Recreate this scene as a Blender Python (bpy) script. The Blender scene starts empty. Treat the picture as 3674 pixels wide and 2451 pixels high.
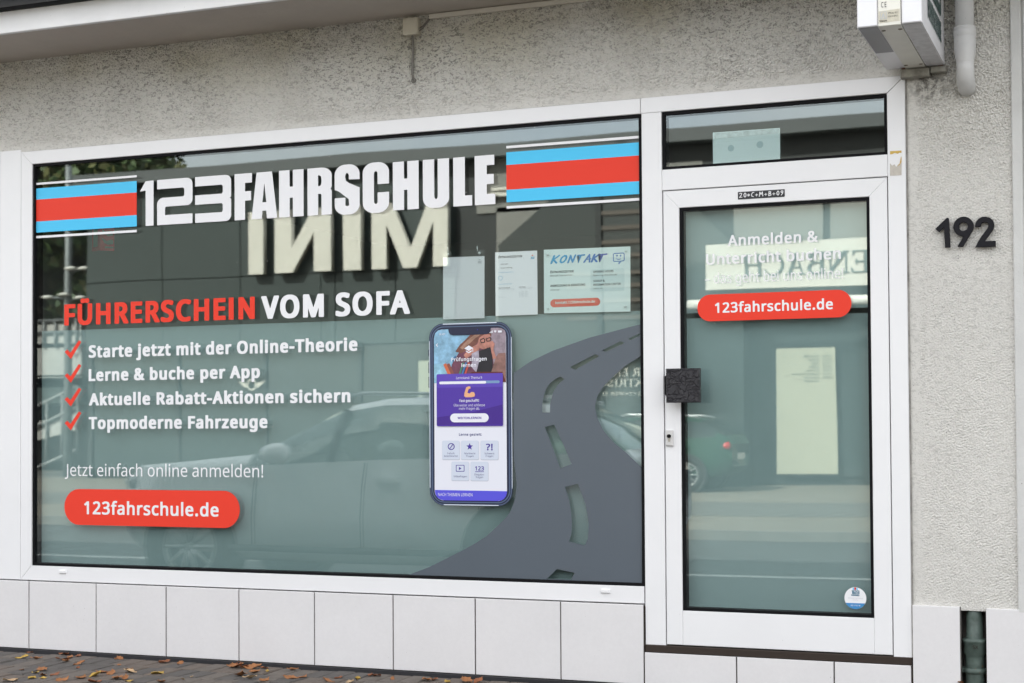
import bpy, bmesh, math, random
import numpy as np
from mathutils import Vector, Matrix

S = bpy.context.scene
COL = S.collection
random.seed(7)
RNG = np.random.default_rng(11)

# ------------------------------------------------------------------ camera
# 55 mm lens standing on the middle of the street, 1.19 m above the pavement,
# looking a little to the left at the shop front (front plane y = 0).
CAM = Vector((0.0, -6.7744, 1.19))
LENS_U, YAW, PITCH, ROLL, SHIFT = 1.52105, 0.379672, 0.025129, -0.0061002, 0.042886


def cam_dir(u, v):
    """direction of the lens' image point (u, v), in image widths from the lens axis"""
    c, s = math.cos(ROLL), math.sin(ROLL)
    u, v = c * u - s * v, s * u + c * v
    x, y, z = u / LENS_U, 1.0, v / LENS_U
    c, s = math.cos(PITCH), math.sin(PITCH)
    y, z = y * c - z * s, y * s + z * c
    c, s = math.cos(YAW), math.sin(YAW)
    return Vector((x * c - y * s, x * s + y * c, z))


cam = bpy.data.cameras.new('camera')
cam.sensor_width = 36.0
cam.lens = LENS_U * 36.0
cam.shift_y = SHIFT
cam.clip_end = 2000.0
cam.dof.use_dof = True
cam.dof.focus_distance = 7.0
cam.dof.aperture_fstop = 4.5
cam_ob = bpy.data.objects.new('camera', cam)
COL.objects.link(cam_ob)
_f = cam_dir(0, 0).normalized()
_r = (cam_dir(1, 0) - cam_dir(0, 0)).normalized()
_u = _r.cross(_f)
cam_ob.matrix_world = Matrix(((_r.x, _u.x, -_f.x, CAM.x), (_r.y, _u.y, -_f.y, CAM.y),
                              (_r.z, _u.z, -_f.z, CAM.z), (0, 0, 0, 1)))
S.camera = cam_ob

# ------------------------------------------------------------------ light
SUN_EL = math.radians(38.0)
SUN_AZ = math.radians(-28.0)          # behind the shop, a little to the left
world = bpy.data.worlds.new('World')
S.world = world
world.use_nodes = True
wn = world.node_tree
wn.nodes.clear()
sky = wn.nodes.new('ShaderNodeTexSky')
sky.sky_type = 'NISHITA'
sky.sun_disc = False
sky.sun_elevation = SUN_EL
sky.sun_rotation = SUN_AZ
sky.air_density = 1.0
sky.dust_density = 4.0
sky.ozone_density = 1.0
bg = wn.nodes.new('ShaderNodeBackground')
bg.inputs[1].default_value = 0.13
wo = wn.nodes.new('ShaderNodeOutputWorld')
# thin, broken cloud over the whole sky
tc = wn.nodes.new('ShaderNodeTexCoord')
cl = wn.nodes.new('ShaderNodeTexNoise')
cl.inputs['Scale'].default_value = 2.2
cl.inputs['Detail'].default_value = 7
cl.inputs['Roughness'].default_value = 0.6
wn.links.new(tc.outputs['Generated'], cl.inputs['Vector'])
cr = wn.nodes.new('ShaderNodeMapRange')
cr.inputs['From Min'].default_value = 0.35
cr.inputs['From Max'].default_value = 0.65
cr.inputs['To Min'].default_value = 0.55
cr.inputs['To Max'].default_value = 0.92
wn.links.new(cl.outputs['Fac'], cr.inputs['Value'])
cm = wn.nodes.new('ShaderNodeMix')
cm.data_type = 'RGBA'
cm.inputs['B'].default_value = (4.2, 4.12, 4.02, 1)
wn.links.new(cr.outputs['Result'], cm.inputs['Factor'])
wn.links.new(sky.outputs[0], cm.inputs['A'])
wn.links.new(cm.outputs['Result'], bg.inputs[0])
wn.links.new(bg.outputs[0], wo.inputs[0])

sun = bpy.data.lights.new('sun', 'SUN')
sun.energy = 3.0
sun.angle = math.radians(0.53)
sun.color = (1.0, 0.95, 0.88)
sun_ob = bpy.data.objects.new('sun', sun)
COL.objects.link(sun_ob)
_s = Vector((math.sin(SUN_AZ) * math.cos(SUN_EL), math.cos(SUN_AZ) * math.cos(SUN_EL), math.sin(SUN_EL)))
sun_ob.rotation_euler = _s.to_track_quat('Z', 'Y').to_euler()
sun_ob.location = (0, 0, 30)

S.view_settings.view_transform = 'Standard'
S.view_settings.look = 'None'
S.view_settings.exposure = 2.3
S.view_settings.gamma = 1.0
S.view_settings.use_curve_mapping = False
S.render.engine = 'CYCLES'
S.cycles.max_bounces = 8
S.cycles.diffuse_bounces = 4
S.cycles.transparent_max_bounces = 16
S.cycles.caustics_reflective = False
S.cycles.caustics_refractive = False
S.cycles.sample_clamp_indirect = 6.0


# ------------------------------------------------------------------ helpers
def P(px, py, y=0.0):
    """photo pixel (3674 wide) -> point on the upright plane at depth y"""
    d = cam_dir((px - 1837.0) / 3674.0, -(py - 1225.5) / 3674.0 + SHIFT)
    return CAM + d * ((y - CAM.y) / d.y)


def Q(dx, dy, y):
    """point across the street (real y = -y) whose mirror image in the glass is
    at (dx, dy) of the photo, measured 2350 wide"""
    p = P(dx * 1.5634, dy * 1.5634, y)
    return Vector((p.x, -y, p.z))


def mat(name, color, rough=0.6, metal=0.0, spec=0.5, var=0.0, vscale=6.0, bump=0.0, bscale=80.0, coat=0.0,
        var2=0.0, v2scale=40.0):
    m = bpy.data.materials.new(name)
    m.use_nodes = True
    nt = m.node_tree
    b = nt.nodes['Principled BSDF']
    b.inputs['Base Color'].default_value = (*color, 1)
    b.inputs['Roughness'].default_value = rough
    b.inputs['Metallic'].default_value = metal
    b.inputs['Specular IOR Level'].default_value = spec
    b.inputs['Coat Weight'].default_value = coat
    if var or bump or var2:
        tc = nt.nodes.new('ShaderNodeNewGeometry')
        src = tc.outputs['Position']
    col = None
    for amt, sc in ((var, vscale), (var2, v2scale)):
        if not amt:
            continue
        n = nt.nodes.new('ShaderNodeTexNoise')
        n.inputs['Scale'].default_value = sc
        n.inputs['Detail'].default_value = 6
        n.inputs['Roughness'].default_value = 0.65
        nt.links.new(src, n.inputs['Vector'])
        mr = nt.nodes.new('ShaderNodeMapRange')
        mr.inputs['From Min'].default_value = 0.3
        mr.inputs['From Max'].default_value = 0.7
        mr.inputs['To Min'].default_value = 1 - amt
        mr.inputs['To Max'].default_value = 1 + amt
        nt.links.new(n.outputs['Fac'], mr.inputs['Value'])
        mx = nt.nodes.new('ShaderNodeMix')
        mx.data_type = 'RGBA'
        mx.blend_type = 'MULTIPLY'
        mx.inputs['Factor'].default_value = 1
        if col is None:
            mx.inputs['A'].default_value = (*color, 1)
        else:
            nt.links.new(col, mx.inputs['A'])
        nt.links.new(mr.outputs['Result'], mx.inputs['B'])
        col = mx.outputs['Result']
    if col is not None:
        nt.links.new(col, b.inputs['Base Color'])
    if bump:
        n = nt.nodes.new('ShaderNodeTexNoise')
        n.inputs['Scale'].default_value = bscale
        n.inputs['Detail'].default_value = 4
        nt.links.new(src, n.inputs['Vector'])
        bp = nt.nodes.new('ShaderNodeBump')
        bp.inputs['Strength'].default_value = bump
        bp.inputs['Distance'].default_value = 0.01
        nt.links.new(n.outputs['Fac'], bp.inputs['Height'])
        nt.links.new(bp.outputs['Normal'], b.inputs['Normal'])
    return m


def specks(m, color, scale, size, patch=0.0, patch_scale=3.0):
    """small specks of dirt, and of shaded pits in the render, scattered over a material"""
    nt = m.node_tree
    b = nt.nodes['Principled BSDF']
    old = b.inputs['Base Color'].links[0].from_socket if b.inputs['Base Color'].links else None
    g = nt.nodes.new('ShaderNodeNewGeometry')
    v = nt.nodes.new('ShaderNodeTexVoronoi')
    v.inputs['Scale'].default_value = scale
    nt.links.new(g.outputs['Position'], v.inputs['Vector'])
    sx = nt.nodes.new('ShaderNodeSeparateColor')
    nt.links.new(v.outputs['Color'], sx.inputs[0])
    th = nt.nodes.new('ShaderNodeMath')
    th.operation = 'MULTIPLY'
    nt.links.new(sx.outputs[0], th.inputs[0])
    th.inputs[1].default_value = size
    src = th.outputs[0]
    if patch:
        n = nt.nodes.new('ShaderNodeTexNoise')
        n.inputs['Scale'].default_value = patch_scale
        nt.links.new(g.outputs['Position'], n.inputs['Vector'])
        mr = nt.nodes.new('ShaderNodeMapRange')
        mr.inputs['From Min'].default_value = 0.45
        mr.inputs['From Max'].default_value = 0.75
        mr.inputs['To Min'].default_value = 1 - patch
        nt.links.new(n.outputs['Fac'], mr.inputs['Value'])
        m2 = nt.nodes.new('ShaderNodeMath')
        m2.operation = 'MULTIPLY'
        nt.links.new(src, m2.inputs[0])
        nt.links.new(mr.outputs['Result'], m2.inputs[1])
        src = m2.outputs[0]
    lt = nt.nodes.new('ShaderNodeMath')
    lt.operation = 'LESS_THAN'
    nt.links.new(v.outputs['Distance'], lt.inputs[0])
    nt.links.new(src, lt.inputs[1])
    mx = nt.nodes.new('ShaderNodeMix')
    mx.data_type = 'RGBA'
    nt.links.new(lt.outputs[0], mx.inputs['Factor'])
    if old:
        nt.links.new(old, mx.inputs['A'])
    else:
        mx.inputs['A'].default_value = b.inputs['Base Color'].default_value
    mx.inputs['B'].default_value = (*color, 1)
    nt.links.new(mx.outputs['Result'], b.inputs['Base Color'])
    return m


def glass_mat(name, refl, tint, dust=0.0):
    """one thin pane: part mirror, the rest lets light straight through"""
    m = bpy.data.materials.new(name)
    m.use_nodes = True
    nt = m.node_tree
    nt.nodes.clear()
    o = nt.nodes.new('ShaderNodeOutputMaterial')
    mx = nt.nodes.new('ShaderNodeMixShader')
    tr = nt.nodes.new('ShaderNodeBsdfTransparent')
    tr.inputs[0].default_value = (*tint, 1)
    gl = nt.nodes.new('ShaderNodeBsdfGlossy')
    gl.inputs['Roughness'].default_value = 0.0
    gl.inputs['Color'].default_value = (0.925, 1.0, 0.985, 1)
    lw = nt.nodes.new('ShaderNodeLayerWeight')
    lw.inputs['Blend'].default_value = 0.5
    pw = nt.nodes.new('ShaderNodeMath')
    pw.operation = 'POWER'
    pw.inputs[1].default_value = 5
    nt.links.new(lw.outputs['Facing'], pw.inputs[0])
    ma = nt.nodes.new('ShaderNodeMath')
    ma.operation = 'MULTIPLY_ADD'
    ma.inputs[1].default_value = 1 - refl
    ma.inputs[2].default_value = refl
    nt.links.new(pw.outputs[0], ma.inputs[0])
    nt.links.new(ma.outputs[0], mx.inputs[0])
    nt.links.new(tr.outputs[0], mx.inputs[1])
    nt.links.new(gl.outputs[0], mx.inputs[2])
    # slow waviness of float glass
    g = nt.nodes.new('ShaderNodeNewGeometry')
    n = nt.nodes.new('ShaderNodeTexNoise')
    n.inputs['Scale'].default_value = 1.3
    n.inputs['Detail'].default_value = 0
    nt.links.new(g.outputs['Position'], n.inputs['Vector'])
    bp = nt.nodes.new('ShaderNodeBump')
    bp.inputs['Strength'].default_value = 1.0
    bp.inputs['Distance'].default_value = 0.0006
    nt.links.new(n.outputs['Fac'], bp.inputs['Height'])
    nt.links.new(bp.outputs['Normal'], gl.inputs['Normal'])
    out = mx.outputs[0]
    if dust:                      # dried specks and a breath of dust on the outside
        df = nt.nodes.new('ShaderNodeBsdfDiffuse')
        df.inputs[0].default_value = (0.7, 0.7, 0.68, 1)
        v = nt.nodes.new('ShaderNodeTexVoronoi')
        v.inputs['Scale'].default_value = 34.0
        nt.links.new(g.outputs['Position'], v.inputs['Vector'])
        sc = nt.nodes.new('ShaderNodeSeparateColor')
        nt.links.new(v.outputs['Color'], sc.inputs[0])
        mu = nt.nodes.new('ShaderNodeMath')
        mu.operation = 'POWER'
        mu.inputs[1].default_value = 6.0
        nt.links.new(sc.outputs[0], mu.inputs[0])
        m2 = nt.nodes.new('ShaderNodeMath')
        m2.operation = 'MULTIPLY'
        m2.inputs[1].default_value = 0.09
        nt.links.new(mu.outputs[0], m2.inputs[0])
        lt = nt.nodes.new('ShaderNodeMath')
        lt.operation = 'LESS_THAN'
        nt.links.new(v.outputs['Distance'], lt.inputs[0])
        nt.links.new(m2.outputs[0], lt.inputs[1])
        hz = nt.nodes.new('ShaderNodeMath')
        hz.operation = 'MULTIPLY_ADD'
        hz.inputs[1].default_value = 0.45
        hz.inputs[2].default_value = dust
        nt.links.new(lt.outputs[0], hz.inputs[0])
        md = nt.nodes.new('ShaderNodeMixShader')
        nt.links.new(hz.outputs[0], md.inputs[0])
        nt.links.new(out, md.inputs[1])
        nt.links.new(df.outputs[0], md.inputs[2])
        out = md.outputs[0]
    nt.links.new(out, o.inputs[0])
    return m


def tag(o, label=None, cat=None, group=None, kind=None):
    for k, v in (('label', label), ('category', cat), ('group', group), ('kind', kind)):
        if v:
            o[k] = v
    return o


def empty(name, loc=(0, 0, 0), rz=0.0, label=None, cat=None, group=None):
    o = bpy.data.objects.new(name, None)
    o.empty_display_size = 0.1
    COL.objects.link(o)
    o.location = loc
    o.rotation_euler = (0, 0, rz)
    return tag(o, label, cat, group)


def world_of(o):
    m = Matrix.LocRotScale(o.location, o.rotation_euler, None)
    return world_of(o.parent) @ o.matrix_parent_inverse @ m if o.parent else m


def link(name, me, parent=None, mats=()):
    for m in mats:
        me.materials.append(m)
    o = bpy.data.objects.new(name, me)
    COL.objects.link(o)
    if parent is not None:
        o.parent = parent
        o.matrix_parent_inverse = world_of(parent).inverted()   # children are modelled in world coordinates
    return o


class MB:
    """collects boxes, prisms, tubes ... and links them as ONE mesh object"""

    def __init__(self):
        self.v, self.f, self.mi, self.sm = [], [], [], []

    def add(self, vs, fs, mi=0, smooth=False):
        b = len(self.v)
        self.v += [tuple(p) for p in vs]
        self.f += [tuple(b + i for i in f) for f in fs]
        self.mi += [mi] * len(fs)
        self.sm += [smooth] * len(fs)
        return self

    def box(self, x0, y0, z0, x1, y1, z1, mi=0, bev=0.0):
        return self.prism([(x0, z0), (x1, z0), (x1, z1), (x0, z1)], y0, y1, mi, bev)

    def prism(self, poly, y0, y1, mi=0, bev=0.0):
        """polygon in (x, z), counter-clockwise seen from the street (-y), from y0 (front) to y1"""
        a = sum(poly[i - 1][0] * poly[i][1] - poly[i][0] * poly[i - 1][1] for i in range(len(poly)))
        if a < 0:
            poly = poly[::-1]
        n = len(poly)
        if bev:
            ins = inset(poly, bev)
            vs = [(x, y0, z) for x, z in ins] + [(x, y0 + bev, z) for x, z in poly] + [(x, y1, z) for x, z in poly]
            fs = [tuple(range(n))]
            for k in (0, 1):
                for i in range(n):
                    j = (i + 1) % n
                    fs.append((k * n + i, k * n + n + i, k * n + n + j, k * n + j))
            fs.append(tuple(range(3 * n - 1, 2 * n - 1, -1)))
        else:
            vs = [(x, y0, z) for x, z in poly] + [(x, y1, z) for x, z in poly]
            fs = [tuple(range(n)), tuple(range(2 * n - 1, n - 1, -1))]
            for i in range(n):
                j = (i + 1) % n
                fs.append((i, n + i, n + j, j))
        return self.add(vs, fs, mi)

    def tube(self, pts, r, n=12, mi=0, cap=True):
        pts = [Vector(p) for p in pts]
        rs = r if isinstance(r, (list, tuple)) else [r] * len(pts)
        vs, fs = [], []
        up = None
        for i, p in enumerate(pts):
            t = ((pts[min(i + 1, len(pts) - 1)] - pts[max(i - 1, 0)])).normalized()
            if up is None:
                up = Vector((0, 0, 1)) if abs(t.z) < 0.9 else Vector((0, 1, 0))
            a = t.cross(up).normalized()
            b = a.cross(t).normalized()
            up = b
            for k in range(n):
                th = 2 * math.pi * k / n
                vs.append(p + (a * math.cos(th) + b * math.sin(th)) * rs[i])
        for i in range(len(pts) - 1):
            for k in range(n):
                j = (k + 1) % n
                fs.append((i * n + k, i * n + j, i * n + n + j, i * n + n + k))
        self.add(vs, fs, mi, True)
        if cap:
            b = len(self.v) - len(vs)
            self.f += [tuple(b + k for k in range(n - 1, -1, -1)), tuple(b + (len(pts) - 1) * n + k for k in range(n))]
            self.mi += [mi] * 2
            self.sm += [False] * 2
        return self

    def lathe(self, prof, c, axis='z', n=24, mi=0, smooth=True):
        """profile [(radius, height)] round an axis through c"""
        vs, fs = [], []
        for r, h in prof:
            for k in range(n):
                th = 2 * math.pi * k / n
                a, b = r * math.cos(th), r * math.sin(th)
                vs.append({'z': (c[0] + a, c[1] + b, c[2] + h), 'y': (c[0] + a, c[1] + h, c[2] + b),
                           'x': (c[0] + h, c[1] + a, c[2] + b)}[axis])
        for i in range(len(prof) - 1):
            for k in range(n):
                j = (k + 1) % n
                f = (i * n + k, i * n + j, i * n + n + j, i * n + n + k)
                fs.append(f[::-1] if axis == 'y' else f)
        return self.add(vs, fs, mi, smooth)

    def build(self, name, mats, parent=None):
        me = bpy.data.meshes.new(name)
        me.from_pydata(self.v, [], self.f)
        me.polygons.foreach_set('material_index', self.mi)
        me.polygons.foreach_set('use_smooth', self.sm)
        me.update()
        return link(name, me, parent, mats if isinstance(mats, (list, tuple)) else [mats])


def inset(poly, d):
    out = []
    n = len(poly)
    for i in range(n):
        x0, y0 = poly[i - 1]
        x1, y1 = poly[i]
        x2, y2 = poly[(i + 1) % n]
        a = math.hypot(x1 - x0, y1 - y0) or 1e-9
        b = math.hypot(x2 - x1, y2 - y1) or 1e-9
        n1 = (-(y1 - y0) / a, (x1 - x0) / a)
        n2 = (-(y2 - y1) / b, (x2 - x1) / b)
        k = max(0.3, 1 + n1[0] * n2[0] + n1[1] * n2[1])
        out.append((x1 + (n1[0] + n2[0]) / k * d, y1 + (n1[1] + n2[1]) / k * d))
    return out


def box(name, x0, y0, z0, x1, y1, z1, m, parent=None, bev=0.0):
    return MB().box(x0, y0, z0, x1, y1, z1, 0, bev).build(name, m, parent)


def rrect(x0, z0, x1, z1, r, n=6):
    rs = r if isinstance(r, (list, tuple)) else [r] * 4
    out = []
    for (cx, cz, a0, rr) in ((x0, z0, 180, rs[0]), (x1, z0, 270, rs[1]), (x1, z1, 0, rs[2]), (x0, z1, 90, rs[3])):
        sx = 1 if cx == x0 else -1
        sz = 1 if cz == z0 else -1
        if rr == 0:
            out.append((cx, cz))
            continue
        for k in range(n + 1):
            a = math.radians(a0 + 90 * k / n)
            out.append((cx + sx * rr + rr * math.cos(a), cz + sz * rr + rr * math.sin(a)))
    return out


def circle(cx, cz, r, n=32):
    return [(cx + r * math.cos(2 * math.pi * k / n), cz + r * math.sin(2 * math.pi * k / n)) for k in range(n)]


def outline_mesh(name, loops, place, depth=0.0, bevel=0.0):
    """filled outline with holes (even-odd), mapped by place(u, v, w) with w towards the viewer"""
    cu = bpy.data.curves.new(name, 'CURVE')
    cu.dimensions = '2D'
    cu.fill_mode = 'BOTH'
    cu.extrude = depth / 2
    cu.bevel_depth = bevel
    cu.bevel_resolution = 1
    for l in loops:
        sp = cu.splines.new('POLY')
        sp.points.add(len(l) - 1)
        sp.points.foreach_set('co', [c for u, v in l for c in (u, v, 0, 1)])
        sp.use_cyclic_u = True
    o = bpy.data.objects.new(name, cu)
    me = bpy.data.meshes.new_from_object(o)
    bpy.data.objects.remove(o)
    bpy.data.curves.remove(cu)
    me.name = name
    for v in me.vertices:
        v.co = place(v.co.x, v.co.y, v.co.z)
    me.update()
    return me


def flat(name, loops, y, m, parent=None, depth=0.0, bevel=0.0):
    """outline lying on the upright plane at depth y, facing the street"""
    me = outline_mesh(name, loops, lambda u, v, w: (u, y - w, v), depth, bevel)
    return link(name, me, parent, [m])


def PL(pts, y=0.0):
    """photo pixels -> (x, z) outline on the plane at depth y"""
    return [(p.x, p.z) for p in (P(a, b, y) for a, b in pts)]

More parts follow.
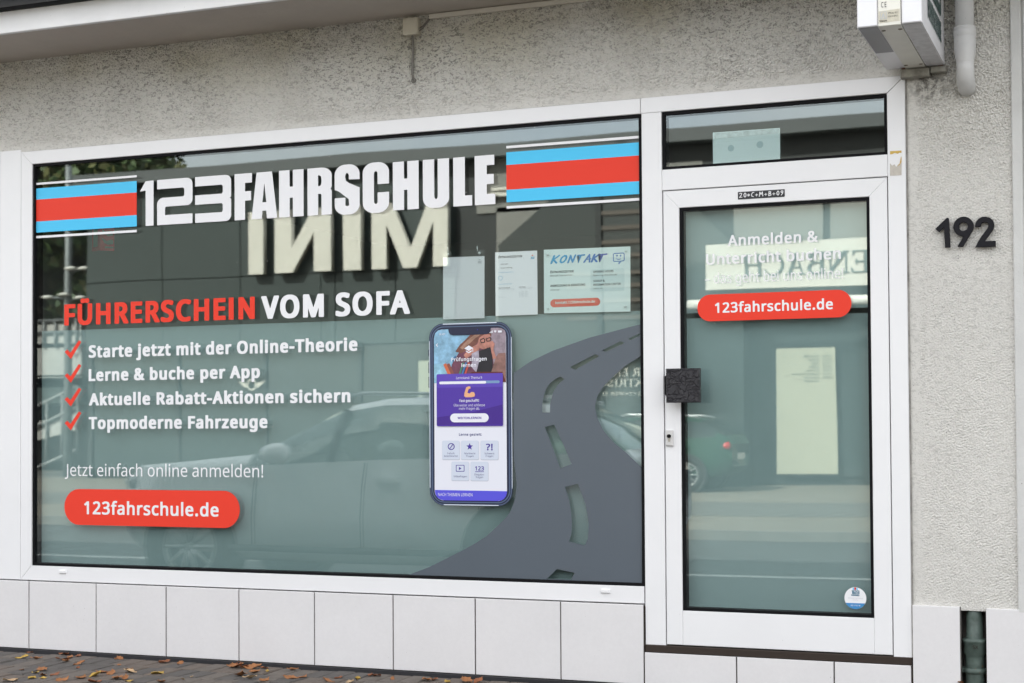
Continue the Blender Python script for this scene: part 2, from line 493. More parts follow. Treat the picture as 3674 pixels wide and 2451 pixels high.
# ------------------------------------------------------------------ lettering outlines drawn for this scene:
# per face (character code, advance, [closed outlines as x, y, x, y ... in thousandths])
GLYPH_DATA = {
    'regular': [
(65,512,[[0,0,73,0,141,177,368,177,437,0,511,0,288,575,224,575],[165,242,232,422,255,500,278,428,346,242]]),
(66,521,[[78,0,279,0,318,2,354,8,386,19,412,34,436,52,454,74,468,100,476,130,478,163,470,215,461,236,433,268,415,279,373,295,350,300,350,304,392,318,424,340,446,371,453,389,458,430,452,478,434,514,404,541,362,558,307,569,242,572,78,572],[150,329,150,511,289,508,324,501,351,490,370,474,380,451,384,422,381,394,372,371,357,352,334,340,300,332],[150,61,150,268,292,268,320,263,362,247,388,222,400,188,401,168,398,138,388,112,372,90,346,74,311,64]]),
(67,507,[[130,56,166,28,208,8,257,-4,312,-8,369,-6,416,2,460,15,460,78,371,58,322,56,281,58,244,68,213,84,186,105,164,132,147,164,135,200,128,242,125,286,131,353,149,410,178,456,217,490,266,510,323,517,372,513,415,501,453,486,482,547,409,572,353,580,282,578,242,571,206,560,174,543,145,523,120,499,98,471,81,440,67,406,57,368,49,287,52,230,62,178,78,130,101,90]]),
(68,585,[[78,0,238,0,298,4,351,14,398,33,440,58,474,91,501,130,520,178,532,231,536,292,532,350,521,402,502,446,476,484,443,516,404,540,360,558,310,569,254,572,78,572],[150,62,150,511,288,508,326,500,362,487,391,468,416,444,435,414,449,379,458,338,460,290,454,220,434,164,402,119,357,87,299,68,228,62]]),
(69,446,[[78,0,398,0,398,64,150,64,150,268,384,268,384,330,150,330,150,509,398,509,398,572,78,572]]),
(70,416,[[78,0,150,0,150,243,382,243,382,306,150,306,150,509,398,509,398,572,78,572]]),
(71,584,[[136,55,173,28,217,8,267,-4,323,-8,398,-5,462,5,524,22,524,302,326,302,326,238,452,238,452,68,404,58,364,55,292,58,250,68,216,84,187,106,164,133,146,166,134,202,126,242,124,286,127,332,136,372,150,410,170,441,194,468,224,489,260,505,298,514,342,517,395,513,420,507,489,484,516,547,464,565,408,576,346,580,286,576,233,564,186,544,145,516,111,482,84,442,64,396,53,344,49,286,52,228,63,176,80,130,105,89]]),
(72,594,[[78,0,150,0,150,267,444,267,444,0,516,0,516,572,444,572,444,330,150,330,150,572,78,572]]),
(73,225,[[70,0,145,0,145,572,70,572]]),
(74,219,[[-62,-142,-37,-150,-3,-152,26,-150,76,-135,96,-122,114,-104,128,-82,138,-56,144,-26,146,9,146,572,74,572,74,3,69,-38,54,-65,44,-74,21,-86,-26,-88,-62,-81]]),
(75,496,[[78,0,150,0,150,222,208,274,412,0,496,0,260,323,488,572,404,572,150,290,150,572,78,572]]),
(76,420,[[78,0,400,0,400,64,150,64,150,572,78,572]]),
(77,727,[[78,0,144,0,144,368,138,502,142,502,330,0,390,0,580,501,584,501,578,352,578,0,650,0,650,572,544,572,364,104,361,104,184,572,78,572]]),
(78,609,[[78,0,144,0,144,359,138,476,141,476,448,0,532,0,532,572,464,572,464,232,470,98,466,98,161,572,78,572]]),
(79,626,[[138,50,165,30,196,13,232,2,270,-6,314,-8,355,-6,393,1,428,13,459,29,486,49,510,73,531,101,548,132,570,204,578,287,574,344,564,396,548,442,524,483,494,518,458,545,416,565,368,578,314,582,258,578,208,565,166,544,130,516,100,482,78,442,62,396,52,344,50,245,56,204,78,132,94,101,114,74],[182,104,161,130,145,163,134,200,128,241,125,287,128,333,134,374,145,411,161,443,182,470,208,490,238,505,274,515,314,518,374,511,420,491,456,456,481,410,496,354,501,287,499,241,492,200,481,163,466,130,445,104,420,82,390,67,354,58,314,54,273,58,238,67,208,82]]),
(80,485,[[78,0,150,0,150,223,256,224,324,238,375,262,410,296,423,316,432,336,443,381,444,404,438,454,422,495,393,528,352,553,298,568,230,572,78,572],[150,284,150,511,269,508,306,498,334,484,354,462,366,434,370,401,362,352,352,334,338,318,320,306,272,290,242,286]]),
(81,626,[[138,50,165,30,196,13,232,2,270,-6,334,-7,444,-136,548,-136,410,6,446,21,476,40,503,64,526,92,544,124,558,160,569,200,576,242,578,287,574,344,564,396,548,442,524,483,494,518,458,545,416,565,368,578,314,582,258,578,208,565,166,544,130,516,100,482,78,442,62,396,52,344,50,245,56,204,78,132,94,101,114,74],[182,104,161,130,145,163,134,200,128,241,125,287,128,333,134,374,145,411,161,443,182,470,208,490,238,505,274,515,314,518,374,511,420,491,456,456,481,410,496,354,501,287,499,241,492,200,481,163,466,130,445,104,420,82,390,67,354,58,314,54,273,58,238,67,208,82]]),
(82,499,[[78,0,150,0,150,236,264,236,402,0,487,0,330,256,367,274,401,298,428,334,437,356,442,381,444,410,442,444,434,474,422,500,404,522,382,540,353,554,320,564,280,570,78,572],[150,298,150,510,232,510,288,505,328,492,343,480,355,466,363,450,370,406,366,374,356,346,338,325,312,310,278,300]]),
(83,440,[[41,19,84,4,136,-5,198,-8,238,-6,274,0,306,11,335,26,359,44,378,66,392,92,400,120,402,153,400,182,394,206,384,228,353,264,332,278,278,306,192,341,156,362,133,386,122,416,121,434,126,464,133,478,154,499,169,507,206,516,254,516,302,508,366,487,389,548,343,566,290,576,231,580,196,578,165,573,136,563,110,550,89,533,72,513,58,490,50,464,48,434,52,394,74,344,98,316,131,294,172,274,255,241,294,218,318,194,325,180,330,147,324,112,304,85,290,74,252,60,202,54,142,59,86,72,41,88]]),
(84,446,[[187,0,259,0,259,509,437,509,437,572,8,572,8,509,187,509]]),
(85,586,[[128,50,170,18,225,-2,290,-8,338,-5,380,4,416,20,446,40,470,66,489,95,502,128,510,164,513,202,513,572,442,572,442,202,435,149,426,126,414,105,398,88,379,74,355,63,327,56,294,54,248,59,210,72,182,93,161,122,148,158,144,202,144,572,72,572,72,204,78,144,97,93]]),
(86,481,[[204,0,276,0,481,572,405,572,276,207,240,80,210,190,76,572,0,572]]),
(87,746,[[161,0,234,0,350,398,370,488,392,398,510,0,583,0,736,572,660,572,560,175,544,86,520,200,408,572,333,572,222,191,202,86,183,186,85,572,10,572]]),
(88,470,[[3,0,80,0,234,248,385,0,466,0,276,300,453,572,377,572,236,348,96,572,15,572,194,298]]),
(90,459,[[30,0,428,0,428,64,118,64,420,518,420,572,40,572,40,508,332,508,30,54]]),
(214,626,[[138,50,165,30,196,13,232,2,270,-6,314,-8,355,-6,393,1,428,13,459,29,486,49,510,73,531,101,548,132,570,204,578,287,574,344,564,396,548,442,524,483,494,518,458,545,416,565,368,578,314,582,258,578,208,565,166,544,130,516,100,482,78,442,62,396,52,344,50,245,56,204,78,132,94,101,114,74],[182,104,161,130,145,163,134,200,128,241,125,287,128,333,134,374,145,411,161,443,182,470,208,490,238,505,274,515,314,518,374,511,420,491,456,456,481,410,496,354,501,287,499,241,492,200,481,163,466,130,445,104,420,82,390,67,354,58,314,54,273,58,238,67,208,82],[212,659,220,653,239,649,258,653,266,659,276,676,276,689,276,702,266,719,239,728,212,719,202,702,202,689,202,676],[363,659,370,653,389,649,408,653,416,659,426,676,426,689,426,702,416,719,389,728,370,724,363,719,353,702,352,689,353,676]]),
(220,586,[[128,50,170,18,225,-2,290,-8,338,-5,380,4,416,20,446,40,470,66,489,95,502,128,510,164,513,202,513,572,442,572,442,202,435,149,426,126,414,105,398,88,379,74,355,63,327,56,294,54,248,59,210,72,182,93,161,122,148,158,144,202,144,572,72,572,72,204,78,144,97,93],[192,659,200,653,219,649,238,653,246,659,256,676,256,689,256,702,246,719,219,728,209,727,192,719,186,712,181,689,186,666],[343,659,350,653,369,649,388,653,396,659,406,676,406,689,406,702,396,719,369,728,359,727,343,719,333,702,332,689,333,676]]),
(97,450,[[68,30,103,6,124,-2,172,-8,216,-5,234,-1,265,12,320,61,334,0,385,0,385,292,380,338,368,375,347,402,318,422,279,433,231,437,204,436,151,426,84,400,106,347,163,370,205,379,253,378,275,371,292,360,306,342,314,317,316,259,179,251,127,238,88,218,60,192,42,159,37,120,44,68,54,48],[132,66,120,79,112,97,110,118,114,144,124,165,140,182,167,195,204,204,315,210,311,134,299,102,279,79,253,62,223,52,188,49,148,56]]),
(98,493,[[68,0,118,0,133,54,138,54,170,24,212,0,240,-6,272,-8,306,-6,336,3,365,17,390,36,410,61,427,92,440,127,446,168,449,215,444,282,428,338,400,382,364,412,322,431,272,437,240,435,212,429,190,418,170,406,138,373,134,373,138,444,138,610,68,610],[187,69,165,92,150,125,142,166,140,252,150,308,159,330,172,348,188,362,208,371,260,378,296,374,325,360,348,338,364,306,373,266,376,216,373,166,364,126,348,93,326,70,296,55,262,50,220,55]]),
(99,385,[[112,34,139,15,170,2,204,-6,240,-8,285,-6,320,2,351,15,351,78,302,60,262,54,214,55,192,61,172,72,155,86,130,126,123,152,117,214,123,277,130,303,156,344,172,358,193,368,216,374,244,376,275,374,337,356,358,414,308,431,267,437,208,436,174,428,142,414,114,396,90,372,70,342,56,305,47,262,44,212,47,165,56,123,70,88,88,58]]),
(100,493,[[92,48,128,17,170,-2,220,-8,262,-4,296,8,323,24,358,58,368,0,425,0,425,610,354,610,354,429,360,374,354,374,323,406,296,423,262,434,222,438,172,432,128,412,92,382,66,338,50,282,44,214,50,146,66,91],[168,70,146,93,130,125,120,165,117,212,120,260,130,300,146,334,168,359,196,374,231,380,274,374,306,360,329,336,344,304,352,262,356,200,352,154,343,117,328,88,304,67,272,54,232,50,196,55]]),
(101,452,[[114,36,143,17,176,3,212,-6,251,-8,327,-1,392,20,392,82,348,66,304,56,254,52,214,56,182,69,154,90,134,120,122,156,117,202,412,202,409,281,402,315,390,346,374,373,354,396,329,414,301,427,270,435,234,438,198,435,164,426,134,410,108,390,86,364,68,333,54,297,46,256,44,212,47,166,56,126,70,91,90,61],[118,258,125,293,136,323,154,348,176,366,202,376,234,380,256,378,276,373,292,364,306,353,326,322,336,281,338,258]]),
(102,276,[[88,0,158,0,158,376,266,376,266,430,158,430,160,488,166,514,175,532,188,545,206,553,240,556,292,544,310,599,274,609,227,614,174,606,152,598,132,584,116,568,104,547,94,522,89,492,88,432,12,408,12,376,88,376]]),
(103,493,[[78,-165,122,-180,174,-190,232,-192,274,-190,310,-183,341,-172,366,-156,388,-134,404,-110,416,-80,422,-46,425,-7,425,430,369,430,360,373,356,373,318,409,297,422,248,436,220,438,170,431,126,411,91,378,65,332,50,278,44,214,50,149,65,94,91,50,126,18,170,-2,222,-8,276,-1,298,8,320,20,358,57,352,-48,341,-77,324,-102,300,-120,271,-130,236,-134,149,-125,123,-118,78,-100],[169,68,146,92,130,124,120,164,117,214,118,247,130,303,140,326,154,344,169,360,187,370,208,376,230,378,281,371,302,362,318,348,332,330,343,308,350,282,354,250,356,173,349,130,343,113,326,84,316,74,288,58,272,54,232,50,198,54]]),
(104,496,[[68,0,138,0,140,254,150,308,160,329,173,346,190,360,210,370,235,376,264,378,295,376,319,367,338,353,350,333,358,307,361,275,361,0,430,0,430,280,423,344,413,370,400,390,382,408,360,420,336,430,274,437,238,434,204,424,174,408,161,397,140,370,134,370,138,420,138,610,68,610]]),
(105,207,[[68,0,138,0,138,430,68,430],[74,512,83,506,104,501,124,506,132,512,144,532,145,546,144,560,132,580,114,590,104,591,93,590,74,580,68,572,62,546,68,521]]),
(106,207,[[-44,-183,-18,-190,18,-192,44,-191,67,-186,86,-177,116,-151,133,-112,138,-64,138,430,68,430,66,-90,60,-108,52,-120,25,-132,-10,-133,-44,-126],[74,512,83,506,104,501,124,506,132,512,144,532,145,546,144,560,132,580,114,590,104,591,93,590,74,580,68,572,62,546,68,521]]),
(107,428,[[68,0,138,0,138,158,187,200,336,0,421,0,235,246,409,430,326,430,184,279,138,222,134,222,138,282,138,610,68,610]]),
(108,207,[[68,0,138,0,138,610,68,610]]),
(109,750,[[68,0,138,0,140,255,150,308,158,329,170,346,185,360,204,370,226,376,254,378,272,378,303,368,324,347,338,317,342,276,342,0,412,0,412,238,414,280,424,314,438,342,460,362,490,374,528,378,555,376,577,367,594,353,606,333,612,308,615,276,615,0,685,0,685,280,681,330,669,370,649,400,620,422,584,434,540,438,486,430,460,420,438,406,418,388,402,366,398,366,386,388,370,406,349,420,325,430,298,436,250,437,201,425,160,398,140,372,136,372,125,430,68,430]]),
(110,496,[[68,0,138,0,138,223,142,270,151,308,166,338,189,360,222,374,264,378,295,376,319,367,338,353,350,333,358,307,361,275,361,0,430,0,430,280,426,330,413,370,392,400,361,422,322,434,257,437,222,430,190,418,162,398,140,372,136,372,125,430,68,430]]),
(111,485,[[100,50,140,18,188,-2,214,-6,271,-6,298,-2,348,18,369,33,404,71,428,120,436,150,442,216,439,261,430,301,416,336,398,366,374,392,347,412,316,426,282,435,244,438,204,435,169,426,137,412,110,392,86,366,68,336,55,301,47,261,44,216,50,150,59,120,70,94],[154,86,141,105,130,128,118,184,117,216,120,263,130,302,147,335,170,360,202,374,242,378,270,376,294,370,314,359,331,344,356,303,363,278,368,248,368,184,363,154,345,105,332,86,314,70,294,60,270,52,216,52,192,60,172,70]]),
(112,493,[[68,-192,138,-192,138,-6,134,54,138,54,170,24,214,1,250,-7,306,-5,338,3,366,17,390,37,410,62,427,92,440,128,446,170,449,216,444,284,428,340,400,382,365,414,322,432,272,438,231,434,182,414,136,372,126,430,68,430],[172,84,159,104,150,126,140,182,140,261,152,313,161,333,174,350,190,362,210,371,260,378,296,374,325,359,348,334,364,302,373,262,374,186,370,157,354,108,326,72,308,60,286,53,262,50,232,52,208,59,188,70]]),
(113,493,[[92,48,128,17,170,-2,219,-8,251,-6,279,0,302,11,340,40,354,58,358,58,354,2,354,-192,425,-192,425,430,369,430,358,372,324,405,304,418,280,430,253,436,222,438,188,435,157,426,129,412,104,393,84,368,66,338,54,302,46,260,44,214,50,146,66,91],[168,70,146,94,130,126,120,166,117,212,120,260,130,300,145,334,167,359,196,374,231,380,272,374,305,360,328,337,343,304,352,264,356,199,354,168,342,116,333,96,320,79,304,66,284,58,232,50,197,56]]),
(114,331,[[68,0,138,0,138,230,143,270,156,306,176,334,216,364,248,372,264,374,310,368,319,433,268,438,231,432,214,426,198,418,170,395,137,351,134,351,126,430,68,430]]),
(115,384,[[42,19,78,4,122,-5,210,-6,268,6,292,18,312,32,327,49,339,69,348,118,346,140,333,176,306,204,288,215,172,266,127,290,113,307,108,328,111,343,118,356,131,366,148,374,170,378,198,380,238,376,315,353,339,409,298,424,252,434,202,438,157,434,118,424,86,408,60,386,46,358,41,324,42,302,57,266,69,252,102,228,222,176,253,158,271,141,280,112,277,94,269,79,256,66,236,56,210,51,178,49,128,54,80,67,42,84]]),
(116,289,[[104,27,138,4,178,-6,226,-6,272,5,272,58,222,50,193,52,177,58,163,68,152,84,146,103,144,376,268,376,268,430,144,430,144,528,102,528,74,437,13,409,13,376,74,376,76,93,82,66,92,44]]),
(117,496,[[94,38,112,22,134,8,158,0,188,-6,238,-8,274,-1,306,12,334,30,356,57,360,57,370,0,428,0,428,430,357,430,356,174,345,122,336,100,322,82,306,68,285,58,260,52,230,50,200,54,176,62,158,76,145,96,138,122,134,153,134,430,64,430,66,114,71,84,81,60]]),
(118,407,[[163,0,244,0,408,430,332,430,240,176,204,62,202,62,167,176,76,430,0,430]]),
(119,630,[[126,1,207,1,291,264,313,357,316,357,346,243,420,1,502,1,622,430,550,430,476,153,460,74,457,74,436,163,354,430,278,430,198,180,172,73,169,73,150,170,82,430,9,430]]),
(120,424,[[14,0,94,0,212,172,330,0,410,0,254,220,402,430,322,430,212,268,102,430,22,430,170,220]]),
(121,409,[[9,-186,68,-192,118,-185,157,-164,188,-130,224,-60,409,430,333,430,246,186,208,68,206,68,174,171,76,430,1,430,174,-2,138,-87,110,-118,86,-130,72,-134,47,-134,9,-130]]),
(122,377,[[32,0,346,0,346,54,112,54,340,377,340,430,45,430,45,376,262,376,32,46]]),
(228,450,[[68,30,103,6,124,-2,172,-8,216,-5,234,-1,265,12,320,61,334,0,385,0,385,292,380,338,368,375,347,402,318,422,279,433,231,437,204,436,151,426,84,400,106,347,163,370,205,379,253,378,275,371,292,360,306,342,314,317,316,259,179,251,127,238,88,218,60,192,42,159,37,120,44,68,54,48],[132,66,120,79,112,97,110,118,114,144,124,165,140,182,167,195,204,204,315,210,311,134,299,102,279,79,253,62,223,52,188,49,148,56],[124,516,141,507,151,506,160,507,177,516,184,524,188,546,184,568,177,576,170,582,151,586,132,582,124,576,118,568,113,546,118,524],[274,516,291,507,300,506,310,507,327,516,334,524,338,546,334,568,327,576,320,582,300,586,282,582,274,576,268,568,264,546,265,534]]),
(246,485,[[100,50,140,18,188,-2,214,-6,271,-6,298,-2,348,18,369,33,404,71,428,120,436,150,442,216,439,261,430,301,416,336,398,366,374,392,347,412,316,426,282,435,244,438,204,435,169,426,137,412,110,392,86,366,68,336,55,301,47,261,44,216,50,150,59,120,70,94],[154,86,141,105,130,128,118,184,117,216,120,263,130,302,147,335,170,360,202,374,242,378,270,376,294,370,314,359,331,344,356,303,363,278,368,248,368,184,363,154,345,105,332,86,314,70,294,60,270,52,216,52,192,60,172,70],[142,516,158,507,168,506,178,507,195,516,205,534,206,546,205,558,195,576,187,582,168,586,150,582,142,576,136,568,130,546,136,524],[292,516,308,507,318,506,328,507,345,516,355,534,356,546,355,558,345,576,337,582,318,586,300,582,292,576,282,558,282,546,282,534]]),
(252,496,[[94,38,112,22,134,8,158,0,188,-6,238,-8,274,-1,306,12,334,30,356,57,360,57,370,0,428,0,428,430,357,430,356,174,345,122,336,100,322,82,306,68,285,58,260,52,230,50,200,54,176,62,158,76,145,96,138,122,134,153,134,430,64,430,66,114,71,84,81,60],[147,516,164,507,173,506,183,507,200,516,206,524,211,546,206,568,200,576,192,582,173,586,154,582,147,576,140,568,136,546,140,524],[297,516,314,507,323,506,333,507,350,516,356,524,361,546,356,568,350,576,342,582,323,586,305,582,297,576,291,568,286,546,288,534]]),
(48,459,[[122,28,153,8,188,-4,228,-8,261,-6,290,1,316,12,339,28,359,47,376,70,400,128,415,201,420,287,417,346,410,399,398,446,382,486,361,520,335,546,304,566,269,578,228,582,186,578,150,566,118,546,94,520,73,486,58,446,48,399,42,346,42,228,48,176,60,128,76,88,96,54],[159,78,144,98,131,124,115,194,111,238,111,336,122,418,131,449,144,475,159,495,178,509,202,518,228,522,256,518,278,509,298,495,314,475,326,449,336,418,342,380,348,287,346,238,336,156,326,124,314,98,298,78,278,64,256,55,228,52,202,55,178,64]]),
(49,459,[[216,0,284,0,284,572,226,572,72,452,108,405,219,499,216,400]]),
(50,459,[[38,0,417,0,417,64,128,64,128,68,301,240,344,292,376,344,386,371,394,428,392,458,384,486,372,509,356,530,336,548,313,562,286,572,254,578,220,580,174,576,112,557,77,537,45,513,82,466,126,495,170,514,220,520,248,518,273,509,294,496,309,477,318,453,322,424,315,376,306,353,280,310,216,238,38,58]]),
(51,459,[[36,24,84,4,136,-5,194,-8,241,-6,282,2,318,14,348,30,372,50,390,74,402,102,410,131,413,163,409,198,398,229,380,255,353,276,318,290,276,298,276,302,320,316,356,340,381,372,394,414,396,438,390,478,376,511,352,540,318,563,273,576,218,580,181,578,146,573,115,563,86,550,40,522,74,473,118,498,148,510,181,518,219,522,249,518,274,511,295,498,310,481,320,460,322,414,316,394,294,362,258,339,236,332,210,327,124,326,124,266,211,264,240,261,288,247,320,222,331,206,337,187,339,164,336,132,324,104,305,82,278,64,240,54,168,52,86,69,36,89]]),
(52,459,[[17,130,291,130,291,0,360,0,360,130,442,130,442,194,360,194,360,576,286,576,17,190],[86,194,264,446,292,500,295,500,291,387,291,194]]),
(53,459,[[50,24,92,6,142,-4,199,-8,242,-6,280,2,314,15,344,32,368,54,388,80,402,111,410,145,413,183,410,217,402,247,390,274,372,297,349,316,322,331,292,342,258,349,202,351,132,342,146,508,373,508,373,572,86,572,64,302,100,280,146,288,198,292,242,288,279,278,306,262,326,239,337,210,341,176,339,150,333,126,323,106,310,90,274,66,227,54,174,53,94,70,50,90]]),
(54,459,[[100,54,140,19,163,7,212,-6,274,-6,307,2,336,15,360,33,382,55,398,82,411,112,418,146,421,184,418,220,412,251,400,278,384,302,365,322,342,338,316,350,287,356,233,358,194,350,163,335,138,315,120,291,114,291,121,352,134,407,158,454,174,474,216,504,273,521,332,522,377,513,377,574,330,580,265,578,228,572,196,562,168,548,142,530,102,486,87,461,74,434,56,374,47,310,44,244,50,166,59,132,70,102],[158,85,129,130,119,163,117,215,131,248,143,263,175,288,216,302,240,303,274,300,302,289,324,271,339,247,348,218,351,184,348,143,338,110,320,84,297,66,270,55,238,52,201,57,185,64]]),
(55,459,[[109,0,187,0,420,518,420,572,36,572,36,508,344,508]]),
(56,459,[[78,42,100,24,126,10,157,0,192,-6,268,-6,300,0,330,11,356,26,378,44,396,66,408,90,416,118,418,148,411,196,402,216,388,234,356,265,291,303,328,326,361,352,386,384,398,422,398,472,390,497,378,519,362,538,342,553,318,565,261,579,197,579,168,574,118,552,97,537,80,518,68,497,60,472,58,444,59,422,71,382,81,366,107,336,158,299,118,277,82,249,56,214,46,194,41,171,42,115,49,88,62,63],[151,378,133,406,126,441,130,466,140,486,155,502,176,514,200,522,256,522,282,514,302,502,318,486,328,466,329,422,317,392,296,367,282,357,232,330,179,358],[138,76,122,96,112,119,110,164,120,198,130,212,157,238,174,249,216,270,253,256,293,235,324,210,335,197,348,166,350,148,346,120,336,96,319,76,295,60,266,51,230,48,192,51,162,60]]),
(57,459,[[82,0,142,-8,195,-6,232,0,264,11,294,25,318,42,340,63,358,86,386,139,404,199,414,263,417,328,410,406,391,469,377,496,361,518,342,537,322,553,299,565,250,579,223,580,188,578,156,570,126,558,102,540,80,518,63,491,50,460,42,426,40,388,42,352,49,321,60,294,76,270,96,250,118,234,144,223,173,216,204,214,248,218,297,238,322,258,341,280,346,280,340,220,326,165,303,118,287,98,245,68,218,58,188,52,140,50,82,60],[136,301,122,325,113,354,110,388,114,429,124,462,142,488,164,506,192,518,223,522,260,516,292,499,304,488,324,459,338,426,345,392,344,358,330,325,318,310,286,285,266,276,220,270,186,273,158,284]]),
(46,215,[[72,2,94,-10,106,-11,120,-10,142,2,156,26,157,44,156,61,150,75,142,85,120,96,106,97,94,96,72,85,64,75,58,44,64,12]]),
(44,215,[[33,-104,85,-104,142,44,154,84,148,93,73,93,54,-15]]),
(58,215,[[72,2,94,-10,106,-11,120,-10,142,2,156,26,157,44,156,61,150,75,142,85,120,96,106,97,94,96,72,85,64,75,58,44,64,12],[72,345,82,338,106,332,132,338,142,345,150,355,156,369,157,386,156,405,150,419,142,429,132,436,106,441,94,440,72,429,64,419,58,386,64,355]]),
(33,216,[[85,161,130,161,151,572,65,572],[72,2,94,-10,108,-11,120,-10,142,2,156,26,157,44,156,61,150,75,142,85,132,92,108,97,82,92,72,85,64,75,58,44,64,12]]),
(63,348,[[112,161,168,161,170,203,184,236,203,260,296,347,316,379,322,397,327,440,322,480,308,514,286,543,254,564,214,576,168,580,108,576,56,562,10,542,34,485,93,509,114,514,163,519,192,516,216,509,235,498,249,482,257,462,259,424,246,386,215,350,150,291,130,264,115,220],[108,2,130,-10,144,-11,156,-10,178,2,191,26,192,44,191,61,186,75,178,85,156,96,144,97,118,92,108,85,100,75,94,44,100,12]]),
(38,587,[[82,42,102,24,127,10,156,0,188,-6,252,-7,302,2,346,18,386,40,420,68,490,0,586,0,468,114,504,162,518,191,550,286,478,286,456,216,436,176,422,159,268,308,299,328,350,372,368,398,379,426,382,458,375,505,353,542,318,566,296,575,244,582,188,575,165,566,128,541,104,503,96,456,106,403,133,358,166,318,120,288,83,256,68,239,49,198,42,149,45,117,52,88,64,64],[224,350,192,387,172,420,165,457,168,476,174,492,186,506,202,516,242,524,262,522,279,516,294,505,304,492,313,458,310,438,304,418,292,402,276,384],[146,81,130,100,120,124,116,152,122,186,128,202,146,228,174,251,208,274,376,112,358,96,314,72,288,62,258,56,226,54,194,58,168,66]]),
(45,258,[[32,184,226,184,226,246,32,246]]),
(8211,401,[[32,184,369,184,369,246,32,246]]),
(43,459,[[200,89,258,89,258,254,417,254,417,311,258,311,258,477,200,477,200,311,40,311,40,254,200,254]]),
(42,442,[[85,286,156,248,218,389,286,248,356,286,260,413,408,425,396,499,242,456,258,610,180,610,196,456,44,499,33,425,179,413]]),
(32,209,[]),
    ],
    'bold': [
(32,240,[]),
(33,260,[[76,3,96,-7,124,-12,141,-12,176,-5,191,4,200,15,207,36,207,81,202,95,192,109,178,117,144,125,124,125,106,122,88,117,75,109,65,95,60,81,60,36,66,16],[88,155,103,151,163,151,178,154,181,159,185,237,187,249,187,286,190,298,190,334,192,345,192,381,195,393,195,428,197,440,197,475,200,487,200,522,202,534,201,565,198,570,188,572,86,573,72,570,68,565,67,504,72,445,75,360,77,348,85,164]]),
(38,631,[[85,42,106,25,134,10,164,1,204,-7,296,-7,331,-1,394,17,444,45,491,5,506,0,616,0,630,4,634,8,635,25,630,34,534,124,535,131,549,150,569,188,581,216,600,273,600,292,596,298,581,302,499,302,484,299,478,292,474,273,459,233,451,216,444,208,410,235,338,301,338,306,371,328,404,359,419,381,432,421,432,478,426,502,414,525,405,537,388,552,374,561,344,573,306,581,231,581,191,573,161,561,135,544,115,521,106,502,97,471,97,424,110,381,123,358,150,325,150,320,101,286,71,255,53,221,45,190,46,117,55,86,68,63],[196,106,181,121,173,136,168,167,176,190,188,210,208,229,228,242,235,240,301,180,357,126,359,122,346,112,311,95,271,85,239,86,216,93],[254,380,240,396,225,419,218,438,217,452,223,466,239,481,251,489,268,492,284,488,301,474,311,457,312,440,304,421,294,406,261,380]]),
(46,259,[[76,3,88,-4,108,-9,156,-10,178,-4,191,4,200,15,207,36,207,81,202,95,192,109,178,117,144,125,121,125,103,122,94,119,75,109,65,95,60,81,60,36,66,16]]),
(49,503,[[220,2,235,-2,318,-2,332,2,336,9,336,559,332,568,320,572,242,572,228,569,82,463,74,450,74,434,77,427,107,390,112,386,125,383,145,383,160,386,210,425,216,424,216,11]]),
(50,503,[[42,2,57,-2,450,-2,464,2,467,6,468,80,466,87,462,90,450,93,214,93,210,96,331,210,376,257,410,302,430,339,437,361,443,387,443,455,435,483,420,512,406,530,385,547,365,559,332,571,295,579,262,581,199,579,160,571,124,559,90,543,49,514,46,505,46,493,49,486,82,447,87,443,100,440,120,440,132,443,180,472,214,486,232,489,254,489,274,484,297,470,313,450,321,431,321,401,312,370,303,351,266,302,188,224,41,84,38,75,38,11]]),
(51,503,[[39,25,60,15,90,6,139,-4,212,-9,277,-7,332,3,367,15,394,29,410,41,435,67,452,101,463,141,463,190,460,214,448,244,428,270,402,290,377,301,380,306,397,317,420,338,440,377,446,403,446,447,443,469,432,497,420,519,400,540,367,561,334,571,295,578,262,581,220,581,190,578,157,573,117,561,79,545,43,521,41,502,44,492,77,450,87,447,109,446,124,450,180,479,202,486,234,491,249,491,280,483,300,471,312,458,320,443,323,417,313,391,300,374,285,362,267,352,237,343,217,340,142,340,128,337,123,327,123,263,127,254,139,251,217,250,242,248,270,243,292,234,311,223,332,200,338,183,338,160,335,145,327,129,308,108,280,91,249,83,197,83,180,85,134,95,74,116,52,116,40,112,36,103,36,34]]),
(52,503,[[20,125,35,121,288,121,292,115,292,11,296,2,310,-2,390,-2,406,2,409,11,411,119,416,121,478,121,490,125,494,134,494,202,490,212,476,215,416,215,410,219,409,564,406,573,390,577,306,577,288,571,22,212,17,198,17,134],[162,217,161,219,165,226,282,384,290,389,290,218,286,215]]),
(57,503,[[86,3,108,-4,128,-7,186,-9,198,-7,234,-7,261,-2,314,13,344,27,366,41,391,64,422,105,439,141,457,200,467,275,467,372,461,410,444,464,427,497,414,514,372,551,341,566,309,575,274,581,228,581,201,578,166,571,131,557,106,540,83,519,63,488,51,457,42,424,42,346,51,308,56,296,68,273,82,254,101,236,124,223,154,211,188,203,248,201,291,206,334,219,337,216,326,178,309,145,289,122,258,100,224,86,196,80,161,81,116,90,101,90,86,86,82,77,82,13],[188,312,178,325,171,339,162,370,162,398,173,438,187,459,211,479,236,488,254,491,266,488,297,471,315,455,329,433,339,410,345,386,345,362,339,346,321,322,304,308,289,299,261,289,239,288,211,296]]),
(58,259,[[76,3,88,-4,108,-9,156,-10,178,-4,191,4,200,15,207,36,207,81,202,95,192,109,178,117,144,125,121,125,103,122,94,119,75,109,65,95,60,81,60,36,66,16],[74,330,91,319,113,314,156,314,176,319,188,326,199,338,207,360,207,404,197,428,181,441,154,448,111,448,91,443,76,435,63,416,57,386,61,355,67,338]]),
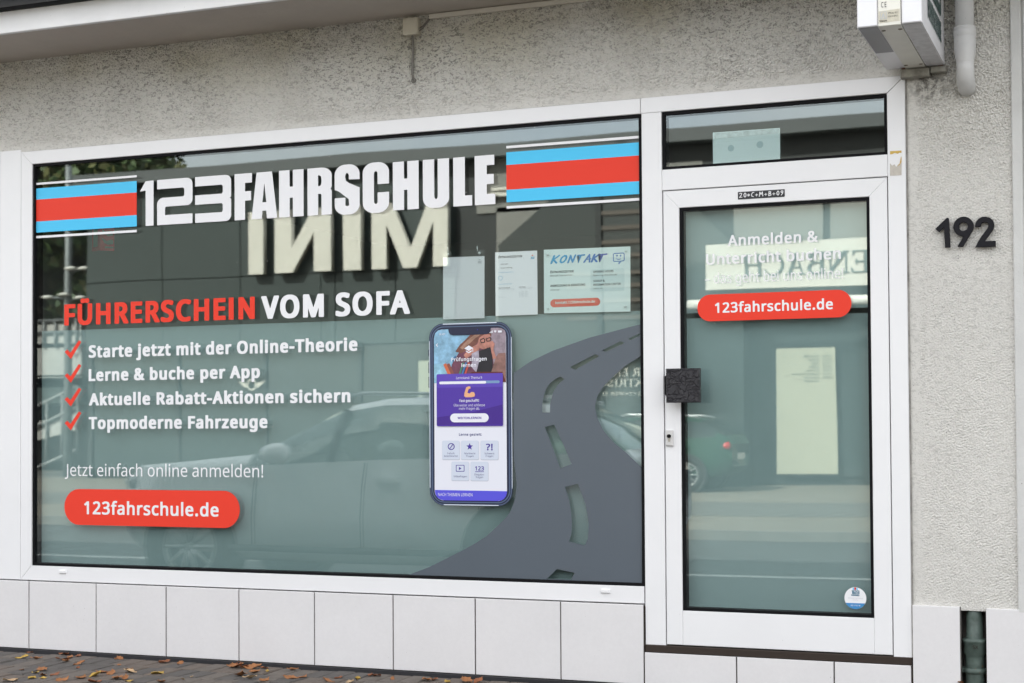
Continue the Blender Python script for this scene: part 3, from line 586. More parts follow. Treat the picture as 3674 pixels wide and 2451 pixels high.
(63,392,[[110,5,123,-4,146,-10,195,-9,208,-7,226,3,238,22,244,48,242,84,232,105,216,117,180,125,156,125,130,119,115,113,106,103,100,93,94,67,98,27,102,15],[118,155,133,151,200,151,216,155,219,161,219,185,223,204,228,218,237,232,276,269,304,291,343,328,356,345,368,369,377,400,377,456,373,480,359,513,342,534,329,546,300,563,248,578,218,580,150,580,93,570,53,558,20,544,13,537,13,513,35,466,40,460,53,458,73,458,143,483,173,488,198,488,218,483,238,472,251,459,258,442,258,416,251,397,244,386,208,351,177,327,150,302,135,282,127,268,120,249,114,223,114,164]]),
(65,557,[[3,2,18,-2,106,-2,121,2,187,162,194,166,371,165,379,151,441,2,456,-2,544,-2,558,2,561,6,562,23,559,35,351,540,341,564,336,571,321,574,244,574,228,571,223,564,1,25,0,9],[230,261,229,266,233,278,278,391,284,395,336,264,331,260]]),
(66,565,[[84,2,99,-2,312,-2,324,1,356,1,384,6,429,18,459,32,485,51,505,75,519,103,528,132,528,202,522,228,507,257,496,270,484,281,450,299,448,304,476,326,496,355,508,389,510,408,510,431,505,469,500,483,482,517,456,538,412,557,349,569,322,572,99,572,86,569,82,566,80,559,80,11],[202,92,200,96,200,247,202,252,299,253,322,250,349,243,364,236,380,224,392,210,400,184,400,165,397,153,392,138,384,126,375,115,359,105,349,100,326,93,296,90],[202,344,200,349,200,476,202,481,269,482,304,480,329,474,349,467,372,450,383,429,383,401,375,379,359,362,336,351,314,345,282,343]]),
(67,551,[[134,53,165,32,187,20,218,8,270,-4,298,-7,405,-7,482,8,508,18,511,27,511,93,509,101,505,104,492,106,473,106,405,90,368,85,348,85,320,88,290,95,265,107,241,124,214,152,197,183,187,211,179,249,176,303,182,341,200,393,224,429,262,462,293,476,315,483,332,486,368,486,415,476,468,458,488,458,500,461,506,469,533,523,534,539,530,547,485,564,413,578,385,581,328,581,293,578,262,573,218,561,185,547,145,522,112,488,87,450,65,398,51,337,49,282,54,216,70,155,82,124,104,86]]),
(68,630,[[84,2,99,-2,269,-2,339,3,379,11,406,18,454,37,492,60,526,93,550,125,559,146,572,174,582,217,588,273,585,344,572,405,552,448,528,483,490,519,452,541,416,555,352,569,326,572,99,572,86,569,82,566,80,559,80,11],[202,92,200,96,201,479,206,482,266,482,329,474,362,463,392,446,420,420,437,396,449,365,460,313,460,280,454,233,437,184,420,160,402,140,364,115,304,95,246,90]]),
(69,490,[[84,2,99,-2,432,-2,444,1,448,4,450,11,450,80,448,87,444,90,432,93,206,93,202,94,200,99,200,247,202,252,416,253,432,257,435,266,435,332,433,339,429,343,416,345,202,346,200,351,201,476,206,480,432,480,444,482,448,486,450,493,450,559,446,568,432,572,99,572,86,569,82,566,80,559,80,11]]),
(70,460,[[84,2,99,-2,181,-2,196,2,199,7,200,224,202,228,414,230,426,232,431,236,433,243,433,309,431,316,426,319,414,322,206,322,201,324,200,474,201,478,206,480,432,480,444,482,448,486,450,493,450,559,446,568,432,572,99,572,86,569,82,566,80,559,80,11]]),
(71,628,[[119,75,145,50,180,27,225,8,280,-4,308,-7,420,-7,450,-4,498,3,572,23,576,32,576,306,572,315,558,319,345,319,332,316,328,313,326,306,326,237,330,228,345,224,448,224,453,221,454,98,448,92,420,88,398,85,350,85,328,88,295,95,265,109,247,122,237,129,220,147,199,178,185,219,176,261,176,308,187,360,199,388,212,410,242,443,275,464,308,479,350,486,390,486,410,484,452,474,500,458,522,458,535,461,541,466,565,518,566,539,562,547,522,561,470,573,438,578,410,581,350,581,338,578,310,578,238,564,197,547,149,518,116,488,87,445,65,396,54,351,51,325,51,244,54,219,62,181,75,145,87,119]]),
(72,638,[[84,2,99,-2,181,-2,196,2,199,7,200,245,201,249,206,251,443,250,445,245,446,7,450,2,464,-2,549,-2,564,2,568,11,568,559,564,568,549,572,464,572,450,568,446,564,445,351,443,346,439,345,202,346,200,351,199,564,196,568,181,572,99,572,84,568,80,559,80,11]]),
(73,277,[[70,0,197,0,197,572,70,572]]),
(76,464,[[84,2,99,-2,432,-2,446,2,450,9,450,80,448,87,444,90,432,93,206,93,201,96,200,559,196,568,184,572,96,572,84,568,80,561,80,11]]),
(77,772,[[84,2,99,-2,176,-2,191,2,194,7,196,339,199,338,207,320,334,4,352,-2,422,-2,436,2,444,16,574,337,579,342,581,7,585,2,599,-2,682,-2,696,2,700,11,700,559,696,568,682,572,562,572,546,568,399,207,389,187,381,200,234,566,216,572,99,572,84,568,80,559,80,11]]),
(78,654,[[84,2,99,-2,176,-2,191,2,194,7,195,361,196,368,199,369,452,2,466,-2,564,-2,579,2,583,11,583,559,579,568,564,572,484,572,470,568,466,564,465,212,465,205,462,203,212,566,194,572,99,572,84,568,80,559,80,11]]),
(79,671,[[119,70,154,39,196,16,235,3,290,-7,388,-7,443,3,473,13,507,29,538,50,559,70,583,103,600,136,613,169,626,230,629,306,626,318,626,346,616,396,600,438,573,485,542,519,507,545,465,564,448,568,402,578,373,581,305,581,272,578,212,564,170,545,126,511,102,483,77,438,62,398,51,337,51,237,60,188,82,124,97,98],[232,126,212,150,195,183,184,219,176,275,179,325,184,355,195,391,207,414,224,438,240,453,255,464,293,481,318,486,375,484,420,467,429,462,456,436,466,424,483,391,499,332,501,256,493,211,480,176,471,157,450,130,423,107,392,93,358,85,322,85,288,93,258,107]]),
(80,529,[[84,2,99,-2,181,-2,196,2,199,6,200,205,202,210,294,211,332,216,376,228,402,238,427,252,445,266,470,297,487,335,495,370,495,413,489,453,472,493,458,512,442,528,409,547,392,555,334,569,296,572,99,572,85,568,81,564,80,11],[202,302,200,306,201,480,206,482,246,482,282,480,312,472,335,460,357,438,368,415,370,394,368,375,362,356,354,343,326,320,304,311,262,303,239,303,226,300]]),
(82,543,[[84,2,99,-2,181,-2,196,2,199,6,200,217,201,220,206,223,269,221,406,2,422,-2,519,-2,532,1,536,4,538,23,530,40,395,247,399,253,440,276,462,297,477,318,487,339,495,377,495,429,493,448,484,476,472,500,455,521,429,540,399,555,374,562,316,572,99,572,86,569,82,566,80,559,80,11],[202,313,200,318,201,478,206,480,279,480,299,477,329,467,347,455,362,436,369,413,370,401,367,377,357,356,345,342,319,325,294,317,244,312]]),
(83,484,[[44,20,62,13,97,3,160,-7,274,-7,327,3,355,13,384,27,405,42,425,63,442,93,450,117,453,138,453,183,451,202,445,221,430,249,404,276,382,292,330,318,240,352,204,372,181,396,174,414,173,429,179,447,191,464,214,479,240,486,277,486,295,484,377,461,400,460,414,464,422,478,437,518,438,542,434,549,384,566,320,578,295,581,234,581,204,578,167,571,144,564,120,552,92,533,74,514,59,485,52,464,48,412,54,374,64,348,76,327,100,302,134,279,174,261,254,231,300,207,323,183,330,162,331,152,323,129,308,110,277,93,245,85,202,85,182,88,134,98,80,116,57,116,45,112,41,103,41,30]]),
(84,490,[[192,2,207,-2,292,-2,306,2,309,7,311,476,316,480,469,480,483,483,488,493,488,559,483,568,469,572,26,572,12,568,9,564,8,493,12,483,26,480,182,480,187,476,188,11]]),
(85,630,[[132,49,173,20,228,1,286,-7,363,-7,428,6,463,20,496,41,518,62,539,93,553,126,562,160,564,188,564,561,560,570,546,574,463,574,449,570,445,565,444,221,439,178,431,152,424,138,406,116,378,98,353,88,336,85,290,88,256,100,225,124,210,145,200,174,197,195,195,566,192,570,178,574,93,574,78,570,74,561,74,181,80,141,98,96]]),
(87,790,[[166,2,180,-2,266,-2,283,4,390,349,395,361,398,362,513,4,530,-2,616,-2,630,2,641,30,781,526,787,549,787,561,783,568,768,572,678,572,666,569,661,566,573,238,570,229,568,228,565,231,463,552,455,568,440,572,353,572,335,566,233,240,228,232,225,236,143,540,135,566,130,569,118,572,30,572,15,568,12,561,12,545,20,512,155,30]]),
(90,503,[[34,2,49,-2,459,-2,472,1,476,4,478,11,478,80,476,87,472,90,459,93,196,93,192,94,191,96,465,486,470,500,470,559,466,568,452,572,59,572,46,569,42,566,40,559,40,493,42,486,46,482,59,480,306,480,311,476,36,84,30,70,30,11]]),
(97,494,[[72,30,96,13,110,6,163,-7,243,-7,260,-4,296,6,328,22,331,20,338,4,351,0,418,0,433,4,437,13,437,301,432,344,421,374,414,388,395,410,363,429,318,441,293,444,213,444,150,431,113,420,88,407,84,400,85,384,105,339,110,332,126,328,146,328,220,353,238,357,266,356,288,346,304,332,313,308,317,282,316,278,310,276,278,276,208,271,135,257,93,238,63,210,43,171,37,124,39,96,45,72,60,44],[176,97,165,112,162,129,165,143,172,157,190,174,216,186,241,191,291,196,310,196,316,194,314,164,306,136,296,119,279,103,253,88,226,80,208,81,198,84]]),
(98,537,[[74,4,89,0,154,0,166,4,176,21,219,1,256,-7,342,-7,387,6,417,20,445,44,460,60,479,96,492,134,498,164,500,235,495,289,479,341,452,386,439,399,412,420,379,434,349,441,324,444,256,444,219,436,196,427,192,428,190,594,186,603,174,606,86,606,74,603,70,596,70,13],[231,99,214,117,201,145,193,178,190,202,190,242,193,266,201,299,210,318,234,342,264,354,282,356,302,353,329,342,347,326,367,287,375,252,375,188,364,143,352,119,329,96,304,84,264,84,242,93]]),
(99,429,[[96,51,117,32,145,15,177,3,220,-7,320,-7,358,1,398,16,401,25,401,93,398,103,382,106,365,106,300,86,265,83,235,90,220,98,202,112,184,138,175,167,169,200,169,237,175,270,182,294,189,308,215,335,235,347,250,352,275,354,315,346,353,336,370,335,385,339,408,393,409,414,405,421,373,434,325,444,300,446,250,446,222,444,177,434,148,422,117,404,92,380,72,348,54,301,46,259,46,176,60,115,74,82]]),
(100,537,[[99,44,138,15,173,1,218,-7,288,-7,330,3,363,18,367,16,373,4,385,0,458,0,470,3,474,6,476,13,476,594,472,603,458,607,375,607,363,604,358,601,356,594,355,428,350,427,328,436,298,443,275,446,232,446,192,441,165,434,132,420,94,388,65,339,52,296,46,252,46,185,51,143,67,91],[211,101,194,117,184,136,171,178,169,230,171,254,180,287,194,318,218,342,240,353,255,356,283,353,308,342,330,321,345,289,354,256,356,226,354,174,345,141,333,117,311,96,280,84,243,84,218,95]]),
(101,496,[[99,53,119,34,150,16,185,3,230,-7,335,-7,398,6,433,17,440,22,444,32,444,96,439,105,425,109,402,109,348,91,305,83,278,83,258,86,230,96,201,117,185,141,171,181,173,187,177,189,442,189,458,193,461,202,461,285,453,322,441,353,428,374,401,405,380,420,360,429,308,443,278,446,212,444,168,431,138,417,114,400,91,377,70,341,54,299,46,261,46,176,55,134,62,112,74,86],[177,278,176,282,182,299,202,329,220,344,240,353,252,357,270,356,280,353,295,346,308,337,326,313,335,282,334,278,330,276]]),
(102,320,[[93,2,108,-2,190,-2,205,2,208,7,210,351,216,355,300,355,313,359,317,368,317,424,313,433,298,437,213,438,209,443,213,476,223,503,237,516,248,521,268,522,308,513,328,513,340,517,362,573,361,589,356,597,303,609,280,612,233,612,193,606,155,594,138,583,123,569,105,542,95,516,89,488,88,438,18,416,13,410,12,368,15,359,30,355,83,355,87,354,89,349,89,11]]),
(103,537,[[82,-153,125,-168,177,-178,200,-181,310,-181,358,-171,390,-159,418,-143,443,-116,456,-95,468,-64,474,-38,476,-8,476,424,472,434,458,437,385,437,373,433,368,420,363,419,330,434,288,444,260,447,215,444,173,437,135,420,94,387,69,346,62,328,51,292,46,250,46,186,51,143,67,94,87,61,108,38,132,18,165,4,195,-4,238,-9,260,-9,305,-3,353,12,355,11,356,7,353,-17,345,-38,335,-55,326,-67,313,-76,300,-84,280,-91,258,-94,220,-91,177,-84,117,-63,95,-63,83,-67,79,-76,79,-144],[215,97,194,118,182,141,175,167,169,207,169,238,174,269,182,295,192,313,216,339,228,347,245,354,272,354,303,344,321,332,336,313,343,299,351,273,356,240,356,181,351,153,342,128,330,110,320,101,295,86,275,81,252,81,235,86]]),
(104,540,[[74,2,89,-2,172,-2,186,2,189,6,190,245,196,278,206,306,223,330,244,345,259,352,274,355,306,354,332,342,350,323,359,297,363,266,364,6,367,2,382,-2,464,-2,478,2,483,9,483,285,478,335,474,349,465,372,452,394,429,415,409,427,367,439,339,444,269,444,226,437,196,425,192,426,190,594,186,603,174,607,86,607,74,603,70,597,70,11]]),
(105,251,[[74,2,88,-2,171,-2,185,2,189,7,190,424,186,433,176,437,88,437,74,434,71,429,70,11],[78,486,91,478,113,473,148,473,168,478,181,486,190,497,195,512,195,554,187,571,174,583,146,591,111,590,91,585,79,578,69,566,65,552,65,509,70,495]]),
(107,472,[[74,2,89,-2,172,-2,184,1,188,4,190,11,190,151,194,156,206,167,216,158,341,2,357,-2,454,-2,468,2,473,9,473,23,470,30,299,245,304,256,453,403,458,413,457,429,453,434,439,437,344,437,329,434,220,325,196,303,192,302,190,594,186,603,174,607,86,607,74,603,70,597,70,11]]),
(108,251,[[74,2,89,-2,172,-2,186,2,190,9,190,594,186,603,174,607,86,607,74,603,70,597,70,11]]),
(109,794,[[74,2,89,-2,172,-2,186,2,189,6,190,245,196,280,201,299,211,318,230,339,254,352,282,357,299,352,319,339,332,323,340,299,343,283,343,11,347,2,362,-2,444,-2,458,2,462,6,463,245,465,271,474,302,487,323,509,344,534,354,559,355,579,349,599,333,609,311,615,287,616,7,620,2,634,-2,716,-2,731,2,735,11,735,309,729,346,722,370,715,384,697,408,669,427,624,441,576,447,526,444,492,437,452,420,429,405,399,425,379,434,336,444,306,447,276,447,239,441,219,437,182,420,172,434,159,437,89,437,75,434,70,424,70,11]]),
(110,540,[[74,2,89,-2,172,-2,186,2,189,6,190,236,199,285,203,299,220,328,244,345,276,355,306,354,332,342,350,323,359,297,363,266,364,6,367,2,382,-2,464,-2,479,2,483,11,483,285,480,313,477,339,464,375,439,409,412,427,382,437,359,442,312,447,286,447,246,441,204,429,182,419,179,420,172,434,159,437,89,437,74,433,70,424,70,11]]),
(111,529,[[104,49,135,25,168,8,225,-7,275,-9,313,-7,350,1,373,8,406,25,444,58,466,91,480,124,491,171,494,230,491,242,491,268,480,313,468,341,456,362,425,399,395,420,360,434,318,444,250,446,218,443,175,434,158,427,138,417,119,405,96,384,69,344,55,303,46,259,46,181,52,145,70,98,82,77],[205,109,190,129,182,145,175,169,169,200,169,230,171,254,182,292,197,320,220,342,252,354,272,356,298,351,323,337,338,323,356,294,363,273,369,242,369,197,358,150,348,129,331,108,315,95,288,84,270,80,250,84,222,95]]),
(114,375,[[74,2,89,-2,172,-2,184,1,188,4,190,11,190,240,194,261,199,276,206,292,225,318,246,335,262,343,292,352,319,348,347,348,359,352,363,358,370,415,370,431,366,438,342,444,309,447,259,444,222,434,182,412,179,415,176,431,162,437,89,437,76,435,72,431,70,424,70,11]]),
(115,428,[[47,20,82,6,144,-7,249,-7,282,-1,317,8,342,20,366,37,388,67,398,103,398,157,392,176,383,195,365,215,337,233,302,250,217,282,187,296,167,312,161,327,169,339,182,348,207,357,242,357,257,354,330,333,350,333,362,336,368,344,387,388,388,410,384,417,344,431,287,444,260,446,210,446,174,444,122,431,92,417,66,396,47,362,43,341,43,292,49,273,61,252,82,232,105,218,144,199,200,179,242,160,260,149,273,136,277,129,278,119,273,105,260,93,240,84,222,80,184,80,164,84,130,93,80,111,62,111,48,108,43,98,43,30]]),
(116,334,[[110,25,126,13,146,3,191,-7,269,-7,316,5,323,13,323,75,319,84,306,87,286,88,241,80,226,85,213,93,204,105,199,119,195,141,196,351,201,354,302,354,316,358,320,367,319,431,316,436,302,439,197,440,195,445,195,521,191,527,179,531,121,531,106,527,76,443,19,417,13,407,13,367,16,358,31,354,69,354,75,351,75,98,81,75,89,56]]),
(117,540,[[107,31,120,20,142,8,162,1,204,-7,287,-7,340,6,365,18,375,4,387,0,460,0,475,4,478,13,478,426,475,435,460,439,377,439,365,436,360,433,358,426,358,207,356,181,347,145,340,126,320,103,290,86,260,80,240,84,227,88,210,100,196,117,188,141,186,162,184,432,181,436,167,439,82,439,67,435,63,426,63,152,66,141,66,117,72,86,82,63,94,43]]),
(122,421,[[35,2,50,-2,378,-2,392,2,396,11,396,70,394,77,390,81,378,83,192,83,188,84,187,87,386,354,391,368,391,424,388,433,372,437,65,437,50,433,46,424,46,368,51,358,65,355,235,355,240,351,37,77,31,63,31,11]]),
(214,671,[[119,70,154,39,196,16,235,3,290,-7,388,-7,443,3,473,13,507,29,538,50,559,70,583,103,600,136,613,169,626,230,629,306,626,318,626,346,616,396,600,438,573,485,542,519,507,545,465,564,448,568,402,578,373,581,305,581,272,578,212,564,170,545,126,511,102,483,77,438,62,398,51,337,51,237,60,188,82,124,97,98],[232,126,212,150,195,183,184,219,176,275,179,325,184,355,195,391,207,414,224,438,240,453,255,464,293,481,318,486,375,484,420,467,429,462,456,436,466,424,483,391,499,332,501,256,493,211,480,176,471,157,450,130,423,107,392,93,358,85,322,85,288,93,258,107],[216,624,228,617,255,611,278,612,303,617,310,621,321,631,326,648,326,688,316,707,303,715,280,720,248,720,228,715,215,708,204,688,204,648,208,634],[366,624,378,617,405,611,428,612,452,617,460,621,471,631,476,648,476,688,466,707,452,715,430,720,398,720,367,709,358,698,354,683,354,646]]),
(252,540,[[107,31,120,20,142,8,162,1,204,-7,287,-7,340,6,365,18,375,4,387,0,460,0,475,4,478,13,478,426,475,435,460,439,377,439,365,436,360,433,358,426,358,207,356,181,347,145,340,126,320,103,290,86,260,80,240,84,227,88,210,100,196,117,188,141,186,162,184,432,181,436,167,439,82,439,67,435,63,426,63,152,66,141,66,117,72,86,82,63,94,43],[150,491,162,482,182,477,217,477,243,485,255,497,261,511,261,551,254,566,242,578,214,585,182,585,152,575,139,556,136,539,136,521,139,509,144,497],[300,491,312,482,332,477,367,477,393,485,405,497,411,511,411,551,404,566,392,578,365,585,332,585,302,575,293,563,288,549,288,511,294,497]]),
    ],
    'extra': [
(32,265,[]),
(38,667,[[92,39,109,26,142,10,172,1,212,-6,330,-6,350,-4,384,4,414,13,462,33,497,6,515,1,650,1,665,4,673,9,677,18,678,29,677,40,673,49,580,133,612,187,637,251,643,273,643,294,638,305,630,310,614,313,507,313,492,310,479,301,465,255,457,242,447,247,390,301,392,306,411,319,444,349,459,368,472,400,476,414,476,472,467,502,458,520,448,531,417,557,377,572,339,580,240,580,200,572,169,561,140,544,116,520,107,502,96,466,96,416,109,373,142,321,103,294,69,260,54,233,43,196,43,126,52,97,66,67],[234,123,224,133,214,151,213,174,221,194,233,210,247,221,252,220,304,175,351,131,346,126,320,115,277,105,252,112],[279,402,264,427,261,443,270,458,279,466,287,469,298,463,307,453,311,436,305,423,293,407,284,400]]),
(45,338,[[36,173,44,168,59,165,292,165,306,168,315,173,320,184,320,254,318,263,312,271,292,276,59,276,44,273,34,266,30,254,30,186]]),
(65,592,[[4,6,12,2,27,-1,140,-1,160,5,170,20,227,154,229,158,234,160,374,158,439,9,449,2,464,-1,577,-1,592,2,602,9,606,18,606,36,600,54,392,539,382,561,374,568,354,574,252,574,234,570,224,561,2,45,-2,27,0,16],[279,274,279,281,297,324,302,333,304,333,328,278,327,274]]),
(67,587,[[134,57,176,29,218,10,278,-4,306,-6,436,-6,458,-4,516,8,540,15,550,22,555,36,555,104,551,115,544,121,526,125,481,125,426,112,378,105,354,107,324,115,304,124,280,140,258,162,238,196,228,226,222,253,220,301,226,337,241,381,266,417,290,439,301,446,326,457,366,467,406,462,474,441,524,441,538,445,549,457,576,509,576,531,569,545,518,563,446,577,418,580,336,580,301,577,251,568,213,557,184,543,151,523,122,497,103,475,85,448,63,396,50,337,47,287,52,217,61,181,71,151,82,124,103,90]]),
(69,526,[[84,7,92,2,108,-1,465,-1,480,2,490,9,494,20,494,91,490,102,482,108,465,112,250,112,246,113,244,118,244,238,246,242,452,243,472,250,479,265,479,335,473,346,465,351,450,354,246,355,244,360,244,457,250,460,465,460,482,465,490,471,494,482,494,550,490,561,485,566,465,571,108,571,92,568,82,562,79,550,79,20]]),
(70,496,[[84,7,92,2,108,-1,215,-1,230,2,240,9,244,20,244,215,246,219,447,221,462,224,472,230,476,242,476,310,473,321,465,327,447,332,250,332,245,333,244,455,246,459,250,460,465,460,482,465,490,471,494,482,494,550,490,561,485,566,465,571,108,571,92,568,82,562,79,550,79,20]]),
(72,674,[[84,7,92,2,108,-1,215,-1,230,2,240,9,244,20,244,235,246,240,250,241,442,240,444,235,444,20,447,9,457,2,472,-1,582,-1,598,2,606,7,611,20,611,550,605,564,598,568,582,571,472,571,457,568,447,562,444,550,444,360,442,356,437,354,246,355,244,360,244,550,240,562,230,568,215,571,108,571,92,568,84,563,79,550,79,20]]),
(73,320,[[70,0,240,0,240,572,70,572]]),
(76,500,[[84,7,92,2,108,-1,465,-1,486,5,490,9,494,18,494,93,488,104,480,109,465,112,250,112,244,115,244,550,238,564,217,571,105,571,87,566,82,561,79,552,79,20]]),
(77,807,[[84,7,92,2,108,-1,210,-1,225,2,235,9,239,20,240,224,245,219,325,27,335,8,345,2,360,-1,455,-1,472,3,480,8,485,18,567,213,575,230,578,230,579,20,582,9,592,2,608,-1,715,-1,730,2,738,6,744,20,744,550,738,563,730,568,715,571,570,571,555,568,547,563,414,251,410,247,407,249,400,267,280,554,275,562,265,568,250,571,108,571,92,568,85,564,79,550,79,20]]),
(78,689,[[84,7,92,2,108,-1,210,-1,225,2,235,9,239,20,240,299,245,296,263,272,452,6,460,2,475,-1,598,-1,612,2,621,7,626,20,626,550,620,564,612,568,598,571,492,571,478,568,467,561,464,550,462,274,457,277,439,301,268,543,250,564,242,568,227,571,108,571,92,568,84,563,79,550,79,20]]),
(79,706,[[117,74,148,47,174,31,201,17,244,4,298,-6,421,-6,476,4,506,13,546,31,576,51,600,72,627,106,641,133,656,172,670,230,672,262,672,307,670,319,670,346,660,393,641,441,617,482,584,517,546,543,498,563,481,568,438,577,406,580,314,580,281,577,221,563,174,543,127,509,100,479,78,441,61,396,50,337,50,237,58,190,81,125,95,101],[278,136,265,149,253,165,238,192,227,224,222,251,220,296,222,323,231,362,238,382,253,409,268,428,294,448,318,459,348,467,386,464,424,450,434,444,459,420,481,382,497,328,500,294,500,260,491,217,481,190,469,167,451,144,426,124,401,112,364,105,338,108,321,112,301,121]]),
(82,579,[[84,7,92,2,108,-1,215,-1,230,2,240,9,244,20,244,208,246,213,250,214,267,214,274,210,389,32,410,4,430,-1,552,-1,568,2,576,7,580,16,581,27,580,38,576,50,444,244,447,249,482,270,504,290,516,305,530,335,539,373,539,425,535,446,525,477,516,496,499,516,467,539,432,555,387,566,350,571,108,571,92,568,82,562,79,550,79,20],[246,324,244,328,245,459,250,460,290,460,310,458,340,446,358,430,369,403,365,378,358,359,342,343,322,332,290,325]]),
(83,520,[[45,24,53,19,78,10,148,-4,170,-6,308,-6,360,4,383,10,418,26,447,45,468,67,483,92,493,122,497,142,497,190,494,208,486,233,474,255,443,286,420,301,363,328,273,361,243,377,227,391,218,411,217,420,225,441,239,454,253,462,273,467,288,467,318,462,386,442,433,442,453,447,463,461,482,509,482,534,478,543,474,547,418,566,353,577,328,580,243,580,213,577,176,570,153,563,123,550,94,531,73,509,60,486,50,459,47,432,47,405,53,368,65,337,75,321,103,293,138,271,183,250,263,222,303,201,319,187,326,174,329,160,326,147,319,135,303,121,286,112,253,105,233,105,188,112,113,134,68,134,48,129,43,124,39,113,39,38]]),
(84,526,[[192,6,200,2,215,-1,325,-1,340,2,350,9,354,20,354,457,360,460,503,460,523,466,528,471,531,482,531,550,528,561,523,566,503,571,35,571,20,568,10,561,6,550,6,482,10,471,15,466,35,460,180,460,186,457,186,20]]),
(86,561,[[209,7,217,2,232,-1,342,-1,357,2,368,9,572,525,575,534,575,552,567,566,547,571,432,571,417,568,407,562,297,281,290,262,287,261,283,265,269,301,175,545,165,563,157,568,142,571,30,571,14,568,4,561,1,552,1,532,12,502]]),
(97,530,[[73,33,99,15,119,6,172,-6,276,-6,316,1,336,8,362,1,452,1,466,4,475,9,480,22,480,303,475,344,462,380,457,389,436,412,396,434,352,446,326,449,221,449,159,437,122,425,89,410,84,398,84,375,105,330,114,320,134,315,179,315,244,337,271,342,292,335,302,326,312,305,313,294,312,289,309,288,217,283,136,267,96,248,60,217,48,196,41,178,35,135,38,101,46,72,58,49],[215,113,210,119,206,135,216,158,226,168,249,179,262,181,294,186,312,184,313,172,307,151,302,139,284,121,264,109,242,102,231,103]]),
(98,573,[[74,9,82,4,98,1,185,1,210,7,265,-6,372,-6,405,1,455,22,491,52,503,65,518,90,536,140,544,199,544,239,539,291,520,348,496,386,478,403,450,423,413,439,385,446,358,449,265,449,245,444,235,445,234,586,230,595,226,599,208,605,95,605,77,599,72,595,69,586,69,22],[269,117,257,129,245,153,236,185,234,208,234,242,236,264,245,294,252,310,261,321,272,330,283,335,297,340,307,340,332,330,344,321,365,285,374,251,374,192,365,160,353,135,348,127,328,110,312,103,300,103,278,111]]),
(99,465,[[108,44,121,33,158,13,186,4,231,-6,354,-6,391,1,426,13,439,20,445,33,445,104,439,117,416,124,371,124,336,112,304,105,281,105,258,114,233,139,223,158,212,203,212,237,218,269,230,298,245,316,268,333,284,338,298,338,364,323,403,323,427,330,431,337,452,389,452,411,449,420,444,425,406,439,358,449,334,451,258,451,231,449,186,439,151,426,121,408,91,380,71,350,52,303,45,262,45,178,56,126,71,90,91,60]]),
(100,573,[[97,49,141,17,181,1,226,-6,318,-6,356,1,371,6,396,1,491,1,506,4,516,10,520,22,520,583,516,595,511,600,491,605,384,605,368,602,360,597,355,583,354,445,348,444,308,451,241,451,198,446,174,439,136,423,93,389,66,346,51,298,45,255,45,187,50,147,67,92],[250,117,238,129,225,151,216,183,212,208,215,253,223,285,238,312,256,330,276,339,288,340,311,330,327,316,334,307,344,287,352,255,355,226,352,181,344,149,331,128,314,112,288,103,281,103,261,110]]),
(101,532,[[97,58,123,36,156,17,194,4,241,-6,368,-6,431,6,466,17,482,27,487,40,487,106,484,117,478,122,458,127,411,127,356,110,331,105,311,103,291,105,266,114,244,130,227,153,218,176,219,181,223,182,476,182,491,185,499,190,505,203,505,287,499,314,482,359,466,383,441,408,418,423,381,439,338,449,311,451,251,451,221,449,176,437,141,421,118,406,102,391,88,375,66,337,56,312,45,264,45,178,53,138,72,92],[226,289,228,301,244,321,258,333,281,341,298,335,316,320,327,303,331,291,326,288]]),
(103,573,[[83,-143,116,-157,186,-171,208,-173,341,-173,391,-163,418,-155,454,-136,482,-111,497,-88,511,-52,517,-27,520,2,520,421,516,432,511,437,491,442,396,442,371,437,334,447,294,451,246,451,223,449,181,442,138,424,93,387,68,348,61,328,50,294,45,253,45,188,47,158,67,95,85,66,95,54,135,20,181,2,203,-3,246,-8,294,-8,346,-1,350,-5,344,-23,330,-41,308,-57,286,-64,256,-64,221,-59,151,-38,106,-37,86,-43,81,-48,77,-59,77,-129],[254,114,238,129,223,156,215,188,212,240,218,269,232,303,242,317,258,330,271,338,284,340,298,336,317,326,329,315,344,290,355,240,355,186,344,145,324,118,305,106,286,102,273,104]]),
(104,575,[[74,7,82,2,98,-1,205,-1,220,2,230,9,234,20,234,244,239,274,247,296,264,321,288,336,307,341,324,337,340,327,351,312,359,292,361,265,361,20,365,9,375,2,390,-1,498,-1,518,5,523,9,526,18,526,287,524,321,519,346,506,378,494,396,470,417,447,430,422,439,372,449,278,449,240,443,236,444,234,448,234,586,230,595,226,600,208,605,95,605,77,600,72,595,69,586,69,20]]),
(105,287,[[74,7,82,2,97,-1,205,-1,224,4,229,9,232,16,233,421,229,433,219,439,205,442,94,442,77,437,72,433,69,425,68,20],[79,471,99,459,122,454,182,454,212,463,223,471,232,482,238,498,238,543,232,562,212,580,182,589,120,589,90,580,79,572,69,562,63,543,63,498,69,482]]),
(106,287,[[-40,-158,-25,-166,13,-173,113,-173,128,-171,155,-163,184,-149,207,-129,218,-111,232,-66,232,421,228,433,218,439,203,442,95,442,80,439,70,432,67,421,67,-41,60,-55,48,-64,28,-60,-17,-60,-32,-63,-40,-68,-46,-81,-46,-145],[78,472,97,459,120,454,180,454,208,461,231,480,239,500,239,543,231,563,215,577,195,587,183,589,118,589,106,587,85,577,70,561,62,536,63,502,70,482]]),
(107,508,[[74,7,82,2,98,-1,205,-1,226,5,230,9,234,20,234,124,235,130,238,130,332,15,350,2,365,-1,490,-1,508,5,515,18,515,36,511,48,345,247,348,252,496,394,500,403,501,414,497,432,488,439,472,442,352,442,337,439,330,435,309,416,240,350,235,349,234,586,230,595,226,600,208,605,95,605,77,600,72,595,69,586,69,20]]),
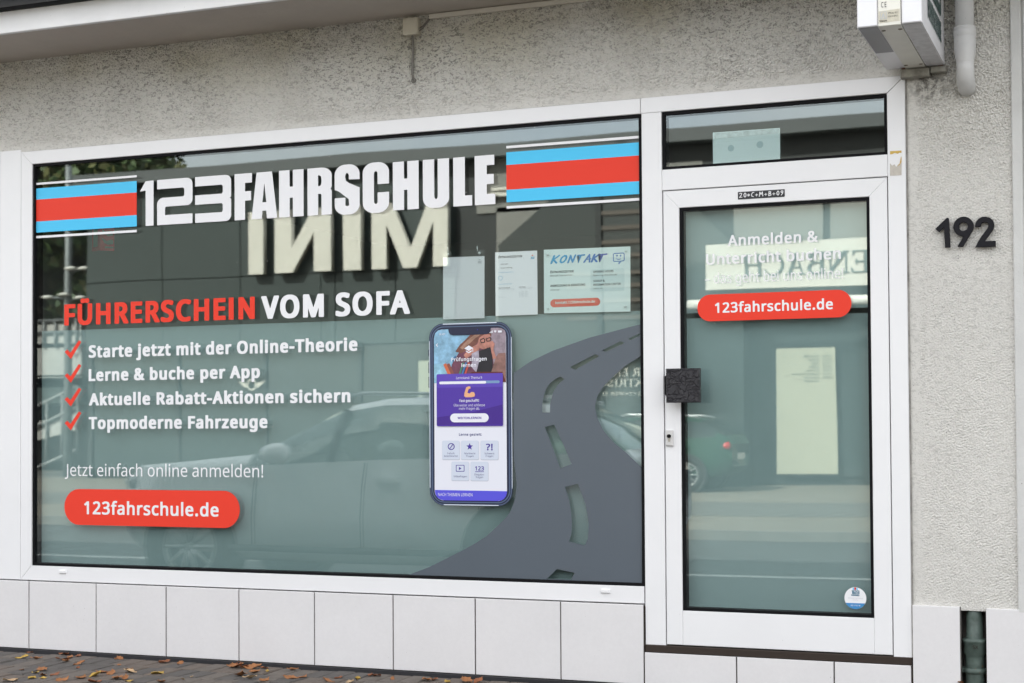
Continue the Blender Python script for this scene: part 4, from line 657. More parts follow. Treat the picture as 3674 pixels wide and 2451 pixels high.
(108,287,[[74,7,82,2,98,-1,205,-1,226,5,230,9,234,18,234,584,227,598,208,605,95,605,77,600,72,595,69,586,69,20]]),
(109,830,[[74,7,82,2,98,-1,205,-1,220,2,230,9,234,20,234,244,236,265,245,294,260,320,272,331,288,338,300,340,313,335,328,321,335,308,341,283,341,20,345,9,355,2,370,-1,478,-1,498,5,503,9,506,20,506,244,509,269,517,296,530,317,545,331,570,340,585,335,598,326,608,308,614,285,614,20,617,9,628,2,642,-1,750,-1,770,4,775,9,779,20,779,310,773,346,758,385,738,411,702,433,658,446,610,451,560,451,522,447,492,439,450,422,431,432,405,442,370,449,340,451,283,451,248,446,213,437,190,442,98,442,78,437,72,432,69,421,69,20]]),
(110,575,[[74,7,82,2,98,-1,205,-1,220,2,230,9,234,20,234,235,237,262,245,290,260,317,278,331,310,341,325,337,340,327,351,312,359,292,361,265,361,20,365,9,375,2,390,-1,498,-1,513,2,521,7,526,20,526,287,524,315,520,339,505,380,479,412,450,430,415,442,392,447,345,451,295,451,270,449,215,436,190,442,98,442,82,439,74,434,69,421,69,20]]),
(111,565,[[105,52,146,22,176,8,198,1,236,-6,308,-7,346,-6,384,1,406,8,444,27,486,62,509,95,524,129,535,174,537,235,535,246,535,271,521,321,509,348,499,364,487,380,465,402,434,423,394,439,351,449,321,451,258,451,226,448,184,439,166,432,141,421,123,409,96,385,70,350,53,305,45,262,45,183,51,149,71,97,85,74],[246,124,232,142,218,176,212,208,215,253,223,282,242,316,258,330,284,339,294,340,306,337,331,322,344,307,356,285,367,242,367,203,365,187,354,153,347,140,332,122,318,112,296,103,286,103,261,112]]),
(112,573,[[74,-167,82,-172,98,-175,205,-175,225,-170,230,-165,234,-154,235,-1,240,0,262,-5,290,-8,342,-8,375,-5,418,4,453,20,489,50,503,66,525,109,535,138,541,167,544,240,539,294,518,355,494,389,452,424,408,442,342,451,290,451,262,449,215,437,192,442,98,442,82,439,72,432,69,421,69,-154],[270,117,249,143,240,170,234,206,234,249,242,287,254,312,262,322,275,331,290,338,305,340,336,326,351,310,363,287,374,251,374,199,370,181,358,147,343,124,335,117,317,106,305,103,290,106]]),
(114,411,[[74,7,82,2,98,-1,205,-1,220,2,230,9,234,20,234,240,240,267,249,287,269,312,297,331,315,336,327,334,380,334,392,337,401,342,406,353,414,407,413,430,410,437,405,442,372,449,290,451,265,448,218,435,192,442,98,442,82,439,73,433,69,421,69,20]]),
(115,464,[[47,24,66,15,90,6,136,-4,156,-6,283,-6,316,-1,350,8,380,22,398,33,409,43,431,72,442,110,442,165,433,190,426,203,412,219,388,238,340,260,230,302,214,312,206,323,211,330,218,335,240,342,268,339,335,321,386,321,400,325,410,334,431,382,432,407,426,419,408,428,378,437,320,449,293,451,218,451,183,449,130,437,96,421,64,396,48,368,42,341,42,289,50,264,60,248,85,225,103,214,153,191,246,156,266,143,274,135,276,129,271,117,263,110,248,103,230,100,216,100,188,105,116,128,70,129,50,124,45,119,42,108,42,38]]),
(116,369,[[109,31,130,15,155,4,200,-6,302,-6,355,7,362,13,366,22,366,86,361,99,352,104,337,107,295,107,272,103,262,103,245,121,239,149,239,337,245,340,335,340,356,346,360,350,364,362,363,427,360,434,355,439,337,444,241,445,239,450,238,515,235,523,230,527,212,532,130,532,110,527,104,520,77,445,22,421,15,414,11,405,11,362,17,348,25,343,35,341,67,340,73,337,74,104,80,81,90,56]]),
(117,575,[[97,45,122,22,146,10,170,1,213,-6,318,-6,376,6,398,1,493,1,508,4,516,9,522,22,522,423,516,437,508,441,493,444,386,444,370,441,360,434,357,423,357,212,352,174,341,142,325,121,303,108,283,103,273,103,260,108,248,117,238,131,232,149,229,169,229,423,226,434,215,441,200,444,90,444,76,441,67,436,62,423,62,156,64,144,64,122,73,86,83,63]]),
(122,457,[[35,7,44,2,58,-1,411,-1,426,2,434,7,440,20,440,81,436,93,431,98,411,103,248,103,244,104,243,106,430,348,435,362,435,421,431,432,427,437,406,442,74,442,58,439,50,434,45,421,45,362,48,351,53,346,74,341,221,341,226,339,226,337,35,91,30,75,30,20]]),
(220,666,[[133,52,182,19,246,-1,294,-6,396,-6,461,6,496,19,532,40,560,65,580,92,594,124,605,162,608,190,608,552,604,563,600,568,579,573,472,573,456,570,446,563,443,552,443,226,440,196,429,160,420,144,407,131,383,115,346,105,321,108,299,115,273,131,253,156,244,181,240,201,240,552,237,563,226,570,211,573,102,573,86,570,78,565,73,552,73,183,79,144,94,106,103,88],[193,608,211,594,242,587,289,587,306,590,326,596,341,607,362,594,389,587,439,587,456,590,477,597,495,615,500,631,499,674,494,687,484,700,466,708,446,713,384,713,363,708,341,695,316,708,296,713,231,713,214,708,201,701,186,685,180,667,180,638,186,617]]),
    ],
    'impact': [
(70,1100,[[1,0,598,1,600,411,944,413,949,418,948,611,601,614,599,790,604,793,997,794,997,998,0,997]]),
(69,1100,[[1,0,998,1,997,212,590,213,585,218,587,412,924,413,929,418,928,611,587,614,585,790,590,793,957,794,957,998,0,997]]),
(76,1100,[[1,0,998,1,997,212,624,213,619,216,617,998,0,997]]),
(72,1100,[[1,0,433,0,435,404,440,409,556,409,561,406,563,0,998,1,997,998,563,998,561,648,556,643,440,643,435,646,433,998,0,997]]),
(85,1100,[[33,120,63,92,94,72,174,36,268,11,366,-1,634,-1,732,11,794,26,862,50,906,72,949,102,969,122,984,144,992,160,999,184,998,997,566,997,565,236,558,214,541,192,522,182,490,179,470,185,453,198,440,217,435,236,434,997,1,998,-1,202,8,160]]),
(67,1100,[[33,120,63,92,94,72,174,36,268,11,366,-1,634,-1,732,11,794,26,862,50,906,72,948,101,969,122,984,144,999,182,999,394,996,399,568,399,565,394,565,228,556,202,536,182,510,173,472,176,455,184,440,199,432,218,429,238,429,758,432,778,440,796,455,812,472,820,484,823,522,820,542,810,552,800,560,786,565,768,565,568,568,563,996,563,999,568,999,812,991,840,969,874,948,895,906,924,862,946,814,964,754,980,708,989,634,997,576,999,366,997,268,985,206,970,138,946,94,924,52,895,31,874,13,848,4,824,-1,794,-1,202,8,160]]),
(65,1100,[[3,0,398,-1,403,14,423,158,426,167,430,169,573,168,597,14,602,-1,998,1,798,998,200,997,1,6],[427,350,427,362,495,734,500,748,505,734,574,352,568,349]]),
(82,1100,[[1,0,438,1,439,444,444,449,520,449,538,446,555,438,566,426,572,414,575,402,577,0,997,0,999,488,987,510,973,524,945,542,988,577,999,600,999,840,991,864,976,885,959,902,926,924,856,956,768,980,688,993,576,999,1,998],[441,614,439,836,444,839,490,839,524,832,553,814,564,798,572,778,575,766,575,686,570,666,555,640,544,630,522,618,502,613]]),
(83,1100,[[33,120,63,92,94,72,174,36,268,11,366,-1,634,-1,732,11,794,26,862,50,906,72,948,101,969,122,984,144,999,182,998,533,972,530,572,628,478,666,456,670,426,736,425,764,434,792,456,816,482,827,514,827,532,821,545,812,563,790,569,770,569,702,574,697,996,690,999,694,999,814,991,840,969,874,948,895,906,924,862,946,814,964,754,980,708,989,634,997,576,999,366,997,268,985,206,970,138,946,94,924,52,895,31,874,16,852,1,814,-1,794,0,501,48,499,196,458,554,311,561,304,575,220,575,184,572,179,550,178,530,168,512,163,480,166,456,178,430,181,429,334,426,339,4,339,-1,334,1,182,13,148]]),
(49,1100,[[421,0,998,1,997,996,888,997,422,989,6,776,10,773,36,773,382,783,418,781]]),
(50,1100,[[1,0,997,0,999,208,996,213,230,213,225,218,225,364,233,382,244,392,254,396,270,399,996,400,994,402,877,404,918,419,957,444,973,460,986,480,999,516,999,884,987,920,965,950,942,968,912,984,876,995,836,999,1,998,-1,798,2,793,724,793,736,790,751,782,762,770,769,752,768,636,756,613,732,600,154,597,128,592,88,579,60,562,38,544,20,522,10,504,1,476,-1,454]]),
(51,1100,[[1,0,862,-1,888,4,916,13,942,28,964,45,987,76,999,112,999,466,983,486,958,498,983,510,999,530,999,884,987,920,965,950,942,968,912,984,876,995,836,999,1,998,-1,798,2,793,724,793,736,790,751,782,762,770,769,752,768,636,755,612,730,599,1,598,-1,398,2,393,724,393,736,390,751,382,762,370,769,352,768,236,755,212,730,199,2,199,-1,194]]),
    ],
    'serif': [
(72,950,[[31,0,299,2,297,42,234,43,229,48,229,478,234,483,667,482,669,48,664,43,601,42,599,2,868,1,867,42,804,43,799,48,799,948,804,953,867,954,867,998,599,996,601,954,664,953,669,948,669,544,664,539,231,540,229,948,234,953,297,954,299,996,30,997,31,954,94,953,99,948,99,48,94,43,31,42]]),
(73,420,[[51,0,319,2,317,42,254,43,249,48,249,948,254,953,317,954,316,999,49,996,51,954,114,953,119,948,119,48,114,43,51,42]]),
(69,780,[[31,0,650,1,679,226,676,236,630,217,574,49,234,49,229,54,230,471,466,473,469,382,504,379,509,384,507,618,469,616,466,529,229,532,229,946,540,949,580,798,616,780,617,998,30,997,31,954,94,953,99,948,99,48,94,43,31,42]]),
(78,980,[[31,0,274,-1,279,4,276,43,174,43,169,48,170,856,728,2,778,1,779,948,784,953,877,954,877,998,629,996,632,953,724,953,729,948,728,228,261,996,30,997,31,954,112,953,119,938,119,48,114,43,31,42]]),
(65,930,[[41,0,298,1,297,42,214,46,288,304,294,309,588,308,674,46,581,42,582,-1,919,2,916,43,830,43,823,48,498,998,419,996,153,46,42,43],[307,360,430,792,571,362]]),
(66,850,[[31,0,476,-1,502,4,564,27,604,55,644,97,671,140,688,186,699,238,699,300,682,368,660,414,633,452,592,490,522,528,555,560,582,598,610,664,619,710,619,776,613,812,592,871,566,913,536,945,490,977,438,994,396,999,29,996,31,954,94,953,99,948,99,48,94,43,31,42],[231,50,230,487,400,487,460,466,490,445,514,418,540,374,556,322,557,216,544,172,530,142,503,104,480,83,456,67,422,54,400,49],[231,540,229,946,336,949,376,942,408,926,442,895,462,864,476,832,489,776,489,708,476,654,443,592,418,567,390,549,356,539]]),
(82,900,[[31,0,299,2,297,42,234,43,229,48,229,454,234,459,388,456,700,0,899,2,896,29,824,29,816,33,514,478,514,484,558,515,581,538,623,602,647,682,649,758,632,830,614,870,592,904,558,941,500,979,460,992,406,999,29,996,31,954,94,953,99,948,99,48,94,43,31,42],[231,510,229,946,346,949,398,938,433,918,460,891,483,856,500,810,509,766,509,690,492,622,458,563,433,538,398,518,368,509]]),
(67,900,[[179,122,258,60,330,24,418,1,504,-1,580,14,620,28,672,54,738,101,802,169,838,224,872,294,868,299,836,299,796,222,755,164,699,110,636,71,560,47,492,43,432,54,368,80,320,111,265,164,234,206,197,272,172,342,159,394,151,456,151,540,162,614,186,696,218,764,248,811,290,859,330,892,384,925,448,946,492,953,560,949,618,932,666,908,732,857,777,802,780,671,818,671,820,724,834,700,870,700,853,746,819,804,817,948,779,946,776,858,700,924,654,953,610,972,548,990,504,997,436,997,394,991,330,972,258,936,203,896,138,827,87,746,52,654,33,562,31,456,44,374,76,276,102,224,132,178]]),
(79,1000,[[179,122,258,60,330,24,392,6,434,-1,522,1,610,24,654,43,700,72,761,122,802,169,832,214,874,300,888,342,905,418,909,540,897,620,864,720,838,772,808,818,760,875,682,936,610,972,522,995,436,997,360,982,286,953,225,914,157,850,108,782,66,696,43,620,31,540,33,434,52,342,87,250,132,178],[302,115,264,157,225,218,198,280,176,354,161,452,161,544,182,666,206,736,236,796,273,850,318,895,362,925,416,946,454,953,486,953,524,946,592,916,651,868,698,806,742,716,765,640,779,544,777,428,758,330,727,242,676,157,622,101,562,63,502,45,438,45,392,58,362,71]]),
(84,800,[[241,0,529,2,527,42,454,43,449,48,449,946,687,948,689,762,726,759,729,764,726,999,39,996,39,764,44,759,79,762,81,948,319,946,319,48,314,43,241,42]]),
(76,720,[[31,0,639,2,639,274,634,279,604,279,599,274,597,50,229,52,229,948,234,953,297,954,296,999,29,996,31,954,94,953,99,948,99,48,94,43,31,42]]),
(68,950,[[31,0,470,-1,526,10,580,29,645,68,696,113,756,192,802,286,831,390,839,454,839,542,831,606,802,710,771,780,746,820,686,893,614,948,546,980,470,997,30,997,31,954,94,953,99,948,99,48,94,43,31,42],[231,50,229,946,366,949,420,943,480,923,544,881,602,819,649,740,680,652,697,564,699,454,689,380,664,294,628,218,585,156,532,106,476,72,410,51]]),
(75,900,[[31,0,298,1,297,42,229,46,229,326,386,512,684,44,680,39,621,38,621,0,918,1,917,38,852,39,844,46,508,624,500,636,491,636,760,955,768,959,846,959,847,998,601,998,601,960,676,959,679,954,232,434,229,948,234,953,297,954,299,996,30,997,31,954,94,953,99,948,99,48,94,43,31,42]]),
(77,1100,[[21,0,234,-1,239,4,236,43,154,43,149,48,150,840,450,74,459,52,464,49,496,49,502,54,798,827,799,48,794,43,731,42,729,2,998,1,997,42,934,43,929,48,929,948,934,953,997,954,997,998,800,997,520,283,260,996,20,997,21,954,94,953,99,948,99,48,94,43,21,42]]),
(80,800,[[31,0,297,0,297,42,234,43,229,48,230,437,446,439,506,454,544,472,596,511,622,541,647,580,668,634,679,686,679,748,668,802,647,856,622,895,596,925,540,967,488,988,416,999,30,997,31,954,94,953,99,948,99,48,94,43,31,42],[231,490,229,946,356,949,392,945,418,936,457,914,489,882,509,852,530,800,539,756,539,680,520,608,500,570,476,539,456,522,418,500,380,489]]),
(83,750,[[203,34,218,23,240,17,404,-1,444,4,615,82,630,108,688,246,684,282,616,433,430,558,244,670,205,772,206,782,238,857,358,897,470,880,547,760,572,749,590,749,606,756,626,780,626,816,538,960,512,976,340,997,186,946,160,928,102,792,102,764,152,624,164,603,366,480,538,365,584,260,540,156,410,99,266,116,152,257,134,266,120,268,90,258,72,232,75,196]]),
(32,400,[]),
    ],
    'number': [
(49,450,[[301,0,444,-1,449,4,411,972,408,978,370,997,2,644,12,631,100,543,106,540,266,703,270,704]]),
(57,640,[[133,14,266,-1,282,2,550,458,588,510,608,550,624,598,633,652,631,714,624,748,612,786,588,836,556,881,503,930,457,958,390,982,336,991,274,989,240,982,202,970,152,946,107,914,58,861,30,815,6,748,-3,694,-3,652,6,598,31,530,73,466,107,432,128,416,152,400,192,380,262,359,294,355,328,355,332,352,138,26],[212,557,196,573,179,598,168,624,161,654,161,694,168,722,182,752,197,774,214,791,240,809,266,820,296,827,336,827,364,820,394,806,416,791,433,774,451,748,462,722,469,692,469,652,462,624,448,594,433,572,416,555,390,537,364,526,334,519,294,519,266,526,236,540]]),
(50,640,[[4,0,624,-1,629,2,627,168,318,169,288,178,284,182,314,232,526,516,573,608,577,622,593,716,593,738,564,844,549,870,471,948,450,961,356,994,336,999,246,999,224,994,110,939,38,847,27,828,5,722,1,696,4,689,158,690,176,769,213,816,270,841,318,841,378,819,420,776,435,722,424,662,394,602,184,320,74,140,64,116,60,84,10,12]]),
    ],
    'brush': [
(75,720,[[23,-24,56,-47,137,-50,170,-31,190,-6,205,36,215,286,220,300,546,-30,570,-42,610,-47,644,-36,678,-6,690,18,695,56,690,78,678,103,313,480,698,894,710,918,715,958,704,992,674,1026,650,1038,612,1043,590,1038,565,1026,236,678,233,686,245,948,230,992,217,1010,194,1028,150,1043,118,1041,90,1031,68,1015,50,992,35,948,-5,68,0,16]]),
(79,780,[[72,131,246,-10,270,-22,292,-27,330,-22,540,62,566,79,578,94,730,368,737,414,755,684,755,708,745,742,634,942,604,976,570,991,472,1001,430,1013,394,1010,352,1013,330,1008,291,984,276,962,264,932,146,856,122,832,102,786,5,506,45,188,54,157],[232,246,197,486,277,712,434,814,490,808,563,676,545,422,432,224,316,178]]),
(78,780,[[32,-19,70,-42,92,-47,122,-44,144,-36,167,-20,190,18,197,72,220,563,496,54,511,32,550,8,588,3,624,14,658,44,675,88,755,938,755,958,746,989,729,1014,714,1026,670,1043,630,1038,592,1015,570,978,514,426,224,962,209,984,170,1008,132,1013,96,1002,62,972,48,940,43,894,5,66,10,18]]),
(84,700,[[319,-50,354,-36,375,-18,393,10,399,32,473,826,760,843,804,860,819,872,836,897,845,928,845,946,840,968,828,992,816,1007,790,1024,760,1033,734,1033,58,997,-10,993,-50,978],[-13,804,252,817,268,817,271,812,271,804]]),
(65,800,[[-18,-19,20,-42,58,-47,91,-38,119,-18,136,8,256,312,474,331,480,328,486,308,570,18,591,-18,630,-42,670,-47,714,-30,729,-18,746,8,755,38,752,70,674,342,680,347,728,354,748,367,760,382,768,402,768,434,753,464,728,482,700,488,638,483,632,487,490,978,469,1014,440,1034,408,1043,370,1038,334,1017,314,988,-40,78,-45,56,-42,26,-34,4],[315,460,376,624,384,645,388,645,438,470]]),
    ],
    'chalk': [
(50,600,[[29,38,56,18,88,13,508,53,540,67,554,82,564,108,564,128,554,155,536,172,508,183,211,158,480,574,515,840,509,876,486,902,260,1002,240,1002,213,992,43,852,26,834,16,808,16,788,26,761,44,744,74,733,98,736,116,744,260,861,376,810,379,804,356,620,26,114,18,96,15,72]]),
(48,550,[[89,158,264,24,292,13,318,16,336,24,354,42,504,262,514,288,502,766,483,798,353,936,317,972,290,982,256,978,226,954,48,638,36,608,75,190],[204,231,167,584,294,807,375,720,385,320,286,173]]),
(42,500,[[-16,263,10,249,38,252,168,338,172,184,182,165,194,156,210,149,228,149,255,162,269,188,270,344,402,272,430,269,453,280,469,310,468,330,457,352,312,440,457,544,469,570,468,590,458,611,434,626,406,626,270,537,266,716,253,736,234,746,208,747,189,738,173,716,169,696,168,523,32,597,8,597,-10,588,-28,562,-28,536,-14,511,120,430,-19,330,-28,312,-30,298,-26,280]]),
(67,600,[[99,108,114,94,138,84,392,13,410,14,436,24,459,50,465,72,462,96,454,114,436,132,206,201,148,490,294,816,302,821,508,853,536,864,559,890,565,924,554,954,528,977,492,983,240,942,212,931,196,915,187,898,15,506,15,490,85,140]]),
(43,500,[[184,113,208,100,230,99,254,111,266,130,271,340,452,350,476,363,489,390,489,408,482,424,471,438,454,446,271,442,269,608,255,634,230,647,208,647,190,638,172,612,167,436,-14,426,-38,411,-49,388,-49,368,-42,352,-33,340,-12,330,168,333,169,152,174,130]]),
(77,800,[[9,8,36,-12,68,-17,98,-5,114,12,122,30,192,619,286,362,312,339,348,333,376,344,397,366,520,661,578,60,586,42,602,25,632,13,668,19,694,42,704,68,705,86,627,928,619,966,596,992,570,1002,552,1003,524,992,506,974,346,587,214,954,196,972,166,983,132,977,106,954,93,910,-5,58,-2,30]]),
(66,600,[[49,8,64,-6,82,-14,118,-14,136,-6,158,15,464,88,480,97,500,124,507,162,525,388,520,422,513,436,492,455,336,520,436,564,454,582,462,600,485,854,474,885,444,908,146,983,122,980,104,972,80,942,73,892,35,74,35,40],[172,152,184,436,388,356,389,318,376,200],[192,604,202,833,349,798,338,664]]),
(57,550,[[99,8,114,-6,144,-17,174,-12,201,8,460,374,467,412,505,868,504,888,494,914,464,938,430,942,408,935,390,921,208,963,192,963,168,955,146,934,40,722,35,690,46,662,166,482,184,464,210,454,230,454,338,505,343,502,334,418,91,76,85,40],[240,606,176,704,234,820,240,822,364,794,367,778,356,660,250,605]]),
    ],
}

GLYPH = {}
for _face, _list in GLYPH_DATA.items():
    for _code, _adv, _loops in _list:
        GLYPH[_face, chr(_code)] = (_adv / 1000, [[(l[i] / 1000, l[i + 1] / 1000) for i in range(0, len(l), 2)] for l in _loops])


def word_loops(s, face, track=0.0, slant=0.0):
    cap = 0.5725 if face in ('regular', 'bold', 'extra') else 1.0
    x, out = 0.0, []
    for c in s:
        key = (face, c) if (face, c) in GLYPH else ('regular', c)
        w, ls = GLYPH[key]
        k = 1.0 / (0.5725 if key[0] in ('regular', 'bold', 'extra') else cap)
        for l in ls:
            out.append([(x + (a + slant * b) * k, b * k) for a, b in l])
        x += (w + track) * k
    return out


def fit(loops, x0, x1, z0, cap, flip=False):
    a = min(p[0] for l in loops for p in l)
    b = max(p[0] for l in loops for p in l)
    if flip:
        return [[(x1 - (u - a) * (x1 - x0) / (b - a), z0 + v * cap) for u, v in l] for l in loops]
    return [[(x0 + (u - a) * (x1 - x0) / (b - a), z0 + v * cap) for u, v in l] for l in loops]


def text(name, s, face, x0, x1, z0, cap, y, m, parent=None, track=0.0, slant=0.0, depth=0.0, bevel=0.0, flip=False):
    return flat(name, fit(word_loops(s, face, track, slant), x0, x1, z0, cap, flip), y, m, parent, depth, bevel)


def text_px(name, s, face, left, right, top, y, m, parent=None, **kw):
    """left / right: base line ends in photo pixels, top: a point at cap height"""
    a, b, t = P(*left, y), P(*right, y), P(*top, y)
    z = (a.z + b.z) / 2
    return text(name, s, face, a.x, b.x, z, t.z - z, y, m, parent, **kw)

# ------------------------------------------------------------------ materials of the shop front
M_ALU = mat('white_aluminium', (0.82, 0.82, 0.825), 0.32, var=0.02, vscale=3.0)
specks(M_ALU, (0.42, 0.41, 0.38), 30.0, 0.065, 0.9, 2.0)
M_RUBBER = mat('black_gasket', (0.005, 0.005, 0.006), 0.7, spec=0.15)
M_SEAM = mat('dark_joint', (0.034, 0.024, 0.018), 0.95)
M_RENDER = mat('scraped_render', (0.66, 0.645, 0.605), 0.92, spec=0.2, var=0.05, vscale=1.6, bump=0.5, bscale=220.0,
               var2=0.05, v2scale=60.0)
M_PLASTER = mat('smooth_plaster', (0.60, 0.60, 0.58), 0.85, var=0.06, vscale=5.0, bump=0.25, bscale=120.0)
specks(M_PLASTER, (0.2, 0.19, 0.17), 30.0, 0.12, 0.8, 4.0)
M_SOFFIT = mat('painted_soffit', (0.50, 0.455, 0.40), 0.75, var=0.07, vscale=2.5, bump=0.2, bscale=25.0)
M_FASCIA = mat('white_fascia', (0.80, 0.80, 0.80), 0.5, var=0.05, vscale=5.0)
specks(M_FASCIA, (0.2, 0.18, 0.15), 40.0, 0.12, 0.7, 3.0)
M_GUTTER = mat('dark_gutter', (0.05, 0.055, 0.06), 0.55, var=0.2)
M_TILE = mat('white_tile', (0.735, 0.722, 0.722), 0.24, var=0.03, vscale=2.6, var2=0.02, v2scale=60)
specks(M_TILE, (0.25, 0.22, 0.2), 44.0, 0.085, 0.6, 2.0)
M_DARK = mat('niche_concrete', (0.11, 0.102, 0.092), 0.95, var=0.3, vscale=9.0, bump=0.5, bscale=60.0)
M_ROOM = mat('room_paint', (0.20, 0.21, 0.20), 0.9)
M_ROOMD = mat('room_floor', (0.08, 0.08, 0.08), 0.8)
M_GLASS = glass_mat('outer_glass', 0.105, (0.965, 0.99, 0.985), 0.003)
M_GLASS2 = glass_mat('inner_glass', 0.105, (0.96, 0.99, 0.983))
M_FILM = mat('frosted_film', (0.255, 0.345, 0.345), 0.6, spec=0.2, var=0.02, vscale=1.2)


# ------------------------------------------------------------------ ground
M_ASPHALT = mat('asphalt', (0.062, 0.064, 0.066), 0.9, var=0.15, vscale=0.8, bump=0.4, bscale=150.0, var2=0.12, v2scale=90)
M_KERB = mat('kerb_stone', (0.17, 0.165, 0.155), 0.85, var=0.12, vscale=3.0)
M_PAVBED = mat('paver_bed', (0.016, 0.014, 0.012), 0.95)
M_PAINT = mat('road_paint', (0.62, 0.62, 0.6), 0.7, var=0.15, vscale=4.0)
M_OPP = mat('tan_paving', (0.20, 0.178, 0.145), 0.9, var=0.12, vscale=0.7, var2=0.1, v2scale=9.0)
M_FORE = mat('grey_paving', (0.165, 0.16, 0.148), 0.9, var=0.12, vscale=0.6, var2=0.1, v2scale=9.0)
M_FIELD = mat('far_ground', (0.16, 0.17, 0.13), 0.95, var=0.2, vscale=0.05)
M_LINE = mat('paving_joint', (0.13, 0.12, 0.10), 0.95)


def sheet(name, x0, y0, x1, y1, z, m):
    return tag(MB().add([(x0, y0, z), (x1, y0, z), (x1, y1, z), (x0, y1, z)], [(0, 1, 2, 3)]).build(name, m), kind='structure')


sheet('ground', -400, -500, 400, 300, -0.30, M_FIELD)
sheet('road', -120, -10.35, 120, -2.3, -0.12, M_ASPHALT)
for x0 in [-60.05 + 6.0 * i for i in range(22)]:
    sheet('road_marking', x0, -6.36, x0 + 4.6, -6.24, -0.116, M_PAINT)
for nm, y0, y1 in (('kerb', -2.42, -2.3), ('kerb', -10.5, -10.35)):
    mb = MB()
    x = -70.0
    while x < 70:
        mb.box(x, y0, -0.3, x + 0.997, y1, 0.006 if y1 > -5 else -0.012, 0, 0.002)
        x += 1.0
    tag(mb.build(nm, M_KERB), kind='structure')
pav = tag(box('pavement', -60, -2.3, -0.3, 60, 0.0, -0.022, M_PAVBED), kind='structure')
# the far pavement: tan slabs, a grey strip of setts with slanted joints, tan again
tag(box('far_pavement', -120, -23.6, -0.3, 120, -10.5, -0.016, M_OPP), kind='structure')
sheet('paving_strip', -120, -16.7, -1.9, -13.2, -0.012, M_FORE)
mb = MB()
for i in range(150):
    x = -40 + i * 0.34
    mb.add([(x, -13.2, -0.008), (x + 0.05, -13.2, -0.008), (x + 1.05, -16.7, -0.008), (x + 1.0, -16.7, -0.008)], [(3, 2, 1, 0)])
tag(mb.build('paving_joints', M_LINE), kind='stuff')
tag(box('forecourt', -120, -60, -0.3, 120, -23.6, -0.02, M_FORE), kind='structure')

# pavers in the corner of the picture, laid on edge to the wall
M_PAVER = [mat('paver_%s' % k, c, 0.9, var=0.18, vscale=14.0, bump=0.5, bscale=160.0, var2=0.12, v2scale=120)
           for k, c in (('grey', (0.130, 0.112, 0.096)), ('brown', (0.130, 0.106, 0.088)), ('dark', (0.092, 0.084, 0.077)))]


def paver_mesh():
    mb = MB()
    pts = [(-0.0475, -0.097), (0.0475, -0.097), (0.0475, 0.097), (-0.0475, 0.097)]
    ins = inset(pts, 0.005)
    vs = [(x, y, 0.0) for x, y in ins] + [(x, y, -0.005) for x, y in pts] + [(x, y, -0.06) for x, y in pts]
    fs = [(0, 1, 2, 3)]
    for k in (0, 4):
        for i in range(4):
            j = (i + 1) % 4
            fs.append((k + i, k + 4 + i, k + 4 + j, k + j))
    me = bpy.data.meshes.new('paver')
    me.from_pydata(vs, [], fs)
    return me


pav_me = []
for m in M_PAVER:
    me = paver_mesh()
    me.materials.append(m)
    pav_me.append(me)
for row in range(5):
    yc = -0.145 - 0.2 * row
    for i in range(37):
        xc = -5.95 + 0.1 * i + (0.05 if row % 2 else 0.0)
        if xc > -2.35 or (row > 2 and xc > -3.6 + 0.1):
            continue
        o = bpy.data.objects.new('paver', random.choice(pav_me))
        COL.objects.link(o)
        o.parent = pav
        o.location = (xc, yc, random.uniform(-0.003, 0.003))
        o.rotation_euler = (random.gauss(0, 0.008), random.gauss(0, 0.012), random.gauss(0, 0.006))
rest = MB()
for row in range(11):
    for i in range(120):
        xc, yc = -7.9 + 0.1 * i + (0.05 if row % 2 else 0.0), -0.145 - 0.2 * row
        if row < 5 and -5.96 < xc <= -2.35 and not (row > 2 and xc > -3.5):
            continue
        z = random.uniform(-0.006, 0.0)
        rest.add([(xc - .0475, yc - .097, z), (xc + .0475, yc - .097, z), (xc + .0475, yc + .097, z), (xc - .0475, yc + .097, z)], [(0, 1, 2, 3)], random.randrange(3))
tag(rest.build('paver_field', M_PAVER, pav), kind='stuff')

# ------------------------------------------------------------------ the shop building
shop = empty('shop_building', (-3.0, 0.0, 0.0), 0, 'grey rendered shop front with white framed window, door and white tiled base', 'building')


def noise_field(nx, ny, step, wl, aniso=1.0, seed=0):
    """band-limited random field of about the given wavelength, unit variance"""
    r = np.random.default_rng(seed)
    f = np.fft.rfft2(r.standard_normal((ny, nx)))
    ky = np.fft.fftfreq(ny, step)[:, None]
    kx = np.fft.rfftfreq(nx, step)[None, :]
    k = np.hypot(kx * aniso, ky) * wl
    f *= np.exp(-((np.log(np.maximum(k, 1e-6))) / 0.45) ** 2)
    f[0, 0] = 0
    a = np.fft.irfft2(f, s=(ny, nx))
    return a / a.std()


